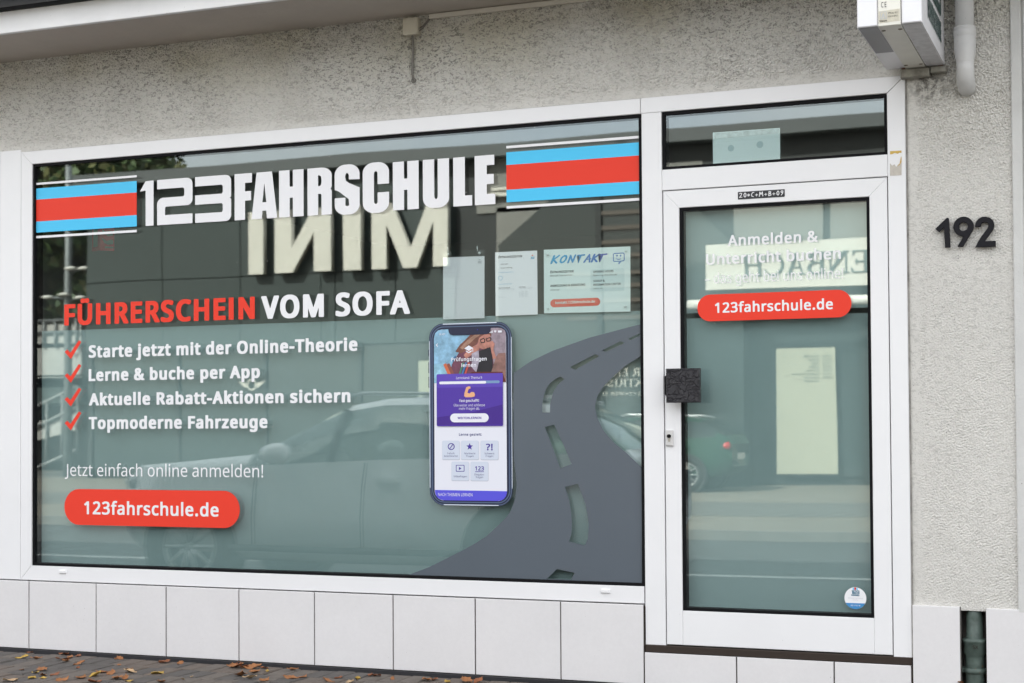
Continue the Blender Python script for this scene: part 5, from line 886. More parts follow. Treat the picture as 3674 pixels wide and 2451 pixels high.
def render_wall():
    st = 0.004
    x0, x1, z0, z1 = -5.80, -0.452, 0.40, 3.165
    nx, nz = int(round((x1 - x0) / st)) + 1, int(round((z1 - z0) / st)) + 1
    X = np.linspace(x0, x1, nx)
    Z = np.linspace(z0, z1, nz)
    XX, ZZ = np.meshgrid(X, Z)
    n1 = noise_field(nx, nz, st, 0.034, 0.8, 1)
    n2 = np.where(XX > -0.9, noise_field(nx, nz, st, 0.0125, 0.9, 6), noise_field(nx, nz, st, 0.016, 0.8, 2))
    n3 = noise_field(nx, nz, st, 0.5, 1.0, 3)
    n4 = noise_field(nx, nz, st, 0.026, 0.6, 5)
    # scraped finish: short overhanging ledges over a pitted ground
    ph = ZZ / 0.017 + 1.5 * n1
    saw = 1 - (ph - np.floor(ph))
    led = 1 / (1 + np.exp(-4.0 * (n4 - 0.25)))
    pit = 1 / (1 + np.exp(-3.0 * (n2 + 0.6)))
    coarse = np.clip((ZZ - 2.75) / 0.3, 0, 1) * (0.65 + 0.35 * np.clip((XX + 5.5) / 3.0, 0, 1))
    wl_ = np.where(XX > -0.9, np.clip((ZZ - 2.0) / 0.9, 0, 1) * 0.8, coarse)
    h = saw * led * (0.35 + 0.9 * wl_) + 0.65 * pit
    amp = np.where((XX > -0.9), 0.0036 + 0.005 * np.clip((ZZ - 1.9) / 0.8, 0, 1), 0.0095) * (1 + 0.2 * np.tanh(n3))
    # trowelled smooth beside the frames and along the window head
    wob = 0.006 * noise_field(nx, nz, st, 0.09, 1.0, 4)
    smooth = np.clip((XX + 0.842 + wob) / 0.012, 0, 1)
    top = np.clip((ZZ - 2.70 + wob) / 0.03, 0, 1)
    mask = np.where(ZZ > 2.68, np.maximum(top, 0) * np.where(XX > -0.9, 1, 1), smooth)
    mask = np.where((XX > -0.842) & (ZZ > 2.6), 1, mask)
    Yy = 0.004 - h * amp * (0.08 + 0.92 * mask)
    keep = ~((XX < -0.8865) & (ZZ < 2.672))
    idx = -np.ones(XX.shape, int)
    idx[keep] = np.arange(keep.sum())
    co = np.stack([XX[keep], Yy[keep], ZZ[keep]], 1)
    q = np.stack([idx[:-1, :-1], idx[:-1, 1:], idx[1:, 1:], idx[1:, :-1]], -1).reshape(-1, 4)
    q = q[(q >= 0).all(1)]
    me = bpy.data.meshes.new('wall')
    me.vertices.add(len(co))
    me.vertices.foreach_set('co', co.ravel())
    me.loops.add(q.size)
    me.loops.foreach_set('vertex_index', q.ravel())
    me.polygons.add(len(q))
    me.polygons.foreach_set('loop_start', np.arange(0, q.size, 4))
    me.polygons.foreach_set('use_smooth', np.zeros(len(q), bool))
    me.update(calc_edges=True)
    return link('wall', me, shop, [M_RENDER])


# render colour: dirt and painted shade under bumps as dark flecks, and a yellowish bloom of its own shape
_nt = M_RENDER.node_tree
specks(M_RENDER, (0.25, 0.24, 0.22), 105.0, 0.30, 0.7, 2.2)


def render_grime_shade(m):
    """short curled marks, dirt and painted shade under ledges, thickest on the window head; yellow blooms; a dark patch below the sign box"""
    nt = m.node_tree
    b = nt.nodes['Principled BSDF']
    new, lk_ = nt.nodes.new, nt.links.new
    geo = new('ShaderNodeNewGeometry')
    sep = new('ShaderNodeSeparateXYZ')
    lk_(geo.outputs['Position'], sep.inputs[0])

    def ramp(sock, a, c, lo=0.0, hi=1.0):
        r = new('ShaderNodeMapRange')
        r.interpolation_type = 'SMOOTHSTEP'
        for k, v in (('From Min', a), ('From Max', c), ('To Min', lo), ('To Max', hi)):
            r.inputs[k].default_value = v
        lk_(sock, r.inputs['Value'])
        return r.outputs['Result']

    def noise(scale, sx=1.0, sz=1.0, detail=2.0, distort=0.0):
        mp = new('ShaderNodeMapping')
        mp.inputs['Scale'].default_value = (sx, 1.0, sz)
        lk_(geo.outputs['Position'], mp.inputs['Vector'])
        n = new('ShaderNodeTexNoise')
        n.inputs['Scale'].default_value = scale
        n.inputs['Detail'].default_value = detail
        n.inputs['Distortion'].default_value = distort
        lk_(mp.outputs[0], n.inputs['Vector'])
        return n.outputs['Fac']

    def mul(p, q):
        k = new('ShaderNodeMath')
        k.operation = 'MULTIPLY'
        for i, s in enumerate((p, q)):
            if isinstance(s, float):
                k.inputs[i].default_value = s
            else:
                lk_(s, k.inputs[i])
        return k.outputs[0]

    def blend(fac, color):
        mx = new('ShaderNodeMix')
        mx.data_type = 'RGBA'
        lk_(fac, mx.inputs['Factor'])
        lk_(b.inputs['Base Color'].links[0].from_socket, mx.inputs['A'])
        mx.inputs['B'].default_value = (*color, 1)
        lk_(mx.outputs['Result'], b.inputs['Base Color'])

    blend(mul(mul(ramp(noise(1.6, 1, 1, 4), 0.40, 0.66), ramp(sep.outputs['Z'], 2.75, 3.1)), 0.6), (0.56, 0.53, 0.42))
    marks = ramp(noise(70.0, 0.60, 1.2, 2.0, 1.3), 0.55, 0.60)  # dark crescents: shade below the ledges painted in, along with dirt
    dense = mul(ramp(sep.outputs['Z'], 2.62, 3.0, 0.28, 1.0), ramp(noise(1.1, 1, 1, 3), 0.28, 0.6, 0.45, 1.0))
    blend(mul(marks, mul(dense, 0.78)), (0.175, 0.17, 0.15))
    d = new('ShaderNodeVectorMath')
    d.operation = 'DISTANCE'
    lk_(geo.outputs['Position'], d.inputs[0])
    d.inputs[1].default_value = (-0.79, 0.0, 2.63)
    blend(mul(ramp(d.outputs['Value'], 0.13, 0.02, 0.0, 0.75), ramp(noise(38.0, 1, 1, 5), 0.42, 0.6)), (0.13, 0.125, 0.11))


render_grime_shade(M_RENDER)
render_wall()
mb = MB()
mb.box(-5.80, 0.012, 2.676, -0.452, 0.3, 3.165)               # masonry behind the render
mb.box(-0.880, 0.012, 0.0, -0.69, 0.3, 2.676)
mb.box(-0.58, 0.012, 0.0, -0.452, 0.3, 2.676)
mb.box(-0.69, 0.012, 0.43, -0.58, 0.3, 2.676)
mb.box(-5.80, 0.03, 0.0, -0.88, 0.3, 0.15)
mb.box(-5.80, 0.03, 0.15, -2.066, 0.3, 0.372)
mb.build('masonry', M_PLASTER, shop)
mb = MB()
mb.box(-0.455, -0.014, 0.40, -0.412, 0.3, 3.165, 0, 0.004)
mb.box(-0.404, 0.002, 0.40, 9.0, 0.3, 3.165)
mb.box(-0.412, 0.012, 0.40, -0.404, 0.3, 3.165)
mb.build('plaster_lisene', M_PLASTER, shop)
mb = MB()
mb.box(-16.0, 0.0, 0.0, -6.6, 0.3, 3.165)  # unseen length added so no sun leaks round the sides
mb.box(-6.6, 0.0, 2.684, -5.80, 0.3, 3.165)
mb.box(-16.0, 0.05, 3.4, 9.0, 0.35, 6.4)  # unseen upper storey, added and sized to shade the road and car
mb.box(-16.0, 0.35, -0.1, -15.7, 8.6, 6.4)
mb.box(8.7, 0.35, -0.1, 9.0, 8.6, 6.4)
mb.box(-16.0, 8.6, -0.1, 9.0, 8.9, 6.4)
mb.box(-0.404, 0.002, -0.02, 9.0, 0.3, 0.40)
mb.build('outer_wall', M_PLASTER, shop)
box('roof', -16.3, -0.3, 6.4, 9.3, 9.2, 6.6, M_GUTTER, shop)  # unseen roof of the added storey, also keeps the sun off
box('soffit', -16.0, -0.505, 3.165, 9.0, 0.35, 3.20, M_SOFFIT, shop)
box('fascia', -16.0, -0.53, 3.158, 9.0, -0.507, 3.268, M_FASCIA, shop, 0.003)
mb = MB()
n = 10
vs, fs = [], []
for x in (-16.0, 9.0):
    for k in range(n + 1):
        a = math.pi + math.pi * k / n
        vs.append((x, -0.60 + 0.068 * math.cos(a), 3.338 + 0.068 * math.sin(a)))
for k in range(n):
    fs.append((k, k + 1, n + 2 + k, n + 1 + k))
mb.add(vs, fs, 0, True)
mb.box(-16.0, -0.532, 3.27, 9.0, 0.05, 3.40)
mb.build('gutter', M_GUTTER, shop)
# white cladding panel left of the window, two seams
mb = MB()
mb.box(-5.68, 0.001, 0.378, -5.5405, 0.06, 2.684, 0, 0.002)
mb.box(-6.60, 0.0, 0.378, -5.6835, 0.06, 2.684, 0, 0.002)
mb.build('cladding_panel', M_ALU, shop)

# base tiles: joints 4 mm, tile faces slightly proud and not quite in one plane
jx = [-6.335, -5.905, -5.475, -5.044, -4.613, -4.182, -3.752, -3.323, -2.894, -2.466, -2.0665]


def tile(x0, x1, z0, z1, y0=-0.010):
    y = y0 + random.uniform(-0.0012, 0.0012)
    return box('tile', x0 + 0.0030, y, z0, x1 - 0.0030, 0.03, z1, M_TILE, shop, 0.0018)


for a, b in zip(jx, jx[1:]):
    tile(a, b, 0.016, 0.372)
for a, b in ((-2.0655, -1.642), (-1.642, -1.2145), (-1.2145, -0.888)):
    tile(a, b, 0.016, 0.160, -0.012)
tile(-0.8845, -0.686, 0.016, 0.416, -0.014)
tile(-0.586, -0.10, 0.016, 0.413, -0.014)
for x in (-0.10, 0.33, 0.76):
    tile(x, x + 0.43, 0.016, 0.413, -0.014)
mb = MB()
mb.box(-6.6, -0.003, -0.02, -2.0665, 0.03, 0.370)
mb.box(-2.0665, -0.003, -0.02, -0.69, 0.03, 0.158)
mb.build('tile_grout', M_SEAM, shop)
box('bitumen_strip', -6.6, -0.030, -0.05, -0.69, -0.0035, 0.013, mat('bitumen', (0.02, 0.02, 0.023), 0.8, bump=0.4, bscale=40), shop)
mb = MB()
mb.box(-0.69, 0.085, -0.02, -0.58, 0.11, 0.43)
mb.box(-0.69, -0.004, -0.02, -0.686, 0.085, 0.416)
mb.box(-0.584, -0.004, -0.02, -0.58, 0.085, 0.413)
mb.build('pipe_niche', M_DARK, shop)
# dark weather bar under the door
box('threshold', -2.062, -0.006, 0.161, -0.886, 0.06, 0.194, M_SEAM, shop, 0.003)

box('seal_joint', -0.8862, -0.0015, 0.195, -0.8795, 0.012, 2.668, mat('weathered_seal', (0.26, 0.25, 0.23), 0.9, var=0.5, vscale=14), shop)

# room behind the glass
mb = MB()
X0, X1, Y0, Y1, Z0, Z1 = -5.9, -0.55, 0.31, 5.2, 0.12, 2.72
mb.add([(X0, Y0, Z0), (X1, Y0, Z0), (X1, Y1, Z0), (X0, Y1, Z0)], [(0, 1, 2, 3)], 1)
mb.add([(X0, Y0, Z1), (X1, Y0, Z1), (X1, Y1, Z1), (X0, Y1, Z1)], [(3, 2, 1, 0)], 0)
mb.add([(X0, Y1, Z0), (X1, Y1, Z0), (X1, Y1, Z1), (X0, Y1, Z1)], [(0, 1, 2, 3)], 0)
mb.add([(X0, 0.07, Z0), (X0, Y1, Z0), (X0, Y1, Z1), (X0, 0.07, Z1)], [(0, 1, 2, 3)], 0)
mb.add([(X1, 0.07, Z0), (X1, Y1, Z0), (X1, Y1, Z1), (X1, 0.07, Z1)], [(3, 2, 1, 0)], 0)
mb.build('room_lining', [M_ROOM, M_ROOMD], shop)


# ---- shop window
def mitred(x0, z0, x1, z1, w, y0, y1, bev=0.0022, gap=0.0005):
    """four mitred frame members, w = (left, bottom, right, top)"""
    mb = MB()
    a, b, c, d = x0 + w[0], z0 + w[1], x1 - w[2], z1 - w[3]
    for poly in ([(x0, z0), (a, b), (a, d), (x0, z1)], [(x0, z0), (x1, z0), (c, b), (a, b)],
                 [(x1, z0), (x1, z1), (c, d), (c, b)], [(x0, z1), (a, d), (c, d), (x1, z1)]):
        if abs(sum(poly[i - 1][0] * poly[i][1] - poly[i][0] * poly[i - 1][1] for i in range(4))) < 1e-7:
            continue
        s = sum(poly[i - 1][0] * poly[i][1] - poly[i][0] * poly[i - 1][1] for i in range(4))
        if s < 0:
            poly = poly[::-1]
        mb.prism(inset(poly, gap), y0, y1, 0, bev)
    return mb


def gasket(name, x0, z0, x1, z1, w, y0, y1, parent):
    mb = MB()
    mb.box(x0, y0, z0, x0 + w, y1, z1)
    mb.box(x1 - w, y0, z0, x1, y1, z1)
    mb.box(x0 + w, y0, z0, x1 - w, y1, z0 + w)
    mb.box(x0 + w, y0, z1 - w, x1 - w, y1, z1)
    return mb.build(name, M_RUBBER, parent)


def pane(name, x0, z0, x1, z1, y, m, parent):
    return MB().add([(x0, y, z0), (x1, y, z0), (x1, y, z1), (x0, y, z1)], [(0, 1, 2, 3)]).build(name, m, parent)


YG, YI, YF = 0.020, 0.043, 0.066        # outer pane, inner pane, frosted film behind
win = empty('shop_window', (-3.76, 0.0, 0.377), 0)
win.parent = shop
win.matrix_parent_inverse = Matrix.Translation(-shop.location)
mitred(-5.5385, 0.377, -2.0665, 2.672, (0.0725, 0.078, 0.0, 0.071), 0.0, 0.08).build('frame', M_ALU, win)
gasket('gasket', -5.466, 0.455, -2.0645, 2.601, 0.013, 0.009, 0.075, win)
pane('pane', -5.457, 0.464, -2.073, 2.592, YG, M_GLASS, win)
pane('pane', -5.457, 0.464, -2.073, 2.592, YI, M_GLASS2, win)
box('frosted_film', -5.452, YF, 0.46, -2.078, YF + 0.002, 1.708, M_FILM, win)
for x in (-5.281, -2.271):
    mb = MB()
    mb.box(x, -0.008, 0.419, x + 0.043, 0.002, 0.437, 0, 0.003)
    mb.build('drain_cap', M_ALU, win)

# ---- door frame, fanlight and door leaf
door = empty('shop_door', (-1.46, 0.0, 0.19), 0)
door.parent = shop
door.matrix_parent_inverse = Matrix.Translation(-shop.location)
mb = MB()
mb.box(-2.0615, 0.0, 0.194, -1.9675, 0.08, 2.601, 0, 0.002)            # post between window and door
mb.box(-1.9665, 0.0, 2.244, -0.9645, 0.08, 2.338, 0, 0.002)            # bar under the fanlight
mb.prism([(-0.9635, 0.192), (-0.8865, 0.192), (-0.8865, 2.671), (-0.9635, 2.600)], 0.0, 0.08, 0, 0.002)
mb.prism([(-2.0645, 2.602), (-0.9645, 2.602), (-0.8875, 2.672), (-2.0645, 2.672)], 0.0, 0.08, 0, 0.002)
mb.box(-1.975, 0.03, 0.19, -0.955, 0.08, 2.25)                         # rebate behind the leaf
mb.v = mb.v[:-8]
mb.f = mb.f[:-6]
mb.mi = mb.mi[:-6]
mb.sm = mb.sm[:-6]
mb.build('frame', M_ALU, door)
mb = MB()
mb.box(-1.968, 0.034, 0.194, -1.950, 0.08, 2.244)
mb.box(-0.978, 0.034, 0.194, -0.963, 0.08, 2.244)
mb.box(-1.950, 0.034, 2.225, -0.978, 0.08, 2.244)
mb.box(-1.950, 0.034, 0.194, -0.978, 0.08, 0.210)
mb.build('rebate_seal', M_RUBBER, door)
mb = MB()                                                              # leaf: stiles mitred at the top, bottom rail butted
L0, L1, B0, T1 = -1.9630, -0.9680, 0.199, 2.240
mb.prism([(L0, B0), (-1.889, B0), (-1.889, 2.161), (L0, T1)], 0.003, 0.07, 0, 0.0022)
mb.prism([(-1.0435, B0), (L1, B0), (L1, T1), (-1.0435, 2.161)], 0.003, 0.07, 0, 0.0022)
mb.prism([(L0, T1), (-1.889, 2.1615), (-1.0435, 2.1615), (L1, T1)], 0.003, 0.07, 0, 0.0022)
mb.box(-1.8885, 0.003, B0, -1.044, 0.07, 0.3525, 0, 0.0022)
mb.build('leaf_frame', M_ALU, door)
gasket('gasket', -1.8885, 0.353, -1.044, 2.161, 0.013, 0.009, 0.068, door)
pane('pane', -1.879, 0.362, -1.053, 2.152, YG, M_GLASS, door)
pane('pane', -1.879, 0.362, -1.053, 2.152, YI, M_GLASS2, door)
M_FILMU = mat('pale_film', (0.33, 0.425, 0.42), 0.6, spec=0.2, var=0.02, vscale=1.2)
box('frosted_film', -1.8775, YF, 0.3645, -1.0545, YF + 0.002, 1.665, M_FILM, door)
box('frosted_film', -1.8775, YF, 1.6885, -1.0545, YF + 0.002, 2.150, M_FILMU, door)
gasket('gasket', -1.9665, 2.3385, -0.9645, 2.6005, 0.013, 0.009, 0.075, door)
pane('fanlight_pane', -1.957, 2.348, -0.974, 2.591, YG, M_GLASS, door)
pane('fanlight_pane', -1.957, 2.348, -0.974, 2.591, YI, M_GLASS2, door)

# door handle: a plate of wrinkled black casting on a flat backplate
M_CAST = mat('black_casting', (0.022, 0.021, 0.026), 0.42, bump=0.0)
_nt = M_CAST.node_tree
_g = _nt.nodes.new('ShaderNodeNewGeometry')
_n = _nt.nodes.new('ShaderNodeTexNoise')
_n.inputs['Scale'].default_value = 22.0
_n.inputs['Detail'].default_value = 3
_a = _nt.nodes.new('ShaderNodeMix')
_a.data_type = 'VECTOR'
_a.inputs['Factor'].default_value = 0.09
_nt.links.new(_g.outputs['Position'], _n.inputs['Vector'])
_nt.links.new(_g.outputs['Position'], _a.inputs['A'])
_nt.links.new(_n.outputs['Color'], _a.inputs['B'])
_v = _nt.nodes.new('ShaderNodeTexVoronoi')
_v.feature = 'DISTANCE_TO_EDGE'
_v.inputs['Scale'].default_value = 38.0
_nt.links.new(_a.outputs['Result'], _v.inputs['Vector'])
_r = _nt.nodes.new('ShaderNodeMapRange')
_r.inputs['From Max'].default_value = 0.12
_nt.links.new(_v.outputs['Distance'], _r.inputs['Value'])
_b = _nt.nodes.new('ShaderNodeBump')
_b.inputs['Strength'].default_value = 0.9
_b.inputs['Distance'].default_value = 0.006
_nt.links.new(_r.outputs['Result'], _b.inputs['Height'])
_nt.links.new(_b.outputs['Normal'], _nt.nodes['Principled BSDF'].inputs['Normal'])
a, b = P(2388.5, 1323, -0.075), P(2510.5, 1444, -0.075)
mb = MB()
mb.box(a.x, -0.075, b.z, b.x, -0.048, a.z, 0, 0.004)
mb.box(a.x + 0.028, -0.048, b.z + 0.045, a.x + 0.058, -0.004, a.z - 0.045)
h = mb.build('handle', M_CAST, door)
box('backplate', -1.9605, -0.006, 1.318, -1.905, 0.003, 1.406, M_RUBBER, door, 0.002)
mb = MB()
mb.box(-1.957, -0.009, 1.090, -1.925, 0.003, 1.160, 0, 0.003)
lk = mb.build('lock_plate', mat('satin_plate', (0.66, 0.65, 0.64), 0.35, 0.3), door)
MB().lathe([(0.0, -0.020), (0.007, -0.020), (0.0085, -0.018), (0.0085, -0.008)], (-1.941, 0, 1.134), 'y', 18).build('key_cylinder', M_RUBBER, door)
flat('key_slot', [rrect(-1.9455, 1.108, -1.9365, 1.128, 0.004)], -0.0095, mat('brass', (0.45, 0.42, 0.36), 0.4, 0.6), door)

# ------------------------------------------------------------------ lettering and prints on the glass
M_VWHITE = mat('white_vinyl', (0.82, 0.82, 0.835), 0.45)
M_VRED = mat('red_vinyl', (0.80, 0.050, 0.026), 0.5, spec=0.25)
M_VBLUE = mat('blue_vinyl', (0.085, 0.56, 0.88), 0.5, spec=0.25)
M_VGREY = mat('grey_vinyl', (0.105, 0.125, 0.148), 0.27, var=0.03, vscale=2.0)
YV = YG - 0.0012


def letters_thing(name, label, s, face, left, right, top, m, group=None, y=YV):
    """one line of vinyl lettering: a thing whose parts are its words"""
    a, b, c = P(*left, y), P(*right, y), P(*top, y)
    z = (a.z + b.z) / 2
    e = empty(name, ((a.x + b.x) / 2, y, z), 0, label, 'lettering', group)
    loops = fit(word_loops(s, face), a.x, b.x, z, c.z - z)
    k = 0
    for w in s.split(' '):
        n = len(word_loops(w, face))
        flat('word', loops[k:k + n], y, m, e)
        k += n
    return e


# striped bands either side of the name
def stripes(x0, x1, zs, label):
    t = empty('stripe_decal', ((x0 + x1) / 2, YV, zs[-1]), 0, label, 'decal', 'striped bands beside the big name')
    ms = [M_VWHITE, None, M_VBLUE, M_VRED, M_VBLUE, None, M_VWHITE]
    for k, m in enumerate(ms):
        if m:
            flat('stripe', [[(x0, zs[k + 1]), (x1, zs[k + 1]), (x1, zs[k]), (x0, zs[k])]], YV, m, t)


def zmean(*pp):
    return sum(P(a, b, YV).z for a, b in pp) / len(pp)


def lz(y_left, y_right):          # left band, read in a crop at (100, 480)
    return zmean((100 + 55 / 2.612, 480 + y_left / 2.612), (100 + 1020 / 2.612, 480 + y_right / 2.612))


def rz(y_left, y_right):          # right band, read in a crop at (1700, 500)
    return zmean((1700 + 445 / 3.792, 500 + y_left / 3.792), (1700 + 2258 / 3.792, 500 + y_right / 3.792))


zs = [lz(463, 388), lz(483, 408), lz(517, 441), lz(620, 550), lz(825, 762), lz(929, 868), lz(960, 900), lz(982, 922)]
ZB = zs
stripes(P(121.0, 700, YV).x, P(490.5, 700, YV).x, [zs[0], zs[1], zs[2], zs[3], zs[4], zs[5], zs[6], zs[7]],
        'blue, red and white striped band at the left edge of the window')
zr = [rz(95, -55), rz(130, -19), rz(181, 37), rz(354, 215), rz(691, 565), rz(861, 741), rz(912, 793), rz(948, 829)]
stripes(P(1817.0, 650, YV).x, P(2295.5, 650, YV).x, zr, 'blue, red and white striped band at the right end of the name')

# the big name: 123 in outline figures, the rest in heavy narrow capitals
name = empty('shop_name', (P(500, 800, YV).x, YV, P(500, 810, YV).z), 0,
             'big white 123FAHRSCHULE lettering across the top of the window', 'lettering')
n_top = (P(563.6, 644.6, YV).z + P(1045, 611, YV).z) / 2
n_bot = (P(563.6, 808.5, YV).z + P(1045, 778.3, YV).z) / 2
for c, a, b in (('1', 502.0, 551.0), ('2', 563.6, 690.7), ('3', 699.9, 829.3), ('F', 841.6, 904), ('A', 902.6, 994.4),
                ('H', 1001.2, 1089.3), ('R', 1103.3, 1190.5), ('S', 1200.7, 1290.5), ('C', 1301.5, 1396),
                ('H', 1409.6, 1502.3), ('U', 1517.2, 1611.6), ('L', 1626.5, 1694.1), ('E', 1703.5, 1777.1)):
    xa, xb = P(a, 700, YV).x, P(b, 700, YV).x
    o = 0.006 if c in 'SC' else 0.0
    flat('letter', fit(word_loops(c, 'impact'), xa, xb, n_bot - o, n_top - n_bot + 2 * o), YV, M_VWHITE, name)

letters_thing('slogan_lettering', 'red FÜHRERSCHEIN lettering on the left of the window', 'FÜHRERSCHEIN', 'extra',
              (230.6, 1167.3), (914.2, 1145.3), (233, 1092.5), M_VRED)
letters_thing('slogan_lettering', 'white VOM SOFA lettering after the red FÜHRERSCHEIN', 'VOM SOFA', 'extra',
              (937.8, 1144), (1470.8, 1127), (940, 1062.5), M_VWHITE)
for s, l, r, t in (('Starte jetzt mit der Online-Theorie', (318, 1283), (1282.5, 1259.5), (320, 1239.5)),
                   ('Lerne & buche per App', (318, 1369.2), (932.5, 1354.5), (318, 1324.7)),
                   ('Aktuelle Rabatt-Aktionen sichern', (319, 1455.5), (1257.4, 1443.2), (319, 1411.5)),
                   ('Topmoderne Fahrzeuge', (318, 1540.7), (959.7, 1535.4), (318, 1496.2))):
    letters_thing('list_lettering', 'white line reading %s on the window' % s, s, 'extra', l, r, t, M_VWHITE,
                  'white lines of the ticked list')
letters_thing('list_lettering', 'thin white line reading Jetzt einfach online anmelden', 'Jetzt einfach online anmelden!', 'regular',
              (232.5, 1707.5), (944.3, 1712.8), (238, 1665.0), M_VWHITE)

for k, w in enumerate(('Starte', 'Lerne', 'Aktuelle', 'Topmoderne')):
    dy = 222.4 * k
    pts = PL([(100 + x / 2.613, 1080 + (y + dy) / 2.613) for x, y in
              ((345, 478), (368, 455), (399, 486), (478, 368), (501, 384), (403, 545))], YV)
    tag(flat('check_mark', [pts], YV, M_VRED), 'red tick in front of the line starting %s' % w, 'decal', 'red ticks of the list')


def pill(x0, x1, z0, z1, label, l, r, t):
    e = empty('web_address_pill', ((x0 + x1) / 2, YV, z0), 0, label, 'decal', 'red web address pills')
    flat('pill', [rrect(x0, z0, x1, z1, (z1 - z0) / 2 - 1e-4, 14)], YV, M_VRED, e)
    text_px('lettering', '123fahrschule.de', 'bold', l, r, t, YV - 0.0008, M_VWHITE, e)


za = (P(300, 1754.8, YV).z + P(800, 1761.5, YV).z) / 2
zb = (P(300, 1884, YV).z + P(800, 1894.5, YV).z) / 2
pill(P(230.9, 1820, YV).x, P(860.3, 1820, YV).x, zb, za, 'red 123fahrschule.de pill at the bottom left of the window',
     (302.2, 1845.3), (784.3, 1853.5), (309, 1799.0))
za = (P(2540, 1056.5, YV).z + P(3000, 1041.0, YV).z) / 2
zb = (P(2546, 1152.5, YV).z + P(3010, 1139.5, YV).z) / 2
pill(P(2502, 1100, YV).x, P(3055, 1090, YV).x, zb, za, 'red 123fahrschule.de pill across the middle of the door glass',
     (2565.5, 1122.5), (2988.5, 1110.0), (2572, 1086.5))
letters_thing('door_lettering', 'bold white Anmelden & lettering on the door glass', 'Anmelden &', 'bold',
              (2611, 882.5), (2935, 868.5), (2640, 843.0), M_VWHITE)
letters_thing('door_lettering', 'bold white Unterricht buchen lettering on the door glass', 'Unterricht buchen', 'bold',
              (2533.5, 949), (3017, 931), (2537, 911.5), M_VWHITE)
letters_thing('door_lettering', 'thin white das geht bei uns online lettering on the door glass', '– das geht bei uns online!', 'regular',
              (2529, 1017.5), (3025, 999.5), (2560, 980.5), M_VWHITE)

# ---- the winding road
edge = [(2298.5, 1163.5), (2218, 1184.5), (2114, 1212), (1983.6, 1258.3), (1905, 1296), (1842.3, 1339), (1842.5, 1480), (1842.5, 1640),
        (1849, 1690), (1854, 1744), (1848, 1790), (1833, 1832), (1819, 1853.7), (1790, 1883), (1746, 1924), (1705, 1950), (1668, 1971),
        (1600, 2005), (1537.7, 2036), (1467.5, 2062.5), (1700, 2070.5), (2000, 2081), (2303.5, 2091.5), (2302.6, 1677.5), (2262, 1640),
        (2250, 1627), (2203, 1589), (2166.5, 1547), (2143, 1500), (2135.0, 1458), (2143, 1421.5), (2166.5, 1385), (2203, 1348.3),
        (2245, 1311.6), (2299.0, 1278)]
dashes = [[(2252.8, 1215), (2296.0, 1196), (2296.5, 1204.5), (2263, 1220.6)],
          [(2160, 1256.7), (2226.6, 1224.3), (2242.3, 1230.6), (2172.7, 1263.5)],
          [(2045, 1317.4), (2135, 1270.8), (2150.7, 1278.7), (2063.4, 1327.3)],
          [(1944.7, 1477), (1945.5, 1455), (1949, 1428), (1957.2, 1400.5), (1968, 1381), (1982, 1368), (1997, 1357), (2012, 1350.8), (2025.2, 1361.3),
           (2012, 1371), (1999, 1384.8), (1985, 1407), (1979, 1430), (1974, 1447.6), (1973, 1480), (1947, 1480.5)],
          [(1954.6, 1532.3), (1988.6, 1524.0), (2020, 1593), (2051, 1665), (2010.3, 1680.6), (1983, 1606)],
          [(2027.5, 1746.8), (2073.4, 1736.4), (2090, 1780.7), (2100, 1808), (2105.6, 1838), (2111, 1870), (2112, 1885), (2109, 1932), (2097.8, 1956.8),
           (2041.6, 1943.3), (2047, 1928), (2051, 1911), (2052.5, 1869.3), (2049, 1835), (2042, 1795)],
          [(1997.8, 2041.7), (2062.4, 2055.8), (2048, 2080.0), (1962, 2077.0), (1980, 2060)]]
t = empty('road_decal', (P(1900, 2060, YV).x, YV, P(1900, 2060, YV).z), 0,
          'grey winding road decal with cut out dashes on the right of the window', 'decal')
flat('road', [PL(edge, YV)] + [PL(d, YV) for d in dashes], YV, M_VGREY, t)

# ---- the phone print, drawn in its own grid (806 x 1568 over a 360 x 700 pixel crop at 1520, 1140)
YP = YV - 0.0012
pa, pb = P(1520 + 47 / 2.2389, 1140 + 776 / 2.2389, YP), P(1520 + 711 / 2.2389, 1140 + 776 / 2.2389, YP)
pt, pbm = P(1690, 1140 + 40 / 2.2389, YP), P(1690, 1140 + 1511 / 2.2389, YP)
PX0, PSX = pa.x, (pb.x - pa.x) / 664.0
PZ0, PSZ = pt.z, (pt.z - pbm.z) / 1471.0


def pu(u):
    return PX0 + (u - 47) * PSX


def pv(v):
    return PZ0 - (v - 40) * PSZ


def prr(u0, v0, u1, v1, r, n=8):
    return rrect(pu(u0), pv(v1), pu(u1), pv(v0), r * PSX, n)


def ppoly(pts):
    return [(pu(u), pv(v)) for u, v in pts]


phone = empty('phone_decal', (pu(379), YP, pv(1511)), 0, 'smartphone print showing a learning app on the window', 'decal')
PM = {}
PHOTO_TONES = ('sky', 'pinkwall', 'paleblue', 'chair', 'plaid', 'hair', 'hairlight', 'skin', 'blouse', 'vest', 'laptop', 'desk')


def pm(key, c, rough=0.45):
    if key not in PM:
        PM[key] = mat('print_' + key, c, rough, var=0.35 if key in PHOTO_TONES else 0.0, vscale=28.0)
    return PM[key]


K = 0.0006
LAY = [0]


def pf(name, loops, key, c, lay):
    return flat(name, loops, YP - K * lay, pm(key, c), phone)


def ptext(name, s, face, u0, u1, vbase, cap, key, c, lay):
    return text(name, s, face, pu(u0), pu(u1), pv(vbase), cap * PSZ, YP - K * lay, pm(key, c), phone)


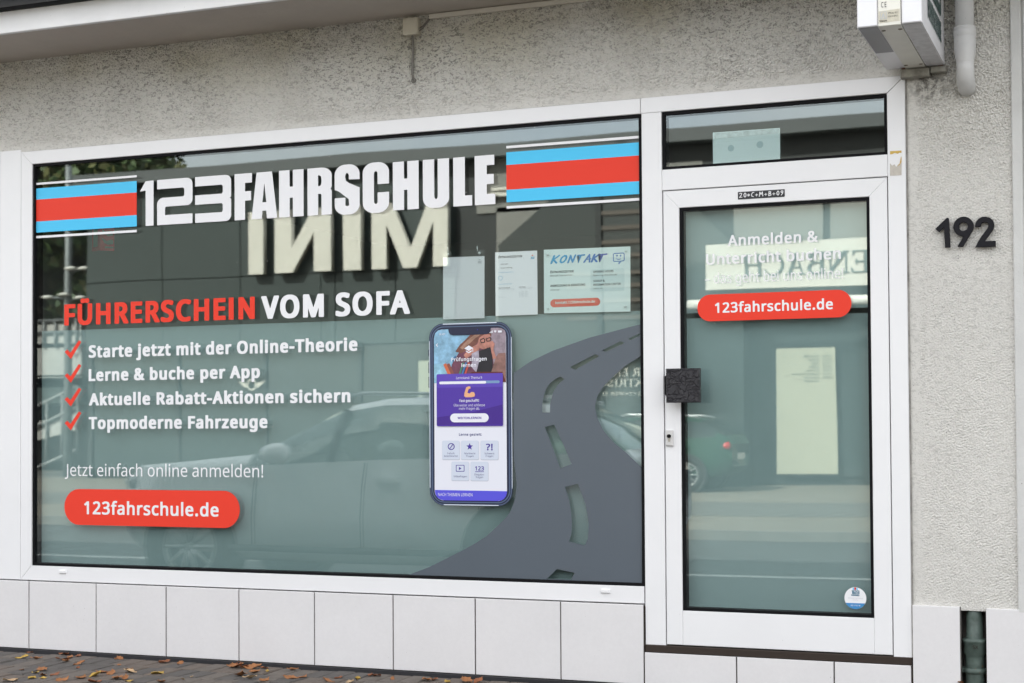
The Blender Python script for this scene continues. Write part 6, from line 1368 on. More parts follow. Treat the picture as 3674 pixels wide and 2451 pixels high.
NAVY, WHITE, DEEP = (0.010, 0.014, 0.045), (0.80, 0.80, 0.86), (0.055, 0.028, 0.30)
pf('phone_case', [prr(47, 40, 711, 1511, 112, 14)], 'navy', NAVY, 0)
pf('case_edge', [prr(53, 46, 705, 1505, 106, 14), prr(59, 52, 699, 1499, 100, 14)], 'steel', (0.085, 0.125, 0.21), 0.5)
pf('case_edge', [prr(66, 64, 692, 1488, 96, 14), prr(74, 72, 684, 1480, 90, 14)], 'steel', (0.085, 0.125, 0.21), 0.5)
for u0, u1, v0, v1 in ((160, 592, 41, 49), (160, 600, 1502, 1509), (47, 52, 180, 1370), (706, 711, 165, 1370)):
    pf('edge_glint', [ppoly([(u0, v1), (u1, v1), (u1, v0), (u0, v0)])], 'glint', (0.62, 0.68, 0.76), 0.8)
for v0, v1 in ((248, 302), (350, 440), (470, 560)):
    pf('side_button', [prr(40, v0, 48, v1, 2, 2)], 'navy', NAVY, 0)
pf('screen', [prr(87, 88, 667, 1470, 72, 12)], 'screen', (0.76, 0.77, 0.84), 1)
# photograph at the top of the screen: a woman with glasses over books and a laptop
pf('photo_background', [ppoly([(87, 522), (665, 522), (665, 130), (655, 108), (630, 92), (600, 88), (160, 88), (120, 95), (95, 120), (87, 160)])], 'sky', (0.24, 0.44, 0.60), 2)
pf('photo_wall', [ppoly([(520, 522), (665, 522), (665, 130), (655, 108), (630, 92), (600, 88), (545, 88)])], 'pinkwall', (0.30, 0.24, 0.28), 3)
pf('photo_shelf', [ppoly([(87, 522), (215, 522), (205, 420), (170, 360), (87, 375)])], 'paleblue', (0.28, 0.52, 0.66), 3)
pf('photo_chair', [ppoly([(236, 330), (262, 300), (290, 350), (262, 372), (240, 370)]), ], 'chair', (0.05, 0.16, 0.30), 3.4)
pf('photo_shirt', [ppoly([(215, 450), (235, 370), (290, 280), (370, 220), (430, 190), (545, 250), (560, 300), (575, 450)])], 'plaid', (0.14, 0.045, 0.075), 4)
pf('photo_hair', [ppoly([(262, 270), (300, 215), (340, 180), (380, 140), (430, 115), (470, 92), (545, 90), (552, 150), (520, 165), (470, 170), (430, 215), (380, 250), (310, 285)])], 'hair', (0.17, 0.065, 0.045), 5)
pf('photo_hair_light', [ppoly([(300, 240), (360, 180), (430, 130), (480, 110), (470, 135), (420, 170), (370, 215), (320, 255)])], 'hairlight', (0.34, 0.19, 0.13), 5.5)
pf('photo_face', [ppoly([(455, 165), (500, 135), (540, 140), (552, 180), (540, 220), (505, 260), (465, 250), (440, 215)])], 'skin', (0.48, 0.21, 0.16), 6)
pf('photo_hand', [ppoly([(330, 300), (380, 245), (440, 215), (475, 225), (450, 262), (395, 300), (350, 330)])], 'skin', (0.48, 0.21, 0.16), 6.2)
pf('photo_hand', [ppoly([(520, 220), (560, 190), (578, 215), (568, 260), (590, 330), (560, 340), (548, 270), (522, 250)])], 'skin', (0.48, 0.21, 0.16), 6.2)
pf('photo_blouse', [ppoly([(395, 290), (450, 265), (455, 350), (430, 440), (395, 400)])], 'blouse', (0.42, 0.38, 0.46), 6.4)
pf('photo_vest', [ppoly([(455, 270), (545, 240), (562, 330), (560, 450), (430, 450), (455, 350)])], 'vest', (0.012, 0.01, 0.016), 6.6)
pf('photo_glasses', [ppoly([(460, 180), (490, 165), (505, 180), (500, 205), (470, 208)]), ppoly([(468, 184), (490, 174), (497, 184), (493, 199), (474, 200)]),
                     ppoly([(508, 172), (545, 160), (553, 175), (545, 195), (515, 197)]), ppoly([(516, 177), (540, 168), (546, 177), (540, 188), (520, 190)])], 'black', (0.01, 0.01, 0.012), 6.8)
pf('photo_laptop', [ppoly([(548, 448), (590, 318), (610, 292), (665, 290), (665, 520), (640, 520), (640, 448)])], 'laptop', (0.25, 0.13, 0.11), 6.9)
for k, (a, c) in enumerate(((165, (0.6, 0.14, 0.06)), (192, (0.25, 0.08, 0.06)), (290, (0.06, 0.22, 0.14)), (312, (0.05, 0.2, 0.45)), (336, (0.55, 0.08, 0.06)))):
    pf('photo_book', [ppoly([(a, 372), (a + 22, 362), (a + 62 - 20 * (k > 1), 450), (a + 34 - 20 * (k > 1), 450)])] if k < 2 else
       [ppoly([(a, 450), (a + 14, 450), (a + 44, 362), (a + 32, 358)])], 'book%d' % k, c, 7 + 0.1 * k)
pf('photo_desk', [ppoly([(380, 450), (640, 450), (665, 522), (640, 522), (640, 440), (400, 436)])], 'desk', (0.10, 0.012, 0.012), 7.6)
pf('notch', [ppoly([(207, 90), (212, 116), (222, 130), (245, 138), (515, 138), (538, 128), (546, 112), (549, 90), (545, 80), (210, 80)])], 'navy', NAVY, 8)
pf('camera_dot', [[(pu(443) + 4 * PSX * math.cos(a / 8 * math.pi), pv(98) + 6 * PSZ * math.sin(a / 8 * math.pi)) for a in range(16)]], 'lens', (0.02, 0.02, 0.25), 9)
ptext('clock', '9:41', 'regular', 133, 180, 135, 17, 'white', WHITE, 8)
for k in range(4):
    pf('signal_bar', [ppoly([(538 + 7 * k, 128), (543 + 7 * k, 128), (543 + 7 * k, 122 - 4.5 * k), (538 + 7 * k, 122 - 4.5 * k)])], 'white', WHITE, 8)
pf('wifi_symbol', [ppoly([(572, 113), (583, 107), (595, 113), (584, 128)])], 'white', WHITE, 8)
pf('battery_symbol', [prr(606, 110, 636, 127, 4, 3)], 'white', WHITE, 8)
pf('back_arrow', [ppoly([(118, 200), (122, 204), (112, 213), (122, 223), (118, 228), (104, 213)])], 'white', WHITE, 8)
pf('graduate_cap', [ppoly([(336, 247), (372, 223), (407, 245), (372, 268)]), ppoly([(349, 262), (372, 277), (395, 262), (395, 274), (372, 287), (349, 272)]), ppoly([(402, 247), (407, 246), (407, 275), (402, 275)])], 'white', WHITE, 9)
ptext('heading', 'Prüfungsfragen', 'bold', 231, 515, 348, 29, 'white', WHITE, 9)
ptext('heading', 'lernen', 'bold', 312, 431, 396, 29, 'white', WHITE, 9)
pf('learning_card', [prr(110, 450, 642, 872, 10, 4)], 'violet', (0.075, 0.030, 0.34), 8)
pf('card_top', [prr(110, 450, 642, 560, 10, 4)], 'violet2', (0.105, 0.055, 0.44), 8.4)
pf('card_shade', [ppoly([(110, 862), (642, 862), (642, 700), (400, 760), (110, 800)])], 'violet3', (0.052, 0.014, 0.24), 8.4)
ptext('caption', 'Lernstand: Thema 9', 'regular', 270, 477, 493, 20, 'white', WHITE, 9)
pf('progress_track', [prr(132, 509, 617, 530, 10, 6)], 'track', (0.18, 0.30, 0.50), 9)
pf('progress_bar', [prr(132, 511, 510, 532, 10, 6)], 'white', WHITE, 9.6)
pf('arm_symbol', [ppoly([(350, 560), (372, 551), (384, 556), (384, 570), (370, 574), (360, 604), (378, 610), (392, 598), (412, 600), (421, 618), (417, 634), (395, 640), (345, 640), (333, 630), (336, 605)])], 'arm', (0.80, 0.42, 0.22), 9)
ptext('caption', 'Fast geschafft!', 'bold', 296, 452, 677, 20, 'white', WHITE, 9)
ptext('caption', 'Übe weiter und schliesse', 'regular', 249, 499, 713, 19, 'white', WHITE, 9)
ptext('caption', 'mehr Fragen ab.', 'regular', 291, 457, 740, 19, 'white', WHITE, 9)
pf('continue_button', [prr(219, 770, 529, 841, 35, 8)], 'white', WHITE, 9)
ptext('caption', 'WEITERLERNEN', 'bold', 280, 470, 815, 18, 'violet', (0.075, 0.030, 0.34), 10)
ptext('caption', 'Lerne gezielt:', 'bold', 287, 471, 949, 20, 'ink', (0.05, 0.055, 0.20), 2)
INK = (0.05, 0.055, 0.20)
for u0, v0, lines in ((151, 988, ('Falsch', 'beantwortet')), (304, 988, ('Markierte', 'Fragen')), (460, 988, ('Schwere', 'Fragen')),
                      (225, 1157, ('Videofragen',)), (379, 1157, ('Eingabe-', 'fragen'))):
    pf('tile_shadow', [prr(u0 - 1, v0 + 3, u0 + 143, v0 + 157, 11, 4)], 'tileshade', (0.48, 0.50, 0.58), 1.6)
    pf('tile_button', [prr(u0, v0, u0 + 141, v0 + 152, 11, 4)], 'tile', (0.62, 0.67, 0.77), 2.2)
    for i, s in enumerate(lines):
        w = {'Falsch': 56, 'beantwortet': 110, 'Markierte': 88, 'Fragen': 60, 'Schwere': 77, 'Videofragen': 109, 'Eingabe-': 78, 'fragen': 58}[s]
        vb = v0 + (110 if len(lines) == 2 else 126) + 21 * i
        ptext('caption', s, 'regular', u0 + 71 - w / 2, u0 + 71 + w / 2, vb, 14, 'ink', INK, 3)


def ring(u, v, r0, r1):
    f = lambda r: [(pu(u + r * math.cos(a * math.pi / 16)), pv(v + r * math.sin(a * math.pi / 16))) for a in range(32)]
    return [f(r0), f(r1)]


pf('forbidden_symbol', ring(224, 1036, 28, 21) , 'deep', DEEP, 3)
pf('forbidden_symbol', [ppoly([(208, 1053), (213, 1057), (241, 1020), (236, 1016)])], 'deep', DEEP, 3.4)
pf('star_symbol', [[(pu(373 + (28 if k % 2 == 0 else 12) * math.sin(k * math.pi / 5)), pv(1037 - (30 if k % 2 == 0 else 13) * math.cos(k * math.pi / 5))) for k in range(10)]], 'deep', DEEP, 3)
ptext('question_symbol', '?!', 'bold', 503, 557, 1066, 52, 'deep', DEEP, 3)
pf('video_symbol', [prr(261, 1184, 330, 1238, 5, 3), prr(266, 1189, 325, 1233, 3, 3)], 'deep', DEEP, 3)
pf('video_symbol', [ppoly([(286, 1199), (286, 1225), (306, 1212)])], 'deep', DEEP, 3)
ptext('figures_symbol', '123', 'bold', 416, 486, 1228, 34, 'deep', DEEP, 3)
pf('figures_symbol', [ppoly([(416, 1240), (486, 1240), (486, 1235), (416, 1235)])], 'deep', DEEP, 3)
pf('bottom_bar', [ppoly([(89, 1387), (667, 1391), (667, 1400), (660, 1430), (640, 1455), (615, 1467), (590, 1470), (165, 1470), (130, 1463), (105, 1445), (92, 1415)])], 'blueviolet', (0.095, 0.085, 0.66), 2)
ptext('caption', 'NACH THEMEN LERNEN', 'regular', 116, 393, 1435, 24, 'white', WHITE, 3)

# ------------------------------------------------------------------ papers hung inside the glass
YS = 0.052
M_PAPER = mat('white_paper', (0.88, 0.89, 0.92), 0.8)
M_PAPERT = mat('mint_paper', (0.74, 0.86, 0.84), 0.8)
M_INK = mat('black_ink', (0.03, 0.03, 0.035), 0.7)
M_GREYINK = mat('grey_ink', (0.45, 0.48, 0.52), 0.7)
M_BLUEINK = mat('blue_ink', (0.12, 0.42, 0.66), 0.7)
M_CLEAR = glass_mat('clear_plastic', 0.035, (0.98, 0.985, 0.985))
M_CUP = mat('suction_cup_plastic', (0.62, 0.68, 0.68), 0.25)


def ps(x, y):                     # crop at (1560, 860)
    p = P(1560 + x / 3.0934, 860 + y / 3.0934, YS)
    return (p.x, p.z)


def sheet_thing(label, quad, m, name='paper_notice'):
    pts = [ps(*q) for q in quad]
    cx, cz = sum(p[0] for p in pts) / 4, min(p[1] for p in pts)
    t = empty(name, (cx, YS, cz), 0, label, 'notice')
    MB().prism(pts, YS, YS + 0.0006).build('paper', m, t)
    return t


def stxt(t, s, face, x0, x1, yb, cap, m, y1=None, slant=0.0):
    """a printed line: left end, right end, base line and capital height in crop pixels"""
    a, b, c = ps(x0, yb), ps(x1, yb if y1 is None else y1), ps(x0, yb - cap)
    z = (a[1] + b[1]) / 2
    return text('print', s, face, a[0], b[0], z, c[1] - a[1], YS - 0.0012, m, t, slant=slant)


def cup(t, x, y, r=0.017):
    c = ps(x, y)
    MB().lathe([(0.0, -0.001), (r * 0.55, 0.0), (r, 0.006)], (c[0], YS - 0.0085, c[1]), 'y', 20).build('suction_cup', M_CLEAR, t)
    MB().lathe([(0.0, -0.001), (r * 0.3, 0.0), (r * 0.32, 0.004)], (c[0], YS - 0.0065, c[1]), 'y', 14).build('cup_knob', M_CUP, t)


def logo_small(t, x, y, w, m):
    stxt(t, '123', 'impact', x, x + w, y + w * 0.62, w * 0.42, m)
    a = ps(x + w * 0.3, y)
    b = ps(x + w * 0.7, y - w * 0.24)
    flat('print', [[(a[0], a[1]), (b[0], a[1]), (b[0], b[1]), (a[0], b[1])]], YS - 0.0012, M_VRED if m is M_BLUEINK else M_GREYINK, t)
    c = ps(x, y + w * 0.70)
    d = ps(x + w, y + w * 0.80)
    flat('print', [[(c[0], d[1]), (d[0], d[1]), (d[0], c[1]), (c[0], c[1])]], YS - 0.0012, m, t)


t = sheet_thing('faded white sheet in a clear sleeve hung from two suction cups', [(92, 886), (551, 872), (551, 182), (92, 198)], M_PAPER)
pts = [ps(*q) for q in ((88, 890), (555, 876), (555, 110), (88, 126))]
MB().prism(pts, YS - 0.0022, YS - 0.0018).build('sleeve', M_CLEAR, t)
cup(t, 152, 166)
cup(t, 497, 150, 0.019)
for x, y in ((147, 85), (472, 72)):
    a, b = ps(x, y), ps(x + 6, y + 55)
    MB().tube([(a[0], YS - 0.004, a[1]), (b[0], YS - 0.004, b[1])], 0.0022, 8).build('cup_tab', M_CUP, t)
logo_small(t, 476, 228, 43, M_GREYINK)
M_FAINT = mat('faded_ink', (0.70, 0.72, 0.76), 0.8)
for y, s, w in ((275, 'Sprechzeiten', 92), (328, 'Telefon', 72), (372, 'nach Vereinbarung', 135), (420, 'Anmeldung in der Filiale', 180), (485, 'online', 36), (552, 'Unterrichtszeiten', 150),
                (606, 'Montag und Mittwoch', 120), (636, 'Dienstag', 90), (864, 'Stand', 70)):
    stxt(t, s, 'regular', 122, 122 + w, y, 11, M_FAINT, y - w * 0.03)

t = sheet_thing('white opening hours sheet taped between the other two notices', [(675, 847), (1142, 830), (1135, 121), (668, 141)], M_PAPER)
stxt(t, 'ÖFFNUNGSZEITEN', 'bold', 704, 972, 206, 24, M_INK, 197, slant=0.22)
logo_small(t, 1064, 180, 42, M_BLUEINK)
for y, s, x, w, m in ((278, '02202 9898', 732, 78, M_INK), (320, 'Nur nach Vereinbarung', 732, 128, M_INK), (370, 'Anmeldung online', 706, 170, M_BLUEINK), (500, 'Unterrichtszeiten', 706, 152, M_BLUEINK),
                      (542, 'Theorie im Schulungsraum', 706, 132, M_INK), (556, 'Montag bis Donnerstag', 706, 175, M_GREYINK), (532, 'Die Filiale', 938, 68, M_INK), (545, 'Termine nach Absprache', 938, 150, M_GREYINK),
                      (587, 'Mo  10:00 - 18:00', 938, 90, M_GREYINK), (604, 'Di  10:00 - 18:00', 938, 90, M_GREYINK), (621, 'Mi  10:00 - 18:00', 938, 90, M_GREYINK), (638, 'Do  10:00 - 18:00', 938, 90, M_GREYINK),
                      (646, 'Fr  10 - 14', 710, 80, M_GREYINK)):
    stxt(t, s, 'regular' if m is not M_INK else 'bold', x, x + w, y, 10, m, y - w * 0.035)
c = ps(728, 427)
flat('print', [circle(c[0], c[1], 0.0108), circle(c[0], c[1], 0.0094)], YS - 0.0012, M_BLUEINK, t)
for x, y in ((708, 118), (1088, 100), (1164, 160), (1172, 760)):
    a = ps(x, y)
    MB().prism([(a[0] - 0.004, a[1] - 0.009), (a[0] + 0.002, a[1] - 0.011), (a[0] + 0.006, a[1] + 0.008), (a[0], a[1] + 0.010)], YS - 0.003, YS - 0.0024).build('tape', M_CLEAR, t)

t = sheet_thing('mint green KONTAKT notice with a red pill on the right of the window', [(1212, 818), (2171, 798), (2171, 75), (1210, 113)], M_PAPERT)
M_KB = [mat('contact_blue_%d' % k, c, 0.7) for k, c in enumerate(((0.02, 0.33, 0.62), (0.03, 0.27, 0.58), (0.04, 0.18, 0.52), (0.06, 0.11, 0.44)))]
xb_ = ((1283, 1392), (1385, 1474), (1470, 1572), (1580, 1672), (1648, 1740), (1730, 1838), (1815, 1920))
for k, c in enumerate('KONTAKT'):
    x0, x1 = xb_[k]
    yb = 266 - (x0 - 1283) * 0.033
    a, b = ps(x0, yb), ps(x1, yb)
    top = ps(x0, yb - 88)
    flat('print', fit(word_loops(c, 'brush', slant=0.28), a[0], b[0], a[1], top[1] - a[1]), YS - 0.0012, M_KB[min(3, k * 4 // 7)], t)
# speech bubble with a smile
bub = [ps(*q) for q in ((1990, 150), (2095, 144), (2106, 154), (2108, 228), (2096, 240), (2068, 242), (2048, 272), (2036, 268), (2046, 244), (1990, 246), (1979, 236), (1978, 162))]
inn = [ps(*q) for q in ((1993, 159), (2092, 153), (2098, 158), (2099, 225), (2092, 231), (2060, 233), (2044, 262), (2043, 262), (2054, 235), (1993, 238), (1987, 233), (1986, 165))]
flat('print', [bub, inn], YS - 0.0012, M_KB[2], t)
for x in (2023, 2063):
    c = ps(x, 178)
    flat('print', [circle(c[0], c[1], 0.0042, 12)], YS - 0.0012, M_KB[2], t)
flat('print', [[ps(2015 + k * 5, 205 + 13 * (1 - ((k - 5) / 5) ** 2)) for k in range(11)] + [ps(2065 - k * 5, 212 + 13 * (1 - ((5 - k) / 5) ** 2)) for k in range(11)]], YS - 0.0012, M_KB[2], t)
M_PANEL = mat('notice_panel', (0.62, 0.76, 0.755), 0.8)
a, b = ps(1730, 578), ps(2104, 316)
flat('print_panel', [rrect(a[0], a[1], b[0], b[1], 0.008)], YS - 0.0007, M_PANEL, t)
for s, face, x0, x1, yb, cap in (('ÖFFNUNGSZEITEN', 'bold', 1282, 1540, 372, 25), ('Bitte QR-Code scannen', 'regular', 1282, 1526, 408, 17),
                                 ('ANMELDUNG & BERATUNG', 'bold', 1282, 1670, 524, 25), ('online auf', 'regular', 1282, 1386, 567, 17),
                                 ('OPENING HOURS', 'bold', 1760, 1984, 368, 24), ('Please scan the QR-code', 'regular', 1760, 2022, 404, 17),
                                 ('SIGNUP &', 'bold', 1760, 1887, 471, 24), ('INFORMATION CENTER', 'bold', 1760, 2064, 512, 24), ('online on', 'regular', 1760, 1860, 551, 17)):
    stxt(t, s, face, x0, x1, yb, cap, M_INK, yb - (x1 - x0) * 0.028)
a, b = ps(1283, 752), ps(1835, 643)
flat('print_pill', [rrect(a[0], a[1], b[0], b[1], (b[1] - a[1]) / 2 - 1e-4, 10)], YS - 0.0007, mat('notice_red', (0.72, 0.10, 0.055), 0.6), t)
stxt(t, 'kontakt.123fahrschule.de', 'bold', 1340, 1778, 712, 28, M_PAPERT, 702)
for x, y, r in ((1258, 168, 0.017), (2122, 128, 0.010), (1262, 768, 0.010), (2120, 742, 0.016)):
    cup(t, x, y, r)

# sheet inside the fanlight
t = empty('fanlight_paper', (-1.59, YS, 2.346), 0, 'pale blank sheet standing behind the fanlight over the door', 'notice')
q = [(P(2450 + x / 1.9126, y / 1.9126, YS).x, P(2450 + x / 1.9126, y / 1.9126, YS).z) for x, y in ((207, 1140), (668, 1110), (666, 878), (205, 910))]
MB().prism(q, YS, YS + 0.0006).build('paper', mat('sheet_back', (0.72, 0.86, 0.86), 0.8), t)
q2 = [(q[0][0] + 0.008, q[2][1] - 0.028), (q[1][0] - 0.004, q[2][1] - 0.024), (q[1][0] - 0.004, q[2][1] - 0.003), (q[0][0] + 0.008, q[3][1] - 0.003)]
flat('tape', [q2], YS - 0.001, mat('old_tape', (0.55, 0.66, 0.66), 0.6, var=0.25, vscale=40), t)
M_SPOT = mat('glue_spot', (0.47, 0.62, 0.64), 0.7)
for x, y, r in ((330, 1018, 0.0145), (529, 993, 0.0155)):
    c = P(2450 + x / 1.9126, y / 1.9126, YS)
    flat('glue_spot', [circle(c.x, c.z, r, 20)], YS - 0.001, M_SPOT, t)

# small stickers on the door and frame
t = empty('round_sticker', (-1.122, YV, 0.389), 0, 'round white and blue sticker in the lower corner of the door glass', 'sticker')
c, R = (P(3069, 2146.5, YV).x, P(3069, 2146.5, YV).z), 0.0468
flat('sticker_base', [circle(c[0], c[1], R, 40)], YV, M_VWHITE, t)
seg = [(c[0] + R * 0.995 * math.cos(math.radians(a)), c[1] + R * 0.995 * math.sin(math.radians(a))) for a in range(207, 334, 6)]
flat('sticker_foot', [seg], YV - 0.0006, mat('sticker_blue', (0.045, 0.24, 0.52), 0.5), t)
M_TEAL = mat('sticker_teal', (0.03, 0.16, 0.25), 0.5)
text('print', '123', 'impact', c[0] - 0.0175, c[0] + 0.0175, c[1] + 0.018, 0.0155, YV - 0.0012, M_TEAL, t)
text('print', 'FAHRSCHULE', 'impact', c[0] - 0.0175, c[0] + 0.0175, c[1] + 0.010, 0.006, YV - 0.0012, M_TEAL, t)
flat('print', [[(c[0] - 0.011, c[1] + 0.036), (c[0] - 0.005, c[1] + 0.036), (c[0] - 0.005, c[1] + 0.045), (c[0] - 0.011, c[1] + 0.0435)]], YV - 0.0012, M_VBLUE, t)
flat('print', [[(c[0] - 0.004, c[1] + 0.036), (c[0] + 0.004, c[1] + 0.036), (c[0] + 0.004, c[1] + 0.046), (c[0] - 0.004, c[1] + 0.046)]], YV - 0.0012, M_VRED, t)
flat('print', [[(c[0] + 0.005, c[1] + 0.036), (c[0] + 0.011, c[1] + 0.036), (c[0] + 0.011, c[1] + 0.0435), (c[0] + 0.005, c[1] + 0.045)]], YV - 0.0012, M_VBLUE, t)
text('print', '0221 177357 89', 'bold', c[0] - 0.020, c[0] + 0.020, c[1] - 0.034, 0.0052, YV - 0.0012, M_VWHITE, t)
text('print', 'Offizielle Fahrschule', 'regular', c[0] - 0.032, c[0] + 0.032, c[1] - 0.002, 0.0042, YV - 0.0012, M_GREYINK, t)
text('print', 'Telefon', 'regular', c[0] - 0.012, c[0] + 0.012, c[1] - 0.009, 0.0036, YV - 0.0012, M_GREYINK, t)

t = empty('blessing_sticker', (-1.513, 0.0, 2.184), 0, 'small black strip with chalk writing 20*C+M+B+09 over the door glass', 'sticker')
q = [(P(a, b).x, P(a, b).z) for a, b in ((2647.2, 716), (2815.5, 706.5), (2816.5, 679), (2647.2, 688.5))]
zb_, zt_ = (q[0][1] + q[1][1]) / 2, (q[2][1] + q[3][1]) / 2
flat('strip', [[(q[0][0], zb_), (q[1][0] - 0.003, zb_), (q[1][0], zb_ + 0.004), (q[1][0], zt_), (q[0][0], zt_)]], 0.0015, mat('black_foil', (0.022, 0.022, 0.026), 0.5), t)
text('chalk_writing', '20*C+M+B+09', 'chalk', q[0][0] + 0.006, q[1][0] - 0.006, zb_ + 0.0075, 0.022, 0.0005, M_VWHITE, t, track=0.12)

t = empty('torn_sticker', (-0.929, 0.0, 2.242), 0, 'torn beige and yellow sticker remains on the right door frame', 'sticker')
f = lambda pts: [(P(2450 + x / 1.9126, y / 1.9126).x, P(2450 + x / 1.9126, y / 1.9126).z) for x, y in pts]
flat('paper_rest', [f([(1422, 1207), (1501, 1203), (1501, 1105), (1490, 1122), (1478, 1130), (1464, 1146), (1452, 1128), (1436, 1138), (1422, 1120)])], -0.0012, mat('sticker_beige', (0.55, 0.51, 0.45), 0.8, var=0.1, vscale=60), t)
flat('yellow_rest', [f([(1422, 1060), (1438, 1058), (1455, 1050), (1475, 1056), (1486, 1048), (1501, 1050), (1500, 1034), (1422, 1038)])], -0.0012, mat('sticker_yellow', (0.62, 0.42, 0.10), 0.7, var=0.12, vscale=60), t)
flat('yellow_rest', [f([(1470, 1140), (1488, 1124), (1497, 1075), (1500, 1076), (1501, 1112), (1486, 1134)])], -0.0018, mat('sticker_yellow_edge', (0.58, 0.38, 0.09), 0.7), t)

# ------------------------------------------------------------------ things fixed to the wall
M_NUM = mat('black_enamel', (0.010, 0.010, 0.013), 0.6, spec=0.2)
t = empty('house_number', (-0.655, -0.008, 1.92), 0, 'black metal house number 192 on the rendered wall', 'house number')
for ch, x0, x1, y1, y0 in (('1', 425, 617, 712, 1132), ('9', 677, 947, 690, 1124), ('2', 982, 1253, 693, 1123)):
    a, b = P(3250 + x0 / 3.92, 600 + y0 / 3.92, -0.02), P(3250 + x1 / 3.92, 600 + y1 / 3.92, -0.02)
    flat('digit', fit(word_loops(ch, 'number'), a.x, b.x, a.z, b.z - a.z), -0.016, M_NUM, t, 0.014, 0.0015)

M_WPLAST = mat('aged_white_plastic', (0.60, 0.565, 0.47), 0.5, var=0.05, vscale=20)
M_CABLE = mat('grey_cable', (0.20, 0.19, 0.17), 0.6)
t = empty('junction_box', (-3.203, -0.01, 3.064), 0, 'small cream junction box under the eaves with a hanging grey cable', 'junction box')
mb = MB()
mb.prism(rrect(-3.243, 3.066, -3.163, 3.150, 0.010, 4), -0.045, 0.0, 0, 0.005)
mb.build('box_lid', M_WPLAST, t)
MB().tube([(-3.200, -0.020, 3.07), (-3.199, -0.016, 3.0), (-3.204, -0.015, 2.93), (-3.205, -0.013, 2.88), (-3.203, -0.004, 2.857), (-3.203, 0.012, 2.850)], 0.0062, 8).build('cable', M_CABLE, t)
MB().lathe([(0.014, 0.004), (0.011, -0.004), (0.006, -0.006)], (-3.203, -0.006, 2.852), 'y', 12).build('cable_plug', M_CABLE, t)
for k in range(2):
    MB().tube([(-3.165, -0.02, 3.085 + 0.012 * k), (-3.145, -0.016, 3.10 + 0.01 * k), (-3.125, -0.014, 3.125 + 0.008 * k), (-3.105, -0.012, 3.146)], 0.003, 6).build('feed_wire', M_CABLE, t)
tag(box('cable_trunking', -3.113, -0.020, 3.139, 2.0, -0.002, 3.162, mat('trunking_plastic', (0.64, 0.61, 0.54), 0.6, var=0.06), None, 0.002),
    'long cream cable trunking along the wall under the eaves', 'cable duct')

# illuminated sign box sticking out over the door, seen from below
t = empty('sign_box', (-0.84, -0.4, 2.694), 0, 'white projecting light box sign with dark green lettering above the door', 'sign')
M_ACRY = mat('white_acrylic', (0.78, 0.78, 0.80), 0.3, var=0.03)
specks(M_ACRY, (0.30, 0.28, 0.24), 60, 0.10, 0.8, 5.0)
M_BAND = mat('cream_band', (0.72, 0.71, 0.64), 0.45, var=0.06, vscale=6)
M_GREEN = mat('sign_green', (0.018, 0.055, 0.050), 0.5)
M_GRIME = mat('grimy_acrylic', (0.56, 0.56, 0.575), 0.5, var=0.16, vscale=30)
XA, XB, YA, YBk, ZA, ZT = -0.958, -0.718, -0.80, -0.035, 2.694, 3.13
xa2, xb2 = -0.878, -0.795
mb = MB().box(XA, YA, ZA, xa2 - 0.002, YBk, ZT, 0, 0.004)
mb.build('left_shell', M_ACRY, t)
MB().box(xb2 + 0.002, YA, ZA, XB, YBk, ZT, 0, 0.004).build('right_shell', M_ACRY, t)
MB().box(xa2, YA - 0.006, ZA - 0.004, xb2, YBk + 0.005, ZT + 0.004, 0, 0.002).build('middle_band', M_BAND, t)
box('seam', xa2 - 0.002, YA + 0.003, ZA + 0.003, xa2, YBk, ZT, M_SEAM, t)
box('seam', xb2, YA + 0.003, ZA + 0.003, xb2 + 0.002, YBk, ZT, M_SEAM, t)
# underside: grey sheet over the front of the left, grimy strip on the right, rivets in the middle
MB().add([(XA + 0.004, YA + 0.01, ZA - 0.0015), (xa2 - 0.004, YA + 0.01, ZA - 0.0015), (xa2 - 0.004, -0.36, ZA - 0.0015), (XA + 0.004, -0.36, ZA - 0.0015)], [(3, 2, 1, 0)]).build('under_sheet', mat('grey_sheet', (0.30, 0.30, 0.31), 0.5), t)
MB().add([(xb2 + 0.004, YA + 0.01, ZA - 0.0015), (XB - 0.005, YA + 0.01, ZA - 0.0015), (XB - 0.005, YBk, ZA - 0.0015), (xb2 + 0.004, YBk, ZA - 0.0015)], [(3, 2, 1, 0)]).build('under_sheet', M_GRIME, t)
M_RUST = mat('rust', (0.20, 0.075, 0.035), 0.9, var=0.3, vscale=60)
M_RIVET = mat('rivet', (0.14, 0.11, 0.07), 0.6)
for x in (-0.868, -0.806):
    for y in (-0.735, -0.11):
        MB().lathe([(0.0, -0.003), (0.006, -0.002), (0.009, 0.0)], (x, y, ZA - 0.0045), 'z', 12).build('rivet', M_RIVET, t)
mb = MB()
mb.box(-0.90, -0.05, 2.652, -0.78, -0.004, 2.688, 0, 0.003)
mb.box(-0.776, -0.045, 2.664, -0.71, -0.002, 2.690, 0, 0.003)
mb.build('wall_bracket', mat('stained_bracket', (0.30, 0.29, 0.25), 0.6, 0.2, var=0.4, vscale=25), t)
for x in (-0.885, -0.735):
    MB().lathe([(0.0, -0.004), (0.012, -0.003), (0.013, 0.0)], (x, -0.03, 2.694), 'z', 12).build('bolt', M_RUST, t)
text('band_mark', 'CE', 'regular', -0.866, -0.846, ZA + 0.067, 0.020, YA - 0.0075, M_NUM, t, track=0.12)
flat('maker_label', [[(-0.876, ZA + 0.008), (-0.797, ZA + 0.010), (-0.797, ZA + 0.056), (-0.876, ZA + 0.053)]], YA - 0.0068, mat('yellowed_label', (0.56, 0.53, 0.43), 0.7, var=0.12, vscale=80), t)
text('maker_print', 'Weg 42', 'regular', -0.840, -0.806, ZA + 0.040, 0.006, YA - 0.0076, M_NUM, t)
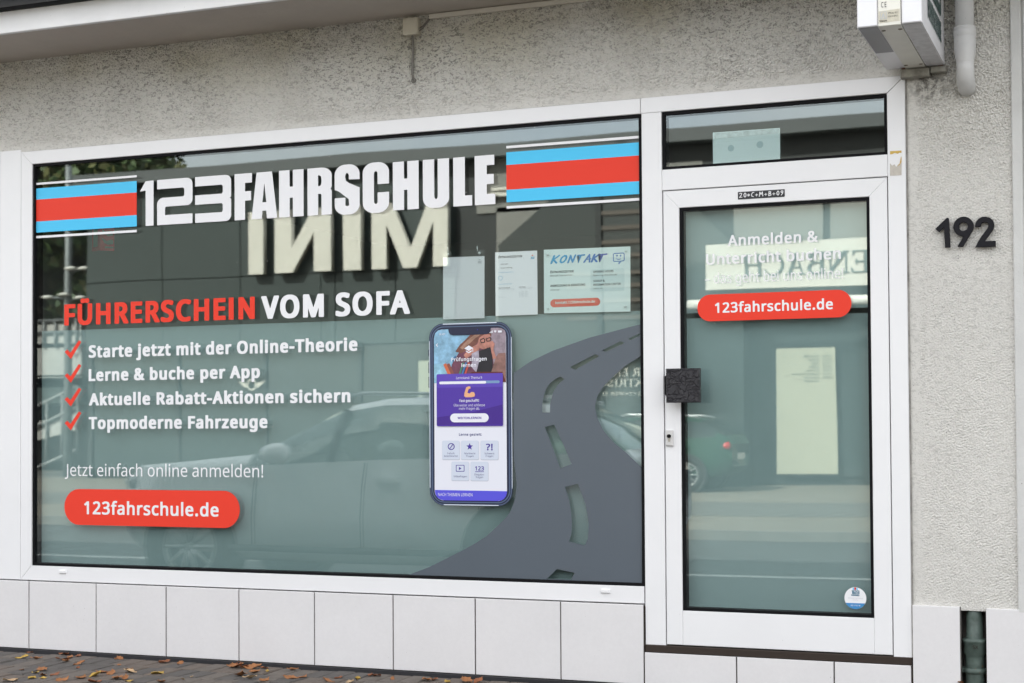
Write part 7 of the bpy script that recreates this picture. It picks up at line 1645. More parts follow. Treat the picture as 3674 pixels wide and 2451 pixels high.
text('maker_print', '02 21 36 89 10', 'bold', -0.840, -0.806, ZA + 0.027, 0.006, YA - 0.0076, M_NUM, t)
text('maker_print', 'Neon', 'bold', -0.872, -0.845, ZA + 0.012, 0.007, YA - 0.0076, M_NUM, t)
flat('maker_print', [[(-0.870, ZA + 0.022), (-0.846, ZA + 0.022), (-0.846, ZA + 0.050), (-0.870, ZA + 0.050)], [(-0.8685, ZA + 0.0235), (-0.8475, ZA + 0.0235), (-0.8475, ZA + 0.0485), (-0.8685, ZA + 0.0485)],
                     [(-0.866, ZA + 0.025), (-0.858, ZA + 0.046), (-0.850, ZA + 0.025), (-0.854, ZA + 0.025), (-0.858, ZA + 0.038), (-0.862, ZA + 0.025)]], YA - 0.0076, M_GREYINK, t)


def side_text(s, y0, y1, z, cap):
    me = outline_mesh('side_lettering', fit(word_loops(s, 'impact'), y0, y1, z, cap), lambda u, v, w: (XB + 0.0025 + w, u, v))
    link('side_lettering', me, t, [M_GREEN])


side_text('FAHRSCHULE', -0.615, -0.165, ZA + 0.062, 0.085)
side_text('123', -0.615, -0.165, ZA + 0.170, 0.21)

# white rainwater pipe that bends into the wall
M_PIPE = mat('painted_pipe', (0.60, 0.60, 0.59), 0.5, var=0.06, vscale=8.0)
specks(M_PIPE, (0.2, 0.19, 0.17), 55, 0.14, 0.9, 5.0)
t = empty('rain_pipe', (-0.631, -0.075, 2.59), 0, 'white rainwater pipe beside the light box bending into the wall', 'pipe')
xp, yp = -0.631, -0.075
MB().tube([(xp, yp, 3.163), (xp, yp, 2.77)], 0.0385, 24).build('pipe', M_PIPE, t)
mb = MB()
mb.lathe([(0.0385, 0.092), (0.045, 0.088), (0.046, 0.078), (0.0425, 0.074), (0.0455, 0.070), (0.0455, 0.052), (0.043, 0.048), (0.0445, 0.044), (0.0445, 0.0), (0.041, -0.03), (0.037, -0.05), (0.036, -0.06)], (xp, yp, 2.745), 'z', 26)
mb.build('socket', M_PIPE, t)
MB().tube([(xp, yp, 2.70), (xp, yp, 2.655), (xp, yp + 0.006, 2.632), (xp, yp + 0.022, 2.612), (xp, yp + 0.045, 2.600), (xp, 0.02, 2.592)], [0.036, 0.036, 0.0365, 0.037, 0.037, 0.037], 22).build('elbow', M_PIPE, t)

# green cast iron standpipe in its niche
M_IRON = mat('green_cast_iron', (0.066, 0.094, 0.080), 0.5, var=0.3, vscale=18, bump=0.35, bscale=60)
specks(M_IRON, (0.12, 0.085, 0.05), 45, 0.3, 0.8, 10)
t = empty('standpipe', (-0.634, 0.03, 0.0), 0, 'dark green cast iron rain pipe standing in the tiled base', 'pipe')
xp, yp = -0.634, 0.034
MB().lathe([(0.038, -0.02), (0.038, 0.20), (0.0385, 0.212), (0.045, 0.222), (0.045, 0.262), (0.050, 0.268), (0.050, 0.280), (0.034, 0.284), (0.033, 0.37), (0.030, 0.392), (0.022, 0.408), (0.009, 0.417), (0.0, 0.419)], (xp, yp, 0.0), 'z', 24).build('pipe', M_IRON, t)
MB().lathe([(0.0385, 0.136), (0.046, 0.140), (0.046, 0.156), (0.0385, 0.160)], (xp, yp, 0.0), 'z', 24).build('clamp_ring', M_IRON, t)
mb = MB()
mb.box(xp - 0.053, yp - 0.012, 0.138, xp - 0.042, yp + 0.03, 0.158, 0, 0.002)
mb.box(xp + 0.042, yp - 0.012, 0.138, xp + 0.053, yp + 0.03, 0.158, 0, 0.002)
mb.build('clamp_ear', M_IRON, t)
text('cast_mark', 'SX', 'regular', xp - 0.004, xp + 0.018, 0.244, 0.014, yp - 0.0465, M_SEAM, t)

# red fire extinguisher flag sign hung inside the room
t = empty('fire_sign', (-5.40, 0.5, 2.185), 0, 'red fire extinguisher flag sign seen dimly through the window top left', 'sign')
M_FRED = mat('sign_red', (0.55, 0.015, 0.03), 0.5)
M_FGLOW = mat('sign_pale', (0.17, 0.23, 0.18), 0.5)
szb, szt = 2.185, 2.43


def face(a, b, name, m, u0, u1, v0, v1, lift=0.0):
    """rectangle on the upright face from ground point a to b, in fractions of it"""
    ax, ay = a
    bx, by = b
    nx, ny = (by - ay), -(bx - ax)
    l = math.hypot(nx, ny)
    nx, ny = nx / l * lift, ny / l * lift
    pt = lambda u, v: (ax + (bx - ax) * u + nx, ay + (by - ay) * u + ny, szb + (szt - szb) * v)
    return MB().add([pt(u0, v0), pt(u1, v0), pt(u1, v1), pt(u0, v1)], [(0, 1, 2, 3)]).build(name, m, t), pt


pA, pB, pC = (-5.475, 0.53), (-5.40, 0.50), (-5.345, 0.56)
face(pA, pB, 'sign_face', M_FRED, 0, 1, 0, 1)
face(pB, pC, 'sign_face', M_FRED, 0, 1, 0, 1)
face(pA, pB, 'extinguisher_symbol', M_FGLOW, 0.22, 0.78, 0.1, 0.88, 0.002)
_, pt = face(pB, pC, 'flame_symbol', M_FGLOW, 0.35, 0.95, 0.06, 0.10, 0.002)
for v in (0.16, 0.36, 0.56, 0.76):
    MB().add([pt(0.12, v + 0.14), pt(0.3, v + 0.02), pt(0.55, v - 0.02), pt(0.92, v), pt(0.92, v + 0.09), pt(0.75, v + 0.10), pt(0.45, v + 0.07), pt(0.3, v + 0.1)],
             [(0, 1, 7), (1, 2, 6, 7), (2, 3, 4, 5, 6)]).build('flame_symbol', M_FGLOW, t)
MB().tube([(-5.89, 0.56, 2.30), (-5.47, 0.535, 2.30)], 0.008, 8).build('sign_arm', M_RUBBER, t)

# ------------------------------------------------------------------ across the street (seen in the glass)
# The showroom stands about 23.4 m away; everything here is placed where its
# mirror image falls in the photograph.
D = 23.4
M_CLAD = mat('dark_grey_cladding', (0.032, 0.047, 0.045), 0.5, var=0.05, vscale=0.6)
M_CLAD2 = mat('darker_cladding', (0.020, 0.024, 0.024), 0.5)
M_SHOW = mat('showroom_glass', (0.035, 0.045, 0.045), 0.06, spec=0.8)
M_LIGHTW = mat('pale_render', (0.25, 0.247, 0.228), 0.85, var=0.06, vscale=0.7)
M_SIGNW = mat('warm_white_sign', (0.68, 0.655, 0.585), 0.5)
M_SIGNG = mat('sign_grey_green', (0.12, 0.16, 0.16), 0.6)
M_TAN = mat('tan_metal', (0.10, 0.085, 0.07), 0.6)
M_STEEL = mat('grey_steel', (0.22, 0.24, 0.245), 0.5, 0.3)
M_LAMPW = mat('white_lamp_body', (0.75, 0.73, 0.68), 0.5)


def qb(mb_, d0, d1, y0, y1, front, depth, mi=0, bev=0.0):
    """box across the street from photo extents: its face looks at the shop (+y)"""
    a, b = Q(d0, y0, front), Q(d1, y1, front)
    x0, x1 = sorted((a.x, b.x))
    z0, z1 = sorted((a.z, b.z))
    return mb_.box(x0, -front - depth, z0, x1, -front, z1, mi, bev)


ROOF = 6.80
XL = Q(196, 700, D).x
XG = Q(1140, 560, D).x            # left foot of the gabled glass porch
XGR = Q(1700, 640, D).x
deal = empty('car_dealership', ((XL + 4) / 2, -D, 0.0), 0, 'dark grey clad car showroom across the street mirrored in the glass', 'building')
box('wall', XL, -D - 14, -0.05, 7.0, -D - 0.06, ROOF, M_CLAD2, deal)
mb = MB()
mb.box(XL - 0.15, -D - 14.2, ROOF, 7.2, -D + 0.35, ROOF + 0.26)
mb.build('roof_edge', mat('roof_edge_metal', (0.085, 0.095, 0.097), 0.45), deal)
# cladding panels with open joints over the showroom glass
cols = [XL, Q(430, 500, D).x, Q(735, 500, D).x]
x = cols[-1]
cols = [XL, XL + 2.2, XL + 4.4, Q(735, 500, D).x]
rows = [2.95, 4.55, 5.85, ROOF - 0.02]
px = np.linspace(cols[0], cols[-1], 4)
me_cache = {}
for i in range(3):
    for j in range(3):
        box('cladding_panel', px[i] + 0.012, -D - 0.055, rows[j] + 0.012, px[i + 1] - 0.012, -D, rows[j + 1] - 0.012, M_CLAD, deal, 0.004)
xm0, xm1 = Q(820, 500, D).x, Q(1040, 500, D).x
px2 = np.linspace(xm0 - 2.0, xm1, 4)
for i in range(3):
    for j in range(3):
        box('cladding_panel', px2[i] + 0.012, -D - 0.055, rows[j] + 0.012, px2[i + 1] - 0.012, -D - 0.02, rows[j + 1] - 0.012, M_CLAD, deal, 0.004)
# showroom glazing at street level with dark posts
mb = MB()
mb.box(XL + 0.1, -D - 0.05, 0.12, XG, -D - 0.02, 2.9)
mb.build('showroom_pane', M_SHOW, deal)
mb = MB()
for x in np.arange(XL + 0.1, XG, 2.35):
    mb.box(x, -D - 0.06, 0.0, x + 0.09, -D + 0.03, 2.93)
mb.build('mullion', M_CLAD2, deal)
# gabled porch of dark glass with tan transoms
a, apex, b = Q(1140, 562, D - 0.8), Q(1426, 316, D - 0.8), Q(1700, 578, D - 0.8)
f0 = -(D - 0.8)
mb = MB()
mb.prism([(a.x, -0.02), (b.x, -0.02), (b.x, b.z), (apex.x, apex.z), (a.x, a.z)], f0 - 0.8, f0)
mb.v = [(x, (f0 if y == f0 - 0.8 else f0 - 0.8), z) for x, y, z in mb.v]
mb.build('glass_porch', M_SHOW, deal)
for y in (625, 655, 690, 730):
    z0 = Q(1420, y, D - 0.8).z
    box('transom', Q(1300, y, D - 0.8).x, f0, z0 - 0.04, Q(1500, y, D - 0.8).x, f0 + 0.05, z0 + 0.04, M_TAN, deal)
for y in (486, 520, 553, 585):
    z0 = Q(1420, y, D - 0.8).z
    box('transom', Q(1375, y, D - 0.8).x, f0, z0 - 0.04, Q(1476, y, D - 0.8).x, f0 + 0.05, z0 + 0.04, M_TAN, deal)
for d in (1375, 1500):
    x = Q(d, 560, D - 0.8).x
    box('porch_post', x - 0.06, f0, 0.0, x + 0.06, f0 + 0.06, Q(d, 380, D - 0.8).z, M_CLAD2, deal)
# pale wall either side of the gable
for d0, d1, y0, y1 in ((1088, 1420, 330, 470), (1135, 1420, 476, 740), (1430, 1612, 380, 640), (1680, 1890, 380, 560), (1905, 2330, 370, 560)):
    mb = MB()
    qb(mb, d0, d1, y0, y1, D + 0.02, 0.02)
    mb.build('pale_panel', M_LIGHTW, deal)
for y in (338, 346):
    z0 = Q(1140, 2 * y - 12, D).z
z0 = Q(1128, 446, D).z
box('ledge', Q(1118, 440, D).x, -D, z0 - 0.06, Q(1330, 440, D).x, -D + 0.12, z0 + 0.02, M_SIGNW, deal)
z0 = Q(1128, 434, D).z
box('ledge', Q(1128, 434, D).x, -D, z0 - 0.04, Q(1330, 434, D).x, -D + 0.1, z0 + 0.02, M_SIGNW, deal)
mb = MB()
mb.box(XGR, -D - 0.05, 0.15, 6.8, -D + 0.0, Q(1700, 690, D).z)
mb.build('showroom_pane', M_SHOW, deal)
for d in (1665, 1990, 2330):
    x = Q(d, 900, D).x
    box('mullion', x - 0.09, -D + 0.0, 0.0, x + 0.09, -D + 0.08, Q(1700, 690, D).z, M_CLAD2, deal)

# big white letters on the cladding
t = empty('wall_letters', (Q(795, 600, D - 0.25).x, -D + 0.2, 4.6), 0, 'large white MINI letters standing off the showroom wall opposite', 'sign')
FL = D - 0.25
zt, zb = Q(800, 470, FL).z, Q(800, 619, FL).z
LI = [(0, 0), (1, 0), (1, 1), (0, 1)]
LN = [(0, 0), (.30, 0), (.30, .62), (.68, 0), (1, 0), (1, 1), (.70, 1), (.70, .38), (.32, 1), (0, 1)]
LM = [(0, 0), (.19, 0), (.19, .68), (.41, 0), (.59, 0), (.81, .68), (.81, 0), (1, 0), (1, 1), (.74, 1), (.5, .28), (.26, 1), (0, 1)]
for pts, d0, d1 in ((LI, 567, 602), (LN, 629, 759), (LI, 787, 826), (LM, 850, 1023)):
    x0, x1 = Q(d0, 600, FL).x, Q(d1, 600, FL).x
    poly = [(x1 - u * (x1 - x0), zb + v * (zt - zb)) for u, v in pts]
    n = len(poly)
    s = sum(poly[i - 1][0] * poly[i][1] - poly[i][0] * poly[i - 1][1] for i in range(n))
    me = outline_mesh('letter', [poly], lambda u, v, w: (u, -FL + w - 0.07, v), 0.14)
    link('letter', me, t, [M_SIGNW])
# fascia board with the firm's name, running out of the glass
t = empty('fascia_sign', (Q(1800, 620, D - 0.95).x, -D + 0.95, 3.6), 0, 'long cream fascia board with green grey serif lettering opposite the door', 'sign')
FS = D - 0.95
a, b = Q(1617, 620, FS), Q(1990, 600, FS)
zt, zb = (Q(1618, 566, FS).z + Q(1990, 540, FS).z) / 2, (Q(1616, 670, FS).z + Q(1990, 650, FS).z) / 2
box('board', a.x, -FS - 0.12, zb, a.x + 9.5, -FS, zt, M_SIGNW, t, 0.006)
x1 = Q(1703, 610, FS).x                       # left end of the mirrored word: the last letter
w = (Q(1990, 600, FS).x - x1) / 5.35
xs_ = x1
for ch, ww in (('H', 0.92), ('C', 0.95), ('A', 0.95), ('B', 0.88), ('N', 1.0), ('E', 0.85)):
    loops = fit(word_loops(ch, 'serif'), xs_, xs_ + w * ww * 0.92, zb + (zt - zb) * 0.27, (zt - zb) * 0.47, True)
    me = outline_mesh('letter', loops, lambda u, v, q: (u, -FS + q + 0.012, v), 0.02)
    link('letter', me, t, [M_SIGNG])
    xs_ += w * ww
M_LISTINK = mat('list_ink', (0.15, 0.18, 0.15), 0.7)
# white roller blind case under the board
t = empty('blind_case', (Q(1800, 700, D - 0.95).x, -D + 0.95, 3.2), 0, 'long white roller blind case under the cream fascia board opposite', 'blind')
a, b = Q(1578, 701, FS), Q(1578, 690, FS)
MB().tube([(a.x, -FS, a.z), (a.x + 9.0, -FS, a.z)], b.z - a.z, 18).build('case', M_LAMPW, t)
# poster with the list of departments in the showroom window
t = empty('window_poster', (Q(1849, 940, D - 0.2).x, -D + 0.2, 0.2), 0, 'tall pale notice board with a small list opposite the door', 'sign')
FP = D - 0.15
a, b = Q(1778, 800, FP), Q(1920, 1088, FP)
box('board', a.x, -FP - 0.05, b.z, b.x, -FP, a.z, mat('pale_green_board', (0.45, 0.445, 0.34), 0.7), t)
for k, s in enumerate(('Automobile', 'Service', 'Teile', 'Zubehör', 'Werkstatt', 'Financial Services', 'Gebrauchte', 'Automobile')):
    y = 820 + 8.3 * k
    za, w = Q(1850, y, FP - 0.01).z, len(s) * 3.6
    for txt_, d0, d1 in ((s, 1879 - w, 1879), ('192%d' % k, 1888, 1909)):
        if k == 7 and d0 == 1888:
            continue
        me = outline_mesh('print', fit(word_loops(txt_, 'regular'), Q(d0, y, FP - .01).x, Q(d1, y, FP - .01).x, za, 0.045, True), lambda u, v, q: (u, -FP + 0.008 + q, v))
        link('print', me, t, [M_LISTINK])
# second pale board further left, half hidden by the phone print
t = empty('window_poster', (Q(970, 870, D - 0.2).x, -D + 0.2, 1.7), 0, 'small pale board in the showroom window opposite, left of the phone print', 'sign')
a, b = Q(957, 830, FP), Q(1010, 914, FP)
box('board', a.x, -FP - 0.05, b.z, b.x, -FP, a.z, mat('pale_green_board_small', (0.42, 0.45, 0.36), 0.7), t)
# advertisement lettering on the showroom glass
t = empty('window_lettering', (Q(1420, 880, D - 1).x, -D + 1, 1.7), 0, 'white serif advertisement lettering on the dark showroom glass opposite', 'lettering')
FA = D - 0.84
for s, d0, d1, y, cap in (('DER ERSTE', 1360, 1505, 865, 18), ('ELEKTRISCHE', 1335, 1528, 888, 17), ('MINI COOPER SE', 1378, 1496, 908, 8)):
    za = Q(1430, y, FA).z
    cc = Q(1430, y - cap, FA).z - za
    me = outline_mesh('print', fit(word_loops(s, 'serif'), Q(d0, y, FA).x, Q(d1, y, FA).x, za, cc, True), lambda u, v, q: (u, -FA + 0.015 + q, v))
    link('print', me, t, [M_SIGNW])
# winged roundel in the showroom window
t = empty('winged_badge', (Q(577, 880, D - 0.1).x, -D + 0.1, 2.1), 0, 'small white winged roundel on the showroom glass opposite', 'sign')
c = Q(577, 882, D - 0.1)
me = outline_mesh('roundel', [circle(c.x, c.z, 0.13, 24), circle(c.x, c.z, 0.095, 24)], lambda u, v, q: (u, -D + 0.11 + q, v))
link('roundel', me, t, [M_SIGNW])
for s in (-1, 1):
    me = outline_mesh('wing', [[(c.x + s * u, c.z + v) for u, v in ((0.14, 0.03), (0.36, 0.09), (0.30, 0.04), (0.26, 0.0), (0.21, -0.04), (0.14, -0.06))]], lambda u, v, q: (u, -D + 0.11 + q, v))
    link('wing', me, t, [M_SIGNW])

# ---- cars
M_TYRE = mat('tyre_rubber', (0.02, 0.02, 0.02), 0.85)
M_RIM = mat('alloy_rim', (0.55, 0.56, 0.57), 0.3, 0.7)
M_CARGL = glass_mat('car_glass', 0.10, (0.52, 0.58, 0.56))
M_TRIM = mat('car_trim', (0.02, 0.02, 0.022), 0.6)
M_HEADL = mat('headlamp', (0.55, 0.58, 0.6), 0.15, spec=0.8)
M_TAIL = mat('tail_lamp', (0.55, 0.02, 0.02), 0.25)


def make_car(name, label, x_front, y_near, z0, length, height, width, paint, direction=-1):
    """hatchback with its nose towards -x; its right flank towards +y lies at y_near"""
    e = empty(name, (x_front + length / 2, y_near - width / 2, z0), 0, label, 'car')
    L, H, W = length, height, width
    # stations: (x, sill, belt, roof, half width low, half width belt, half width roof)
    st = [(0.00, .30, .50, .50, .62, .60, .58), (0.02, .24, .56, .58, .78, .74, .70), (0.06, .19, .62, .655, .90, .86, .80),
          (0.12, .17, .62, .665, .96, .93, .84), (0.21, .16, .635, .69, .985, .955, .85), (0.30, .16, .65, .715, .99, .96, .84),
          (0.395, .16, .665, .86, .995, .965, .78), (0.475, .16, .675, .97, 1.0, .965, .74), (0.545, .16, .685, 1.0, 1.0, .965, .73),
          (0.62, .16, .69, 1.0, 1.0, .965, .73), (0.74, .16, .70, .985, 1.0, .965, .72), (0.85, .17, .71, .94, .985, .95, .70),
          (0.93, .20, .72, .84, .95, .92, .70), (0.975, .25, .70, .74, .88, .86, .72), (1.0, .33, .62, .62, .76, .76, .70)]
    rings = []
    for x, s_, b_, r_, wl, wb, wr in st:
        X = x_front + x * L
        hw = W / 2
        yc = y_near - hw
        s_, b_, r_ = s_ * H, b_ * H, r_ * H
        half = [(wl * .80, s_), (wl * .97, s_ + .05 * H), (wl * 1.0, s_ + (b_ - s_) * .45), (wl * .985, s_ + (b_ - s_) * .72), (wb, b_), (wb * .6 + wr * .4, b_ + (r_ - b_) * .45), (wr * 1.02, b_ + (r_ - b_) * .86), (wr * .85, b_ + (r_ - b_) * .97), (0.0, r_)]
        rings.append([(X, yc + w_ * hw, z0 + z_) for w_, z_ in half] + [(X, yc - w_ * hw, z0 + z_) for w_, z_ in half[-2::-1]])
    n = len(rings[0])
    vs = [p for r in rings for p in r]
    fs, gs = [], []
    for i in range(len(rings) - 1):
        for k in range(n - 1):
            f = (i * n + k, i * n + k + 1, (i + 1) * n + k + 1, (i + 1) * n + k)
            side = k in (4, 5, 10, 11)
            glass = (side and 5 <= i <= 11) or (5 <= i <= 6 and 6 <= k <= 9) or (11 <= i <= 12 and 5 <= k <= 10)
            (gs if glass else fs).append(f)
    fs.append(tuple(range(n)))
    fs.append(tuple(range((len(rings) - 1) * n + n - 1, (len(rings) - 1) * n - 1, -1)))
    fs += [(i * n, (i + 1) * n, (i + 1) * n + n - 1, i * n + n - 1) for i in range(len(rings) - 1)]
    MB().add(vs, [f[::-1] for f in fs], 0, True).build('body', paint, e)
    MB().add(vs, [f[::-1] for f in gs], 0, True).build('car_window', M_CARGL, e)
    yc = y_near - W / 2
    # pillars and window trim
    for s in (1, -1):
        for xx in (0.465, 0.70):
            i = min(range(len(st)), key=lambda j: abs(st[j][0] - xx))
            x, _, b_, r_, wl, wb, wr = st[i]
            X = x_front + xx * L
            p = [(X, yc + s * (wb * W / 2 + .004), z0 + b_ * H), (X + 0.02, yc + s * ((wb * .6 + wr * .4) * W / 2 + .006), z0 + (b_ + (r_ - b_) * .45) * H), (X + 0.06, yc + s * (wr * 1.02 * W / 2 + .006), z0 + (b_ + (r_ - b_) * .86) * H)]
            MB().tube(p, 0.035, 6).build('pillar', M_TRIM, e)
        # mirror
        X = x_front + 0.375 * L
        zz = z0 + 0.715 * H
        MB().lathe([(0.0, -0.13), (0.06, -0.11), (0.085, -0.04), (0.088, 0.03), (0.06, 0.09), (0.0, 0.11)], (X, yc + s * (W / 2 + 0.085), zz), 'x', 12).build('wing_mirror', paint, e)
        # door handles
        for xx in (0.55, 0.76):
            X = x_front + xx * L
            MB().box(X, yc + s * W / 2 - 0.015 + (0.0 if s > 0 else -0.025), z0 + 0.575 * H, X + 0.2, yc + s * W / 2 + 0.03, z0 + 0.60 * H, 0, 0.008).build('door_handle', paint, e)
        # door gaps, sill strip
        for xx in (0.315, 0.525, 0.74):
            X = x_front + xx * L
            MB().tube([(X, yc + s * W / 2 * 0.985, z0 + .22 * H), (X, yc + s * W / 2 * 1.0, z0 + .40 * H), (X + .01, yc + s * W / 2 * .985, z0 + .55 * H), (X + .03, yc + s * W / 2 * .968, z0 + .67 * H)], 0.006, 4).build('door_gap', M_TRIM, e)
        MB().tube([(x_front + 0.27 * L, yc + s * W / 2 * 1.0, z0 + .235 * H), (x_front + 0.77 * L, yc + s * W / 2 * 1.003, z0 + .235 * H)], 0.028, 6).build('sill_trim', M_TRIM, e)
        # lamps
        MB().lathe([(0.0, -0.16), (0.05, -0.10), (0.07, 0.0), (0.05, 0.12), (0.0, 0.18)], (x_front + 0.055 * L, yc + s * W / 2 * 0.80, z0 + .56 * H), 'x', 10).build('headlight', M_HEADL, e)
        MB().lathe([(0.0, -0.12), (0.06, -0.06), (0.08, 0.0), (0.07, 0.07), (0.0, 0.1)], (x_front + 0.972 * L, yc + s * W / 2 * 0.80, z0 + .60 * H), 'x', 10).build('tail_light', M_TAIL, e)
        # wheels
        R = 0.235 * H
        for xx in (0.185, 0.80):
            X = x_front + xx * L
            yo = yc + s * (W / 2 - 0.005)
            MB().lathe([(R * 1.17, -s * 0.20), (R * 1.17, s * 0.008), (R * 1.10, s * 0.012), (R * 0.9, s * 0.002)], (X, yo, z0 + R), 'y', 28).build('wheel_arch', M_TRIM, e)
            wh = MB().lathe([(R * .68, -s * 0.20), (R * .95, -s * 0.20), (R, -s * 0.17), (R, -s * 0.02), (R * .95, s * 0.016), (R * .70, s * 0.018), (R * .68, s * 0.0)], (X, yo, z0 + R), 'y', 28).build('wheel', M_TYRE, e)
            mb = MB()
            mb.lathe([(R * .68, s * 0.004), (R * .62, s * 0.010), (R * .60, -s * 0.03)], (X, yo, z0 + R), 'y', 24)
            mb.lathe([(0.0, s * 0.012), (R * .13, s * 0.010), (R * .15, -s * 0.02)], (X, yo, z0 + R), 'y', 12)
            for k in range(10):
                a = 2 * math.pi * k / 10
                c_, s2 = math.cos(a), math.sin(a)
                mb.tube([(X + c_ * R * .1, yo + s * 0.004, z0 + R + s2 * R * .1), (X + c_ * R * .63, yo + s * 0.002, z0 + R + s2 * R * .63)], [R * .055, R * .04], 5)
            mb.build('rim', M_RIM, wh)
            MB().lathe([(0.0, -s * 0.05), (R * .66, -s * 0.05)], (X, yo, z0 + R), 'y', 24).build('brake_shade', M_TRIM, wh)
    # roof rails, grille, plates
    for s in (1, -1):
        MB().tube([(x_front + .44 * L, yc + s * W * .34, z0 + .985 * H), (x_front + .5 * L, yc + s * W * .345, z0 + 1.02 * H), (x_front + .78 * L, yc + s * W * .34, z0 + 1.0 * H), (x_front + .84 * L, yc + s * W * .335, z0 + .965 * H)], 0.016, 6).build('roof_rail', M_RIM, e)
    box('grille', x_front - 0.012, yc - W * .22, z0 + .33 * H, x_front + 0.05, yc + W * .22, z0 + .46 * H, M_TRIM, e, 0.01)
    box('number_plate', x_front + L - 0.02, yc - 0.26, z0 + .42 * H, x_front + L + 0.012, yc + 0.26, z0 + .42 * H + 0.11, M_LAMPW, e)
    return e


M_SILVER = mat('silver_paint', (0.84, 0.85, 0.855), 0.25, 0.0, coat=1.0)
M_CARGREEN = mat('green_paint', (0.010, 0.062, 0.035), 0.45)
make_car('silver_car', 'silver hatchback on the road mirrored in the lower part of the window', -7.80, -3.7, -0.12, 4.50, 1.53, 1.84, M_SILVER)
ga = Q(1650, 1000, 20)
make_car('green_car', 'small green hatchback parked before the showroom and mirrored in the door', ga.x - 3.68, -20.0, -0.02, 3.85, 1.36, 1.72, M_CARGREEN)

# ---- left of the showroom: concrete deck with ramp and railings, lamp mast, trees
deck = empty('parking_deck', (-31.0, -29.0, 0.0), 0, 'pale concrete parking deck with sloping ramp and white railings mirrored at the left', 'building')
M_CONC = mat('pale_concrete', (0.42, 0.42, 0.40), 0.85, var=0.08, vscale=0.8)
M_RAILW = mat('pale_railing', (0.22, 0.23, 0.23), 0.5)
FD = 27.0


def dq(x, y):
    return Q(x, y, FD)


XR = XL - 0.2
for nm, y0, y1, m in (('deck_wall', 790, 745, M_CONC), ('deck_wall', 862, 800, M_CONC), ('deck_wall', 925, 868, M_CLAD), ('deck_wall', 890, 866, M_CONC)):
    z0, z1 = dq(130, y0).z, dq(130, y1).z
    box(nm, -60, -FD - 3.0, z0, dq(185, 800).x, -FD, z1, m, deck)
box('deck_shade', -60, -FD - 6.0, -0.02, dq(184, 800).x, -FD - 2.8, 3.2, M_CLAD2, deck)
for y in (738, 765):
    z0 = dq(130, y).z
    MB().tube([(-60, -FD + 0.05, z0), (dq(182, 740).x, -FD + 0.05, z0)], 0.045, 8).build('railing', M_RAILW, deck)
for d in (100, 127, 154, 177):
    x = dq(d, 760).x
    MB().tube([(x, -FD + 0.05, dq(130, 800).z), (x, -FD + 0.05, dq(130, 738).z)], 0.04, 8).build('rail_post', M_RAILW, deck)
# the ramp falls away to the left
p0, p1 = Q(40, 1050, FD - 2), Q(182, 985, FD - 2)
h = 0.9
mb = MB()
mb.prism([(p0.x - 8, p0.z - 1.3), (p1.x, p1.z), (p1.x, p1.z + h * .5), (p0.x - 8, p0.z - 1.3 + h * .5)], -FD + 1.9, -FD + 2.05)
mb.build('ramp_parapet', M_CONC, deck)
for dz in (0.55, 1.05, -0.5):
    MB().tube([(p0.x, -FD + 2.1, p0.z + dz), (p1.x, -FD + 2.1, p1.z + dz)], 0.045, 8).build('railing', M_RAILW, deck)
for k in range(5):
    u = k / 4
    MB().tube([(p0.x + (p1.x - p0.x) * u, -FD + 2.1, p0.z + (p1.z - p0.z) * u - .6), (p0.x + (p1.x - p0.x) * u, -FD + 2.1, p0.z + (p1.z - p0.z) * u + 1.05)], 0.035, 8).build('rail_post', M_RAILW, deck)

lp = Q(154, 600, 24.5)
t = empty('lamp_mast', (lp.x, lp.y, -0.02), 0, 'tall grey lamp mast with a cluster of white lamp heads beside the showroom opposite', 'street lamp')
MB().tube([(lp.x, lp.y, -0.02), (lp.x, lp.y, 4.2), (lp.x, lp.y, 9.4)], [0.11, 0.095, 0.07], 12).build('mast', M_STEEL, t)
zl = Q(154, 650, 24.5).z
for k, (dx, dz) in enumerate(((-0.5, -0.35), (0.0, -0.3), (0.5, -0.4), (0.2, 0.35), (0.6, 0.33))):
    MB().lathe([(0.0, 0.07), (0.09, 0.05), (0.18, 0.0), (0.16, -0.02), (0.0, -0.03)], (lp.x + dx, lp.y + 0.15, zl + dz), 'z', 14).build('lamp_head', M_LAMPW, t)
    MB().tube([(lp.x, lp.y, zl + dz - 0.05), (lp.x + dx, lp.y + 0.15, zl + dz + 0.03)], 0.025, 6).build('lamp_arm', M_STEEL, t)

M_LEAFG = [mat('tree_leaf_%d' % k, c, 0.6) for k, c in enumerate(((0.075, 0.12, 0.04), (0.115, 0.12, 0.04), (0.05, 0.09, 0.035), (0.12, 0.12, 0.05)))]
M_BARK = mat('bark', (0.09, 0.075, 0.06), 0.9, var=0.3, vscale=8, bump=0.6, bscale=20)


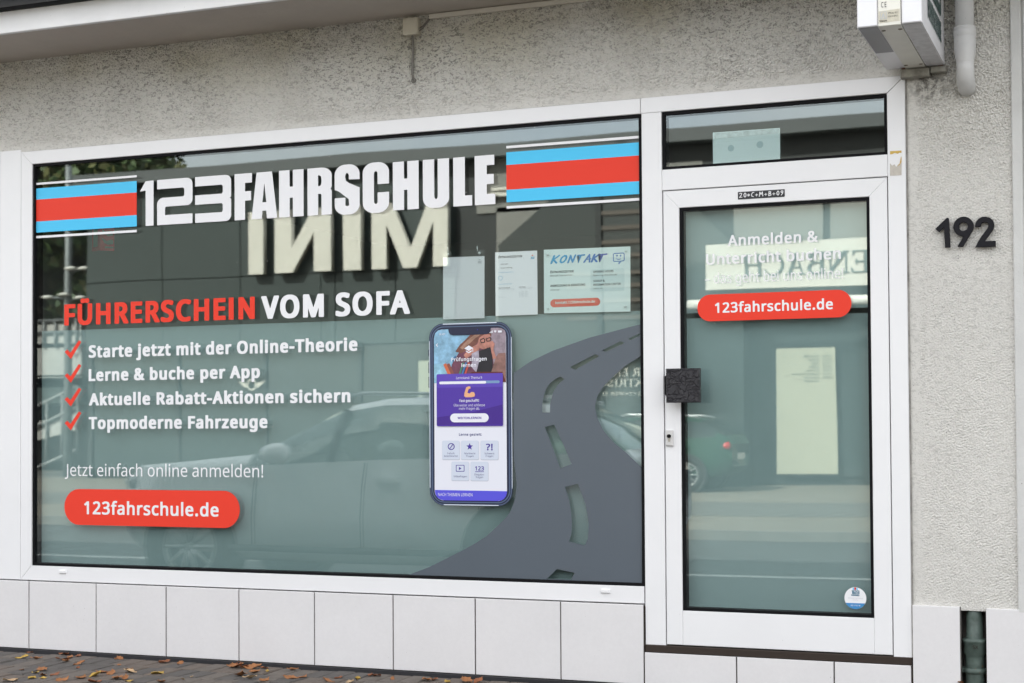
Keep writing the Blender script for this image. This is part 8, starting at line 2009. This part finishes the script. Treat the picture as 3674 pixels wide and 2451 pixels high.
def tree(x, y, h, r, label, seed, nleaf=15000):
    rg = np.random.default_rng(seed)
    t = empty('broadleaf_tree', (x, y, -0.02), 0, label, 'tree', 'trees beyond the parking deck')
    mb = MB()
    mb.tube([(x, y, -0.02), (x + .1, y, h * .25), (x - .05, y + .1, h * .5), (x, y, h * .8)], [r * .08, r * .065, r * .045, r * .015], 9)
    tips = []
    for k in range(11):
        a = k * 2.4
        z1 = h * (.28 + .05 * k)
        rr = r * rg.uniform(.55, .95)
        tip = (x + rr * math.cos(a), y + rr * math.sin(a), z1 + h * rg.uniform(.08, .22))
        mb.tube([(x, y, z1), ((x * 2 + tip[0]) / 3, (y * 2 + tip[1]) / 3, z1 + h * .05), tip], [r * .03, r * .022, r * .008], 6)
        tips.append(tip)
    mb.build('trunk', M_BARK, t)
    cl = [np.array(tp) for tp in tips] + [np.array((x, y, h * .85)), np.array((x + r * .3, y, h * .72)), np.array((x - r * .35, y + r * .2, h * .65))]
    c = np.array([cl[i] for i in rg.integers(0, len(cl), nleaf)])
    d = rg.standard_normal((nleaf, 3))
    d /= np.linalg.norm(d, axis=1)[:, None]
    p = c + d * (rg.uniform(0.25, 1, nleaf) ** .5)[:, None] * r * np.array([.48, .48, .36])
    n1 = rg.standard_normal((nleaf, 3))
    n1 /= np.linalg.norm(n1, axis=1)[:, None]
    n2 = np.cross(n1, rg.standard_normal((nleaf, 3)))
    n2 /= np.linalg.norm(n2, axis=1)[:, None]
    s = rg.uniform(.14, .28, nleaf)[:, None]
    vs = np.stack([p - n1 * s, p + n2 * s * .6, p + n1 * s, p - n2 * s * .6], 1).reshape(-1, 3)
    me = bpy.data.meshes.new('crown')
    me.vertices.add(len(vs))
    me.vertices.foreach_set('co', vs.ravel())
    me.loops.add(nleaf * 4)
    me.loops.foreach_set('vertex_index', np.arange(nleaf * 4))
    me.polygons.add(nleaf)
    me.polygons.foreach_set('loop_start', np.arange(0, nleaf * 4, 4))
    me.polygons.foreach_set('material_index', rg.choice(4, nleaf, p=[.42, .3, .2, .08]))
    me.update(calc_edges=True)
    o = link('crown', me, t, M_LEAFG)
    o['kind'] = 'stuff'


for k, (d, dist, h, r, about) in enumerate(((95, 34, 11.5, 3.6, 'broad green tree mirrored in the upper left corner of the window'),
                                          (150, 40, 13, 4.0, 'taller yellowing tree behind the lamp mast opposite'),
                                          (40, 37, 10.5, 3.8, 'green tree at the far left beyond the parking deck'),
                                          (205, 46, 12.0, 4.2, 'green tree partly hidden behind the showroom opposite'),
                                          (120, 50, 14.0, 5.0, 'large dark tree furthest back beyond the parking deck'),
                                          (70, 52, 13.5, 5.0, 'wide dark tree at the back left of the parking deck'))):
    q = Q(d, 600, dist)
    tree(q.x, q.y, h, r, about, 20 + k)

# ------------------------------------------------------------------ autumn leaves on the pavement
def leaf_mesh(seed, m):
    rg = random.Random(seed)
    n = 9
    L, Wd = 1.0, rg.uniform(0.42, 0.7)
    curl, fold, twist = rg.uniform(0.1, 0.6), rg.uniform(0.1, 0.45), rg.uniform(-0.5, 0.5)
    vs, fs = [], []
    for i in range(n):
        u = i / (n - 1)
        w = Wd * 0.5 * math.sin(math.pi * min(1, u * 1.05)) ** 0.8 * (1 + 0.22 * math.sin(u * 23 + seed))
        for s in (-1, -0.5, 0, 0.5, 1):
            y = s * w
            z = fold * abs(s) * w + curl * (u - 0.5) ** 2 + 0.05 * math.sin(7 * u + 3 * s + seed) + twist * s * w * (u - 0.5)
            vs.append((u - 0.5, y, z))
    zmin = min(v[2] for v in vs)
    vs = [(a, b, c - zmin) for a, b, c in vs]
    for i in range(n - 1):
        for k in range(4):
            fs.append((i * 5 + k, i * 5 + k + 1, i * 5 + 6 + k, i * 5 + 5 + k))
    b = len(vs)
    z0 = vs[2][2]
    vs += [(-0.5, -0.012, z0), (-0.5, 0.012, z0), (-0.78, 0.0, max(0.0, z0 - 0.1))]
    fs.append((b, b + 1, b + 2))
    me = bpy.data.meshes.new('fallen_leaf')
    me.from_pydata(vs, [], fs)
    me.polygons.foreach_set('use_smooth', [True] * len(fs))
    me.materials.append(m)
    return me


LEAF_KINDS = []
for k, (nm, c) in enumerate((('orange', (0.30, 0.125, 0.045)), ('russet', (0.24, 0.085, 0.035)), ('yellow', (0.42, 0.27, 0.05)), ('pale', (0.44, 0.30, 0.17)))):
    m = mat('leaf_' + nm, c, 0.7, var=0.25, vscale=45)
    LEAF_KINDS.append(([leaf_mesh(10 * k + i, m) for i in range(4)], 'autumn leaves on the pavement'))


ORD = ('first', 'second', 'third', 'fourth', 'fifth', 'sixth', 'seventh', 'eighth')
LOOK = ('orange brown', 'dark russet', 'yellow', 'pale tan')


def leaf(x, y, size, kind, z=0.0):
    ms, grp = LEAF_KINDS[kind]
    o = bpy.data.objects.new('fallen_leaf', random.choice(ms))
    COL.objects.link(o)
    o.location = (x, y, 0.001 + z)
    size *= 0.9
    o.scale = (size, size, size)
    o.rotation_euler = (random.gauss(0, 0.15), random.gauss(0, 0.15), random.uniform(0, 6.28))
    n = max(0, min(7, int((x + 5.905) / 0.43)))
    how = 'large' if size > 0.078 else ('small' if size < 0.052 else 'curled')
    if x < -6.0 or y < -0.95:
        about = '%s %s autumn leaf out on the open pavement' % (how, LOOK[kind])
    elif z:
        about = 'small orange leaf caught beside the green standpipe'
    else:
        where = 'close against' if y > -0.14 else ('a little before' if y > -0.42 else 'well in front of')
        about = '%s %s leaf %s the %s white tile from the left' % (how, LOOK[kind], where, ORD[n])
    tag(o, about, 'leaf', grp)


def ground_px(px, py):
    d = cam_dir((px - 1837.0) / 3674.0, -(py - 1225.5) / 3674.0 + SHIFT)
    return CAM + d * (-CAM.z / d.z)


# the leaves one can point at in the photograph (crop at (0, 1640), 1.919 times)
for x, y, s, k in ((205, 1350, .05, 1), (150, 1383, .075, 2), (250, 1392, .07, 0), (430, 1396, .08, 1), (480, 1383, .06, 0), (450, 1410, .07, 0), (540, 1375, .06, 1),
                   (545, 1425, .07, 0), (795, 1393, .035, 0), (820, 1435, .035, 0), (1240, 1425, .07, 0), (1130, 1415, .09, 1), (150, 1470, .04, 0), (290, 1470, .08, 0),
                   (245, 1490, .06, 2), (295, 1506, .07, 0), (220, 1522, .06, 2), (380, 1502, .07, 1), (70, 1540, .09, 3), (430, 1542, .08, 0), (295, 1528, .04, 2),
                   (560, 1525, .08, 0), (660, 1508, .08, 2), (690, 1487, .06, 0), (765, 1494, .07, 0), (715, 1483, .05, 1), (895, 1485, .08, 3), (885, 1468, .05, 0), (1085, 1492, .09, 2),
                   (810, 1528, .09, 0), (865, 1528, .08, 0), (890, 1545, .05, 2), (650, 1552, .09, 1), (1110, 1552, .07, 0), (1620, 1448, .10, 0), (1680, 1452, .09, 1), (1740, 1455, .10, 0),
                   (1820, 1458, .07, 1), (1660, 1506, .10, 0), (1750, 1487, .08, 0), (1720, 1525, .08, 3), (1820, 1542, .07, 0), (2000, 1528, .08, 0), (2085, 1520, .07, 0), (2260, 1548, .09, 0), (2330, 1525, .06, 1),
                   (1320, 1514, .03, 3), (1260, 1532, .03, 3), (535, 1453, .035, 1), (1840, 1478, .05, 2)):
    g = ground_px(x / 1.919, 1640 + y / 1.919)
    leaf(g.x, g.y, s, k)
for x, y, s, k in ((110, 1527, .05, 2), (200, 1508, .06, 1), (240, 1510, .07, 1), (350, 1530, .05, 0), (590, 1540, .08, 0), (640, 1535, .06, 1), (860, 1546, .09, 0), (940, 1550, .08, 1), (60, 1553, .07, 3), (730, 1554, .05, 2)):
    g = ground_px(1225 + x / 1.919, 1640 + y / 1.919)
    leaf(g.x, min(g.y, -0.035), s, k)
# more of them drifted against the base and out over the pavement
for i in range(34):
    x = random.uniform(-7.5, -2.2)
    y = -abs(random.gauss(0, 0.05)) - 0.04 if i < 14 else random.uniform(-2.1, -0.95)
    leaf(x, y, random.uniform(.03, .08), random.choice((0, 0, 1, 1, 2, 3)))
leaf(-0.688, -0.02, 0.05, 0, 0.10)
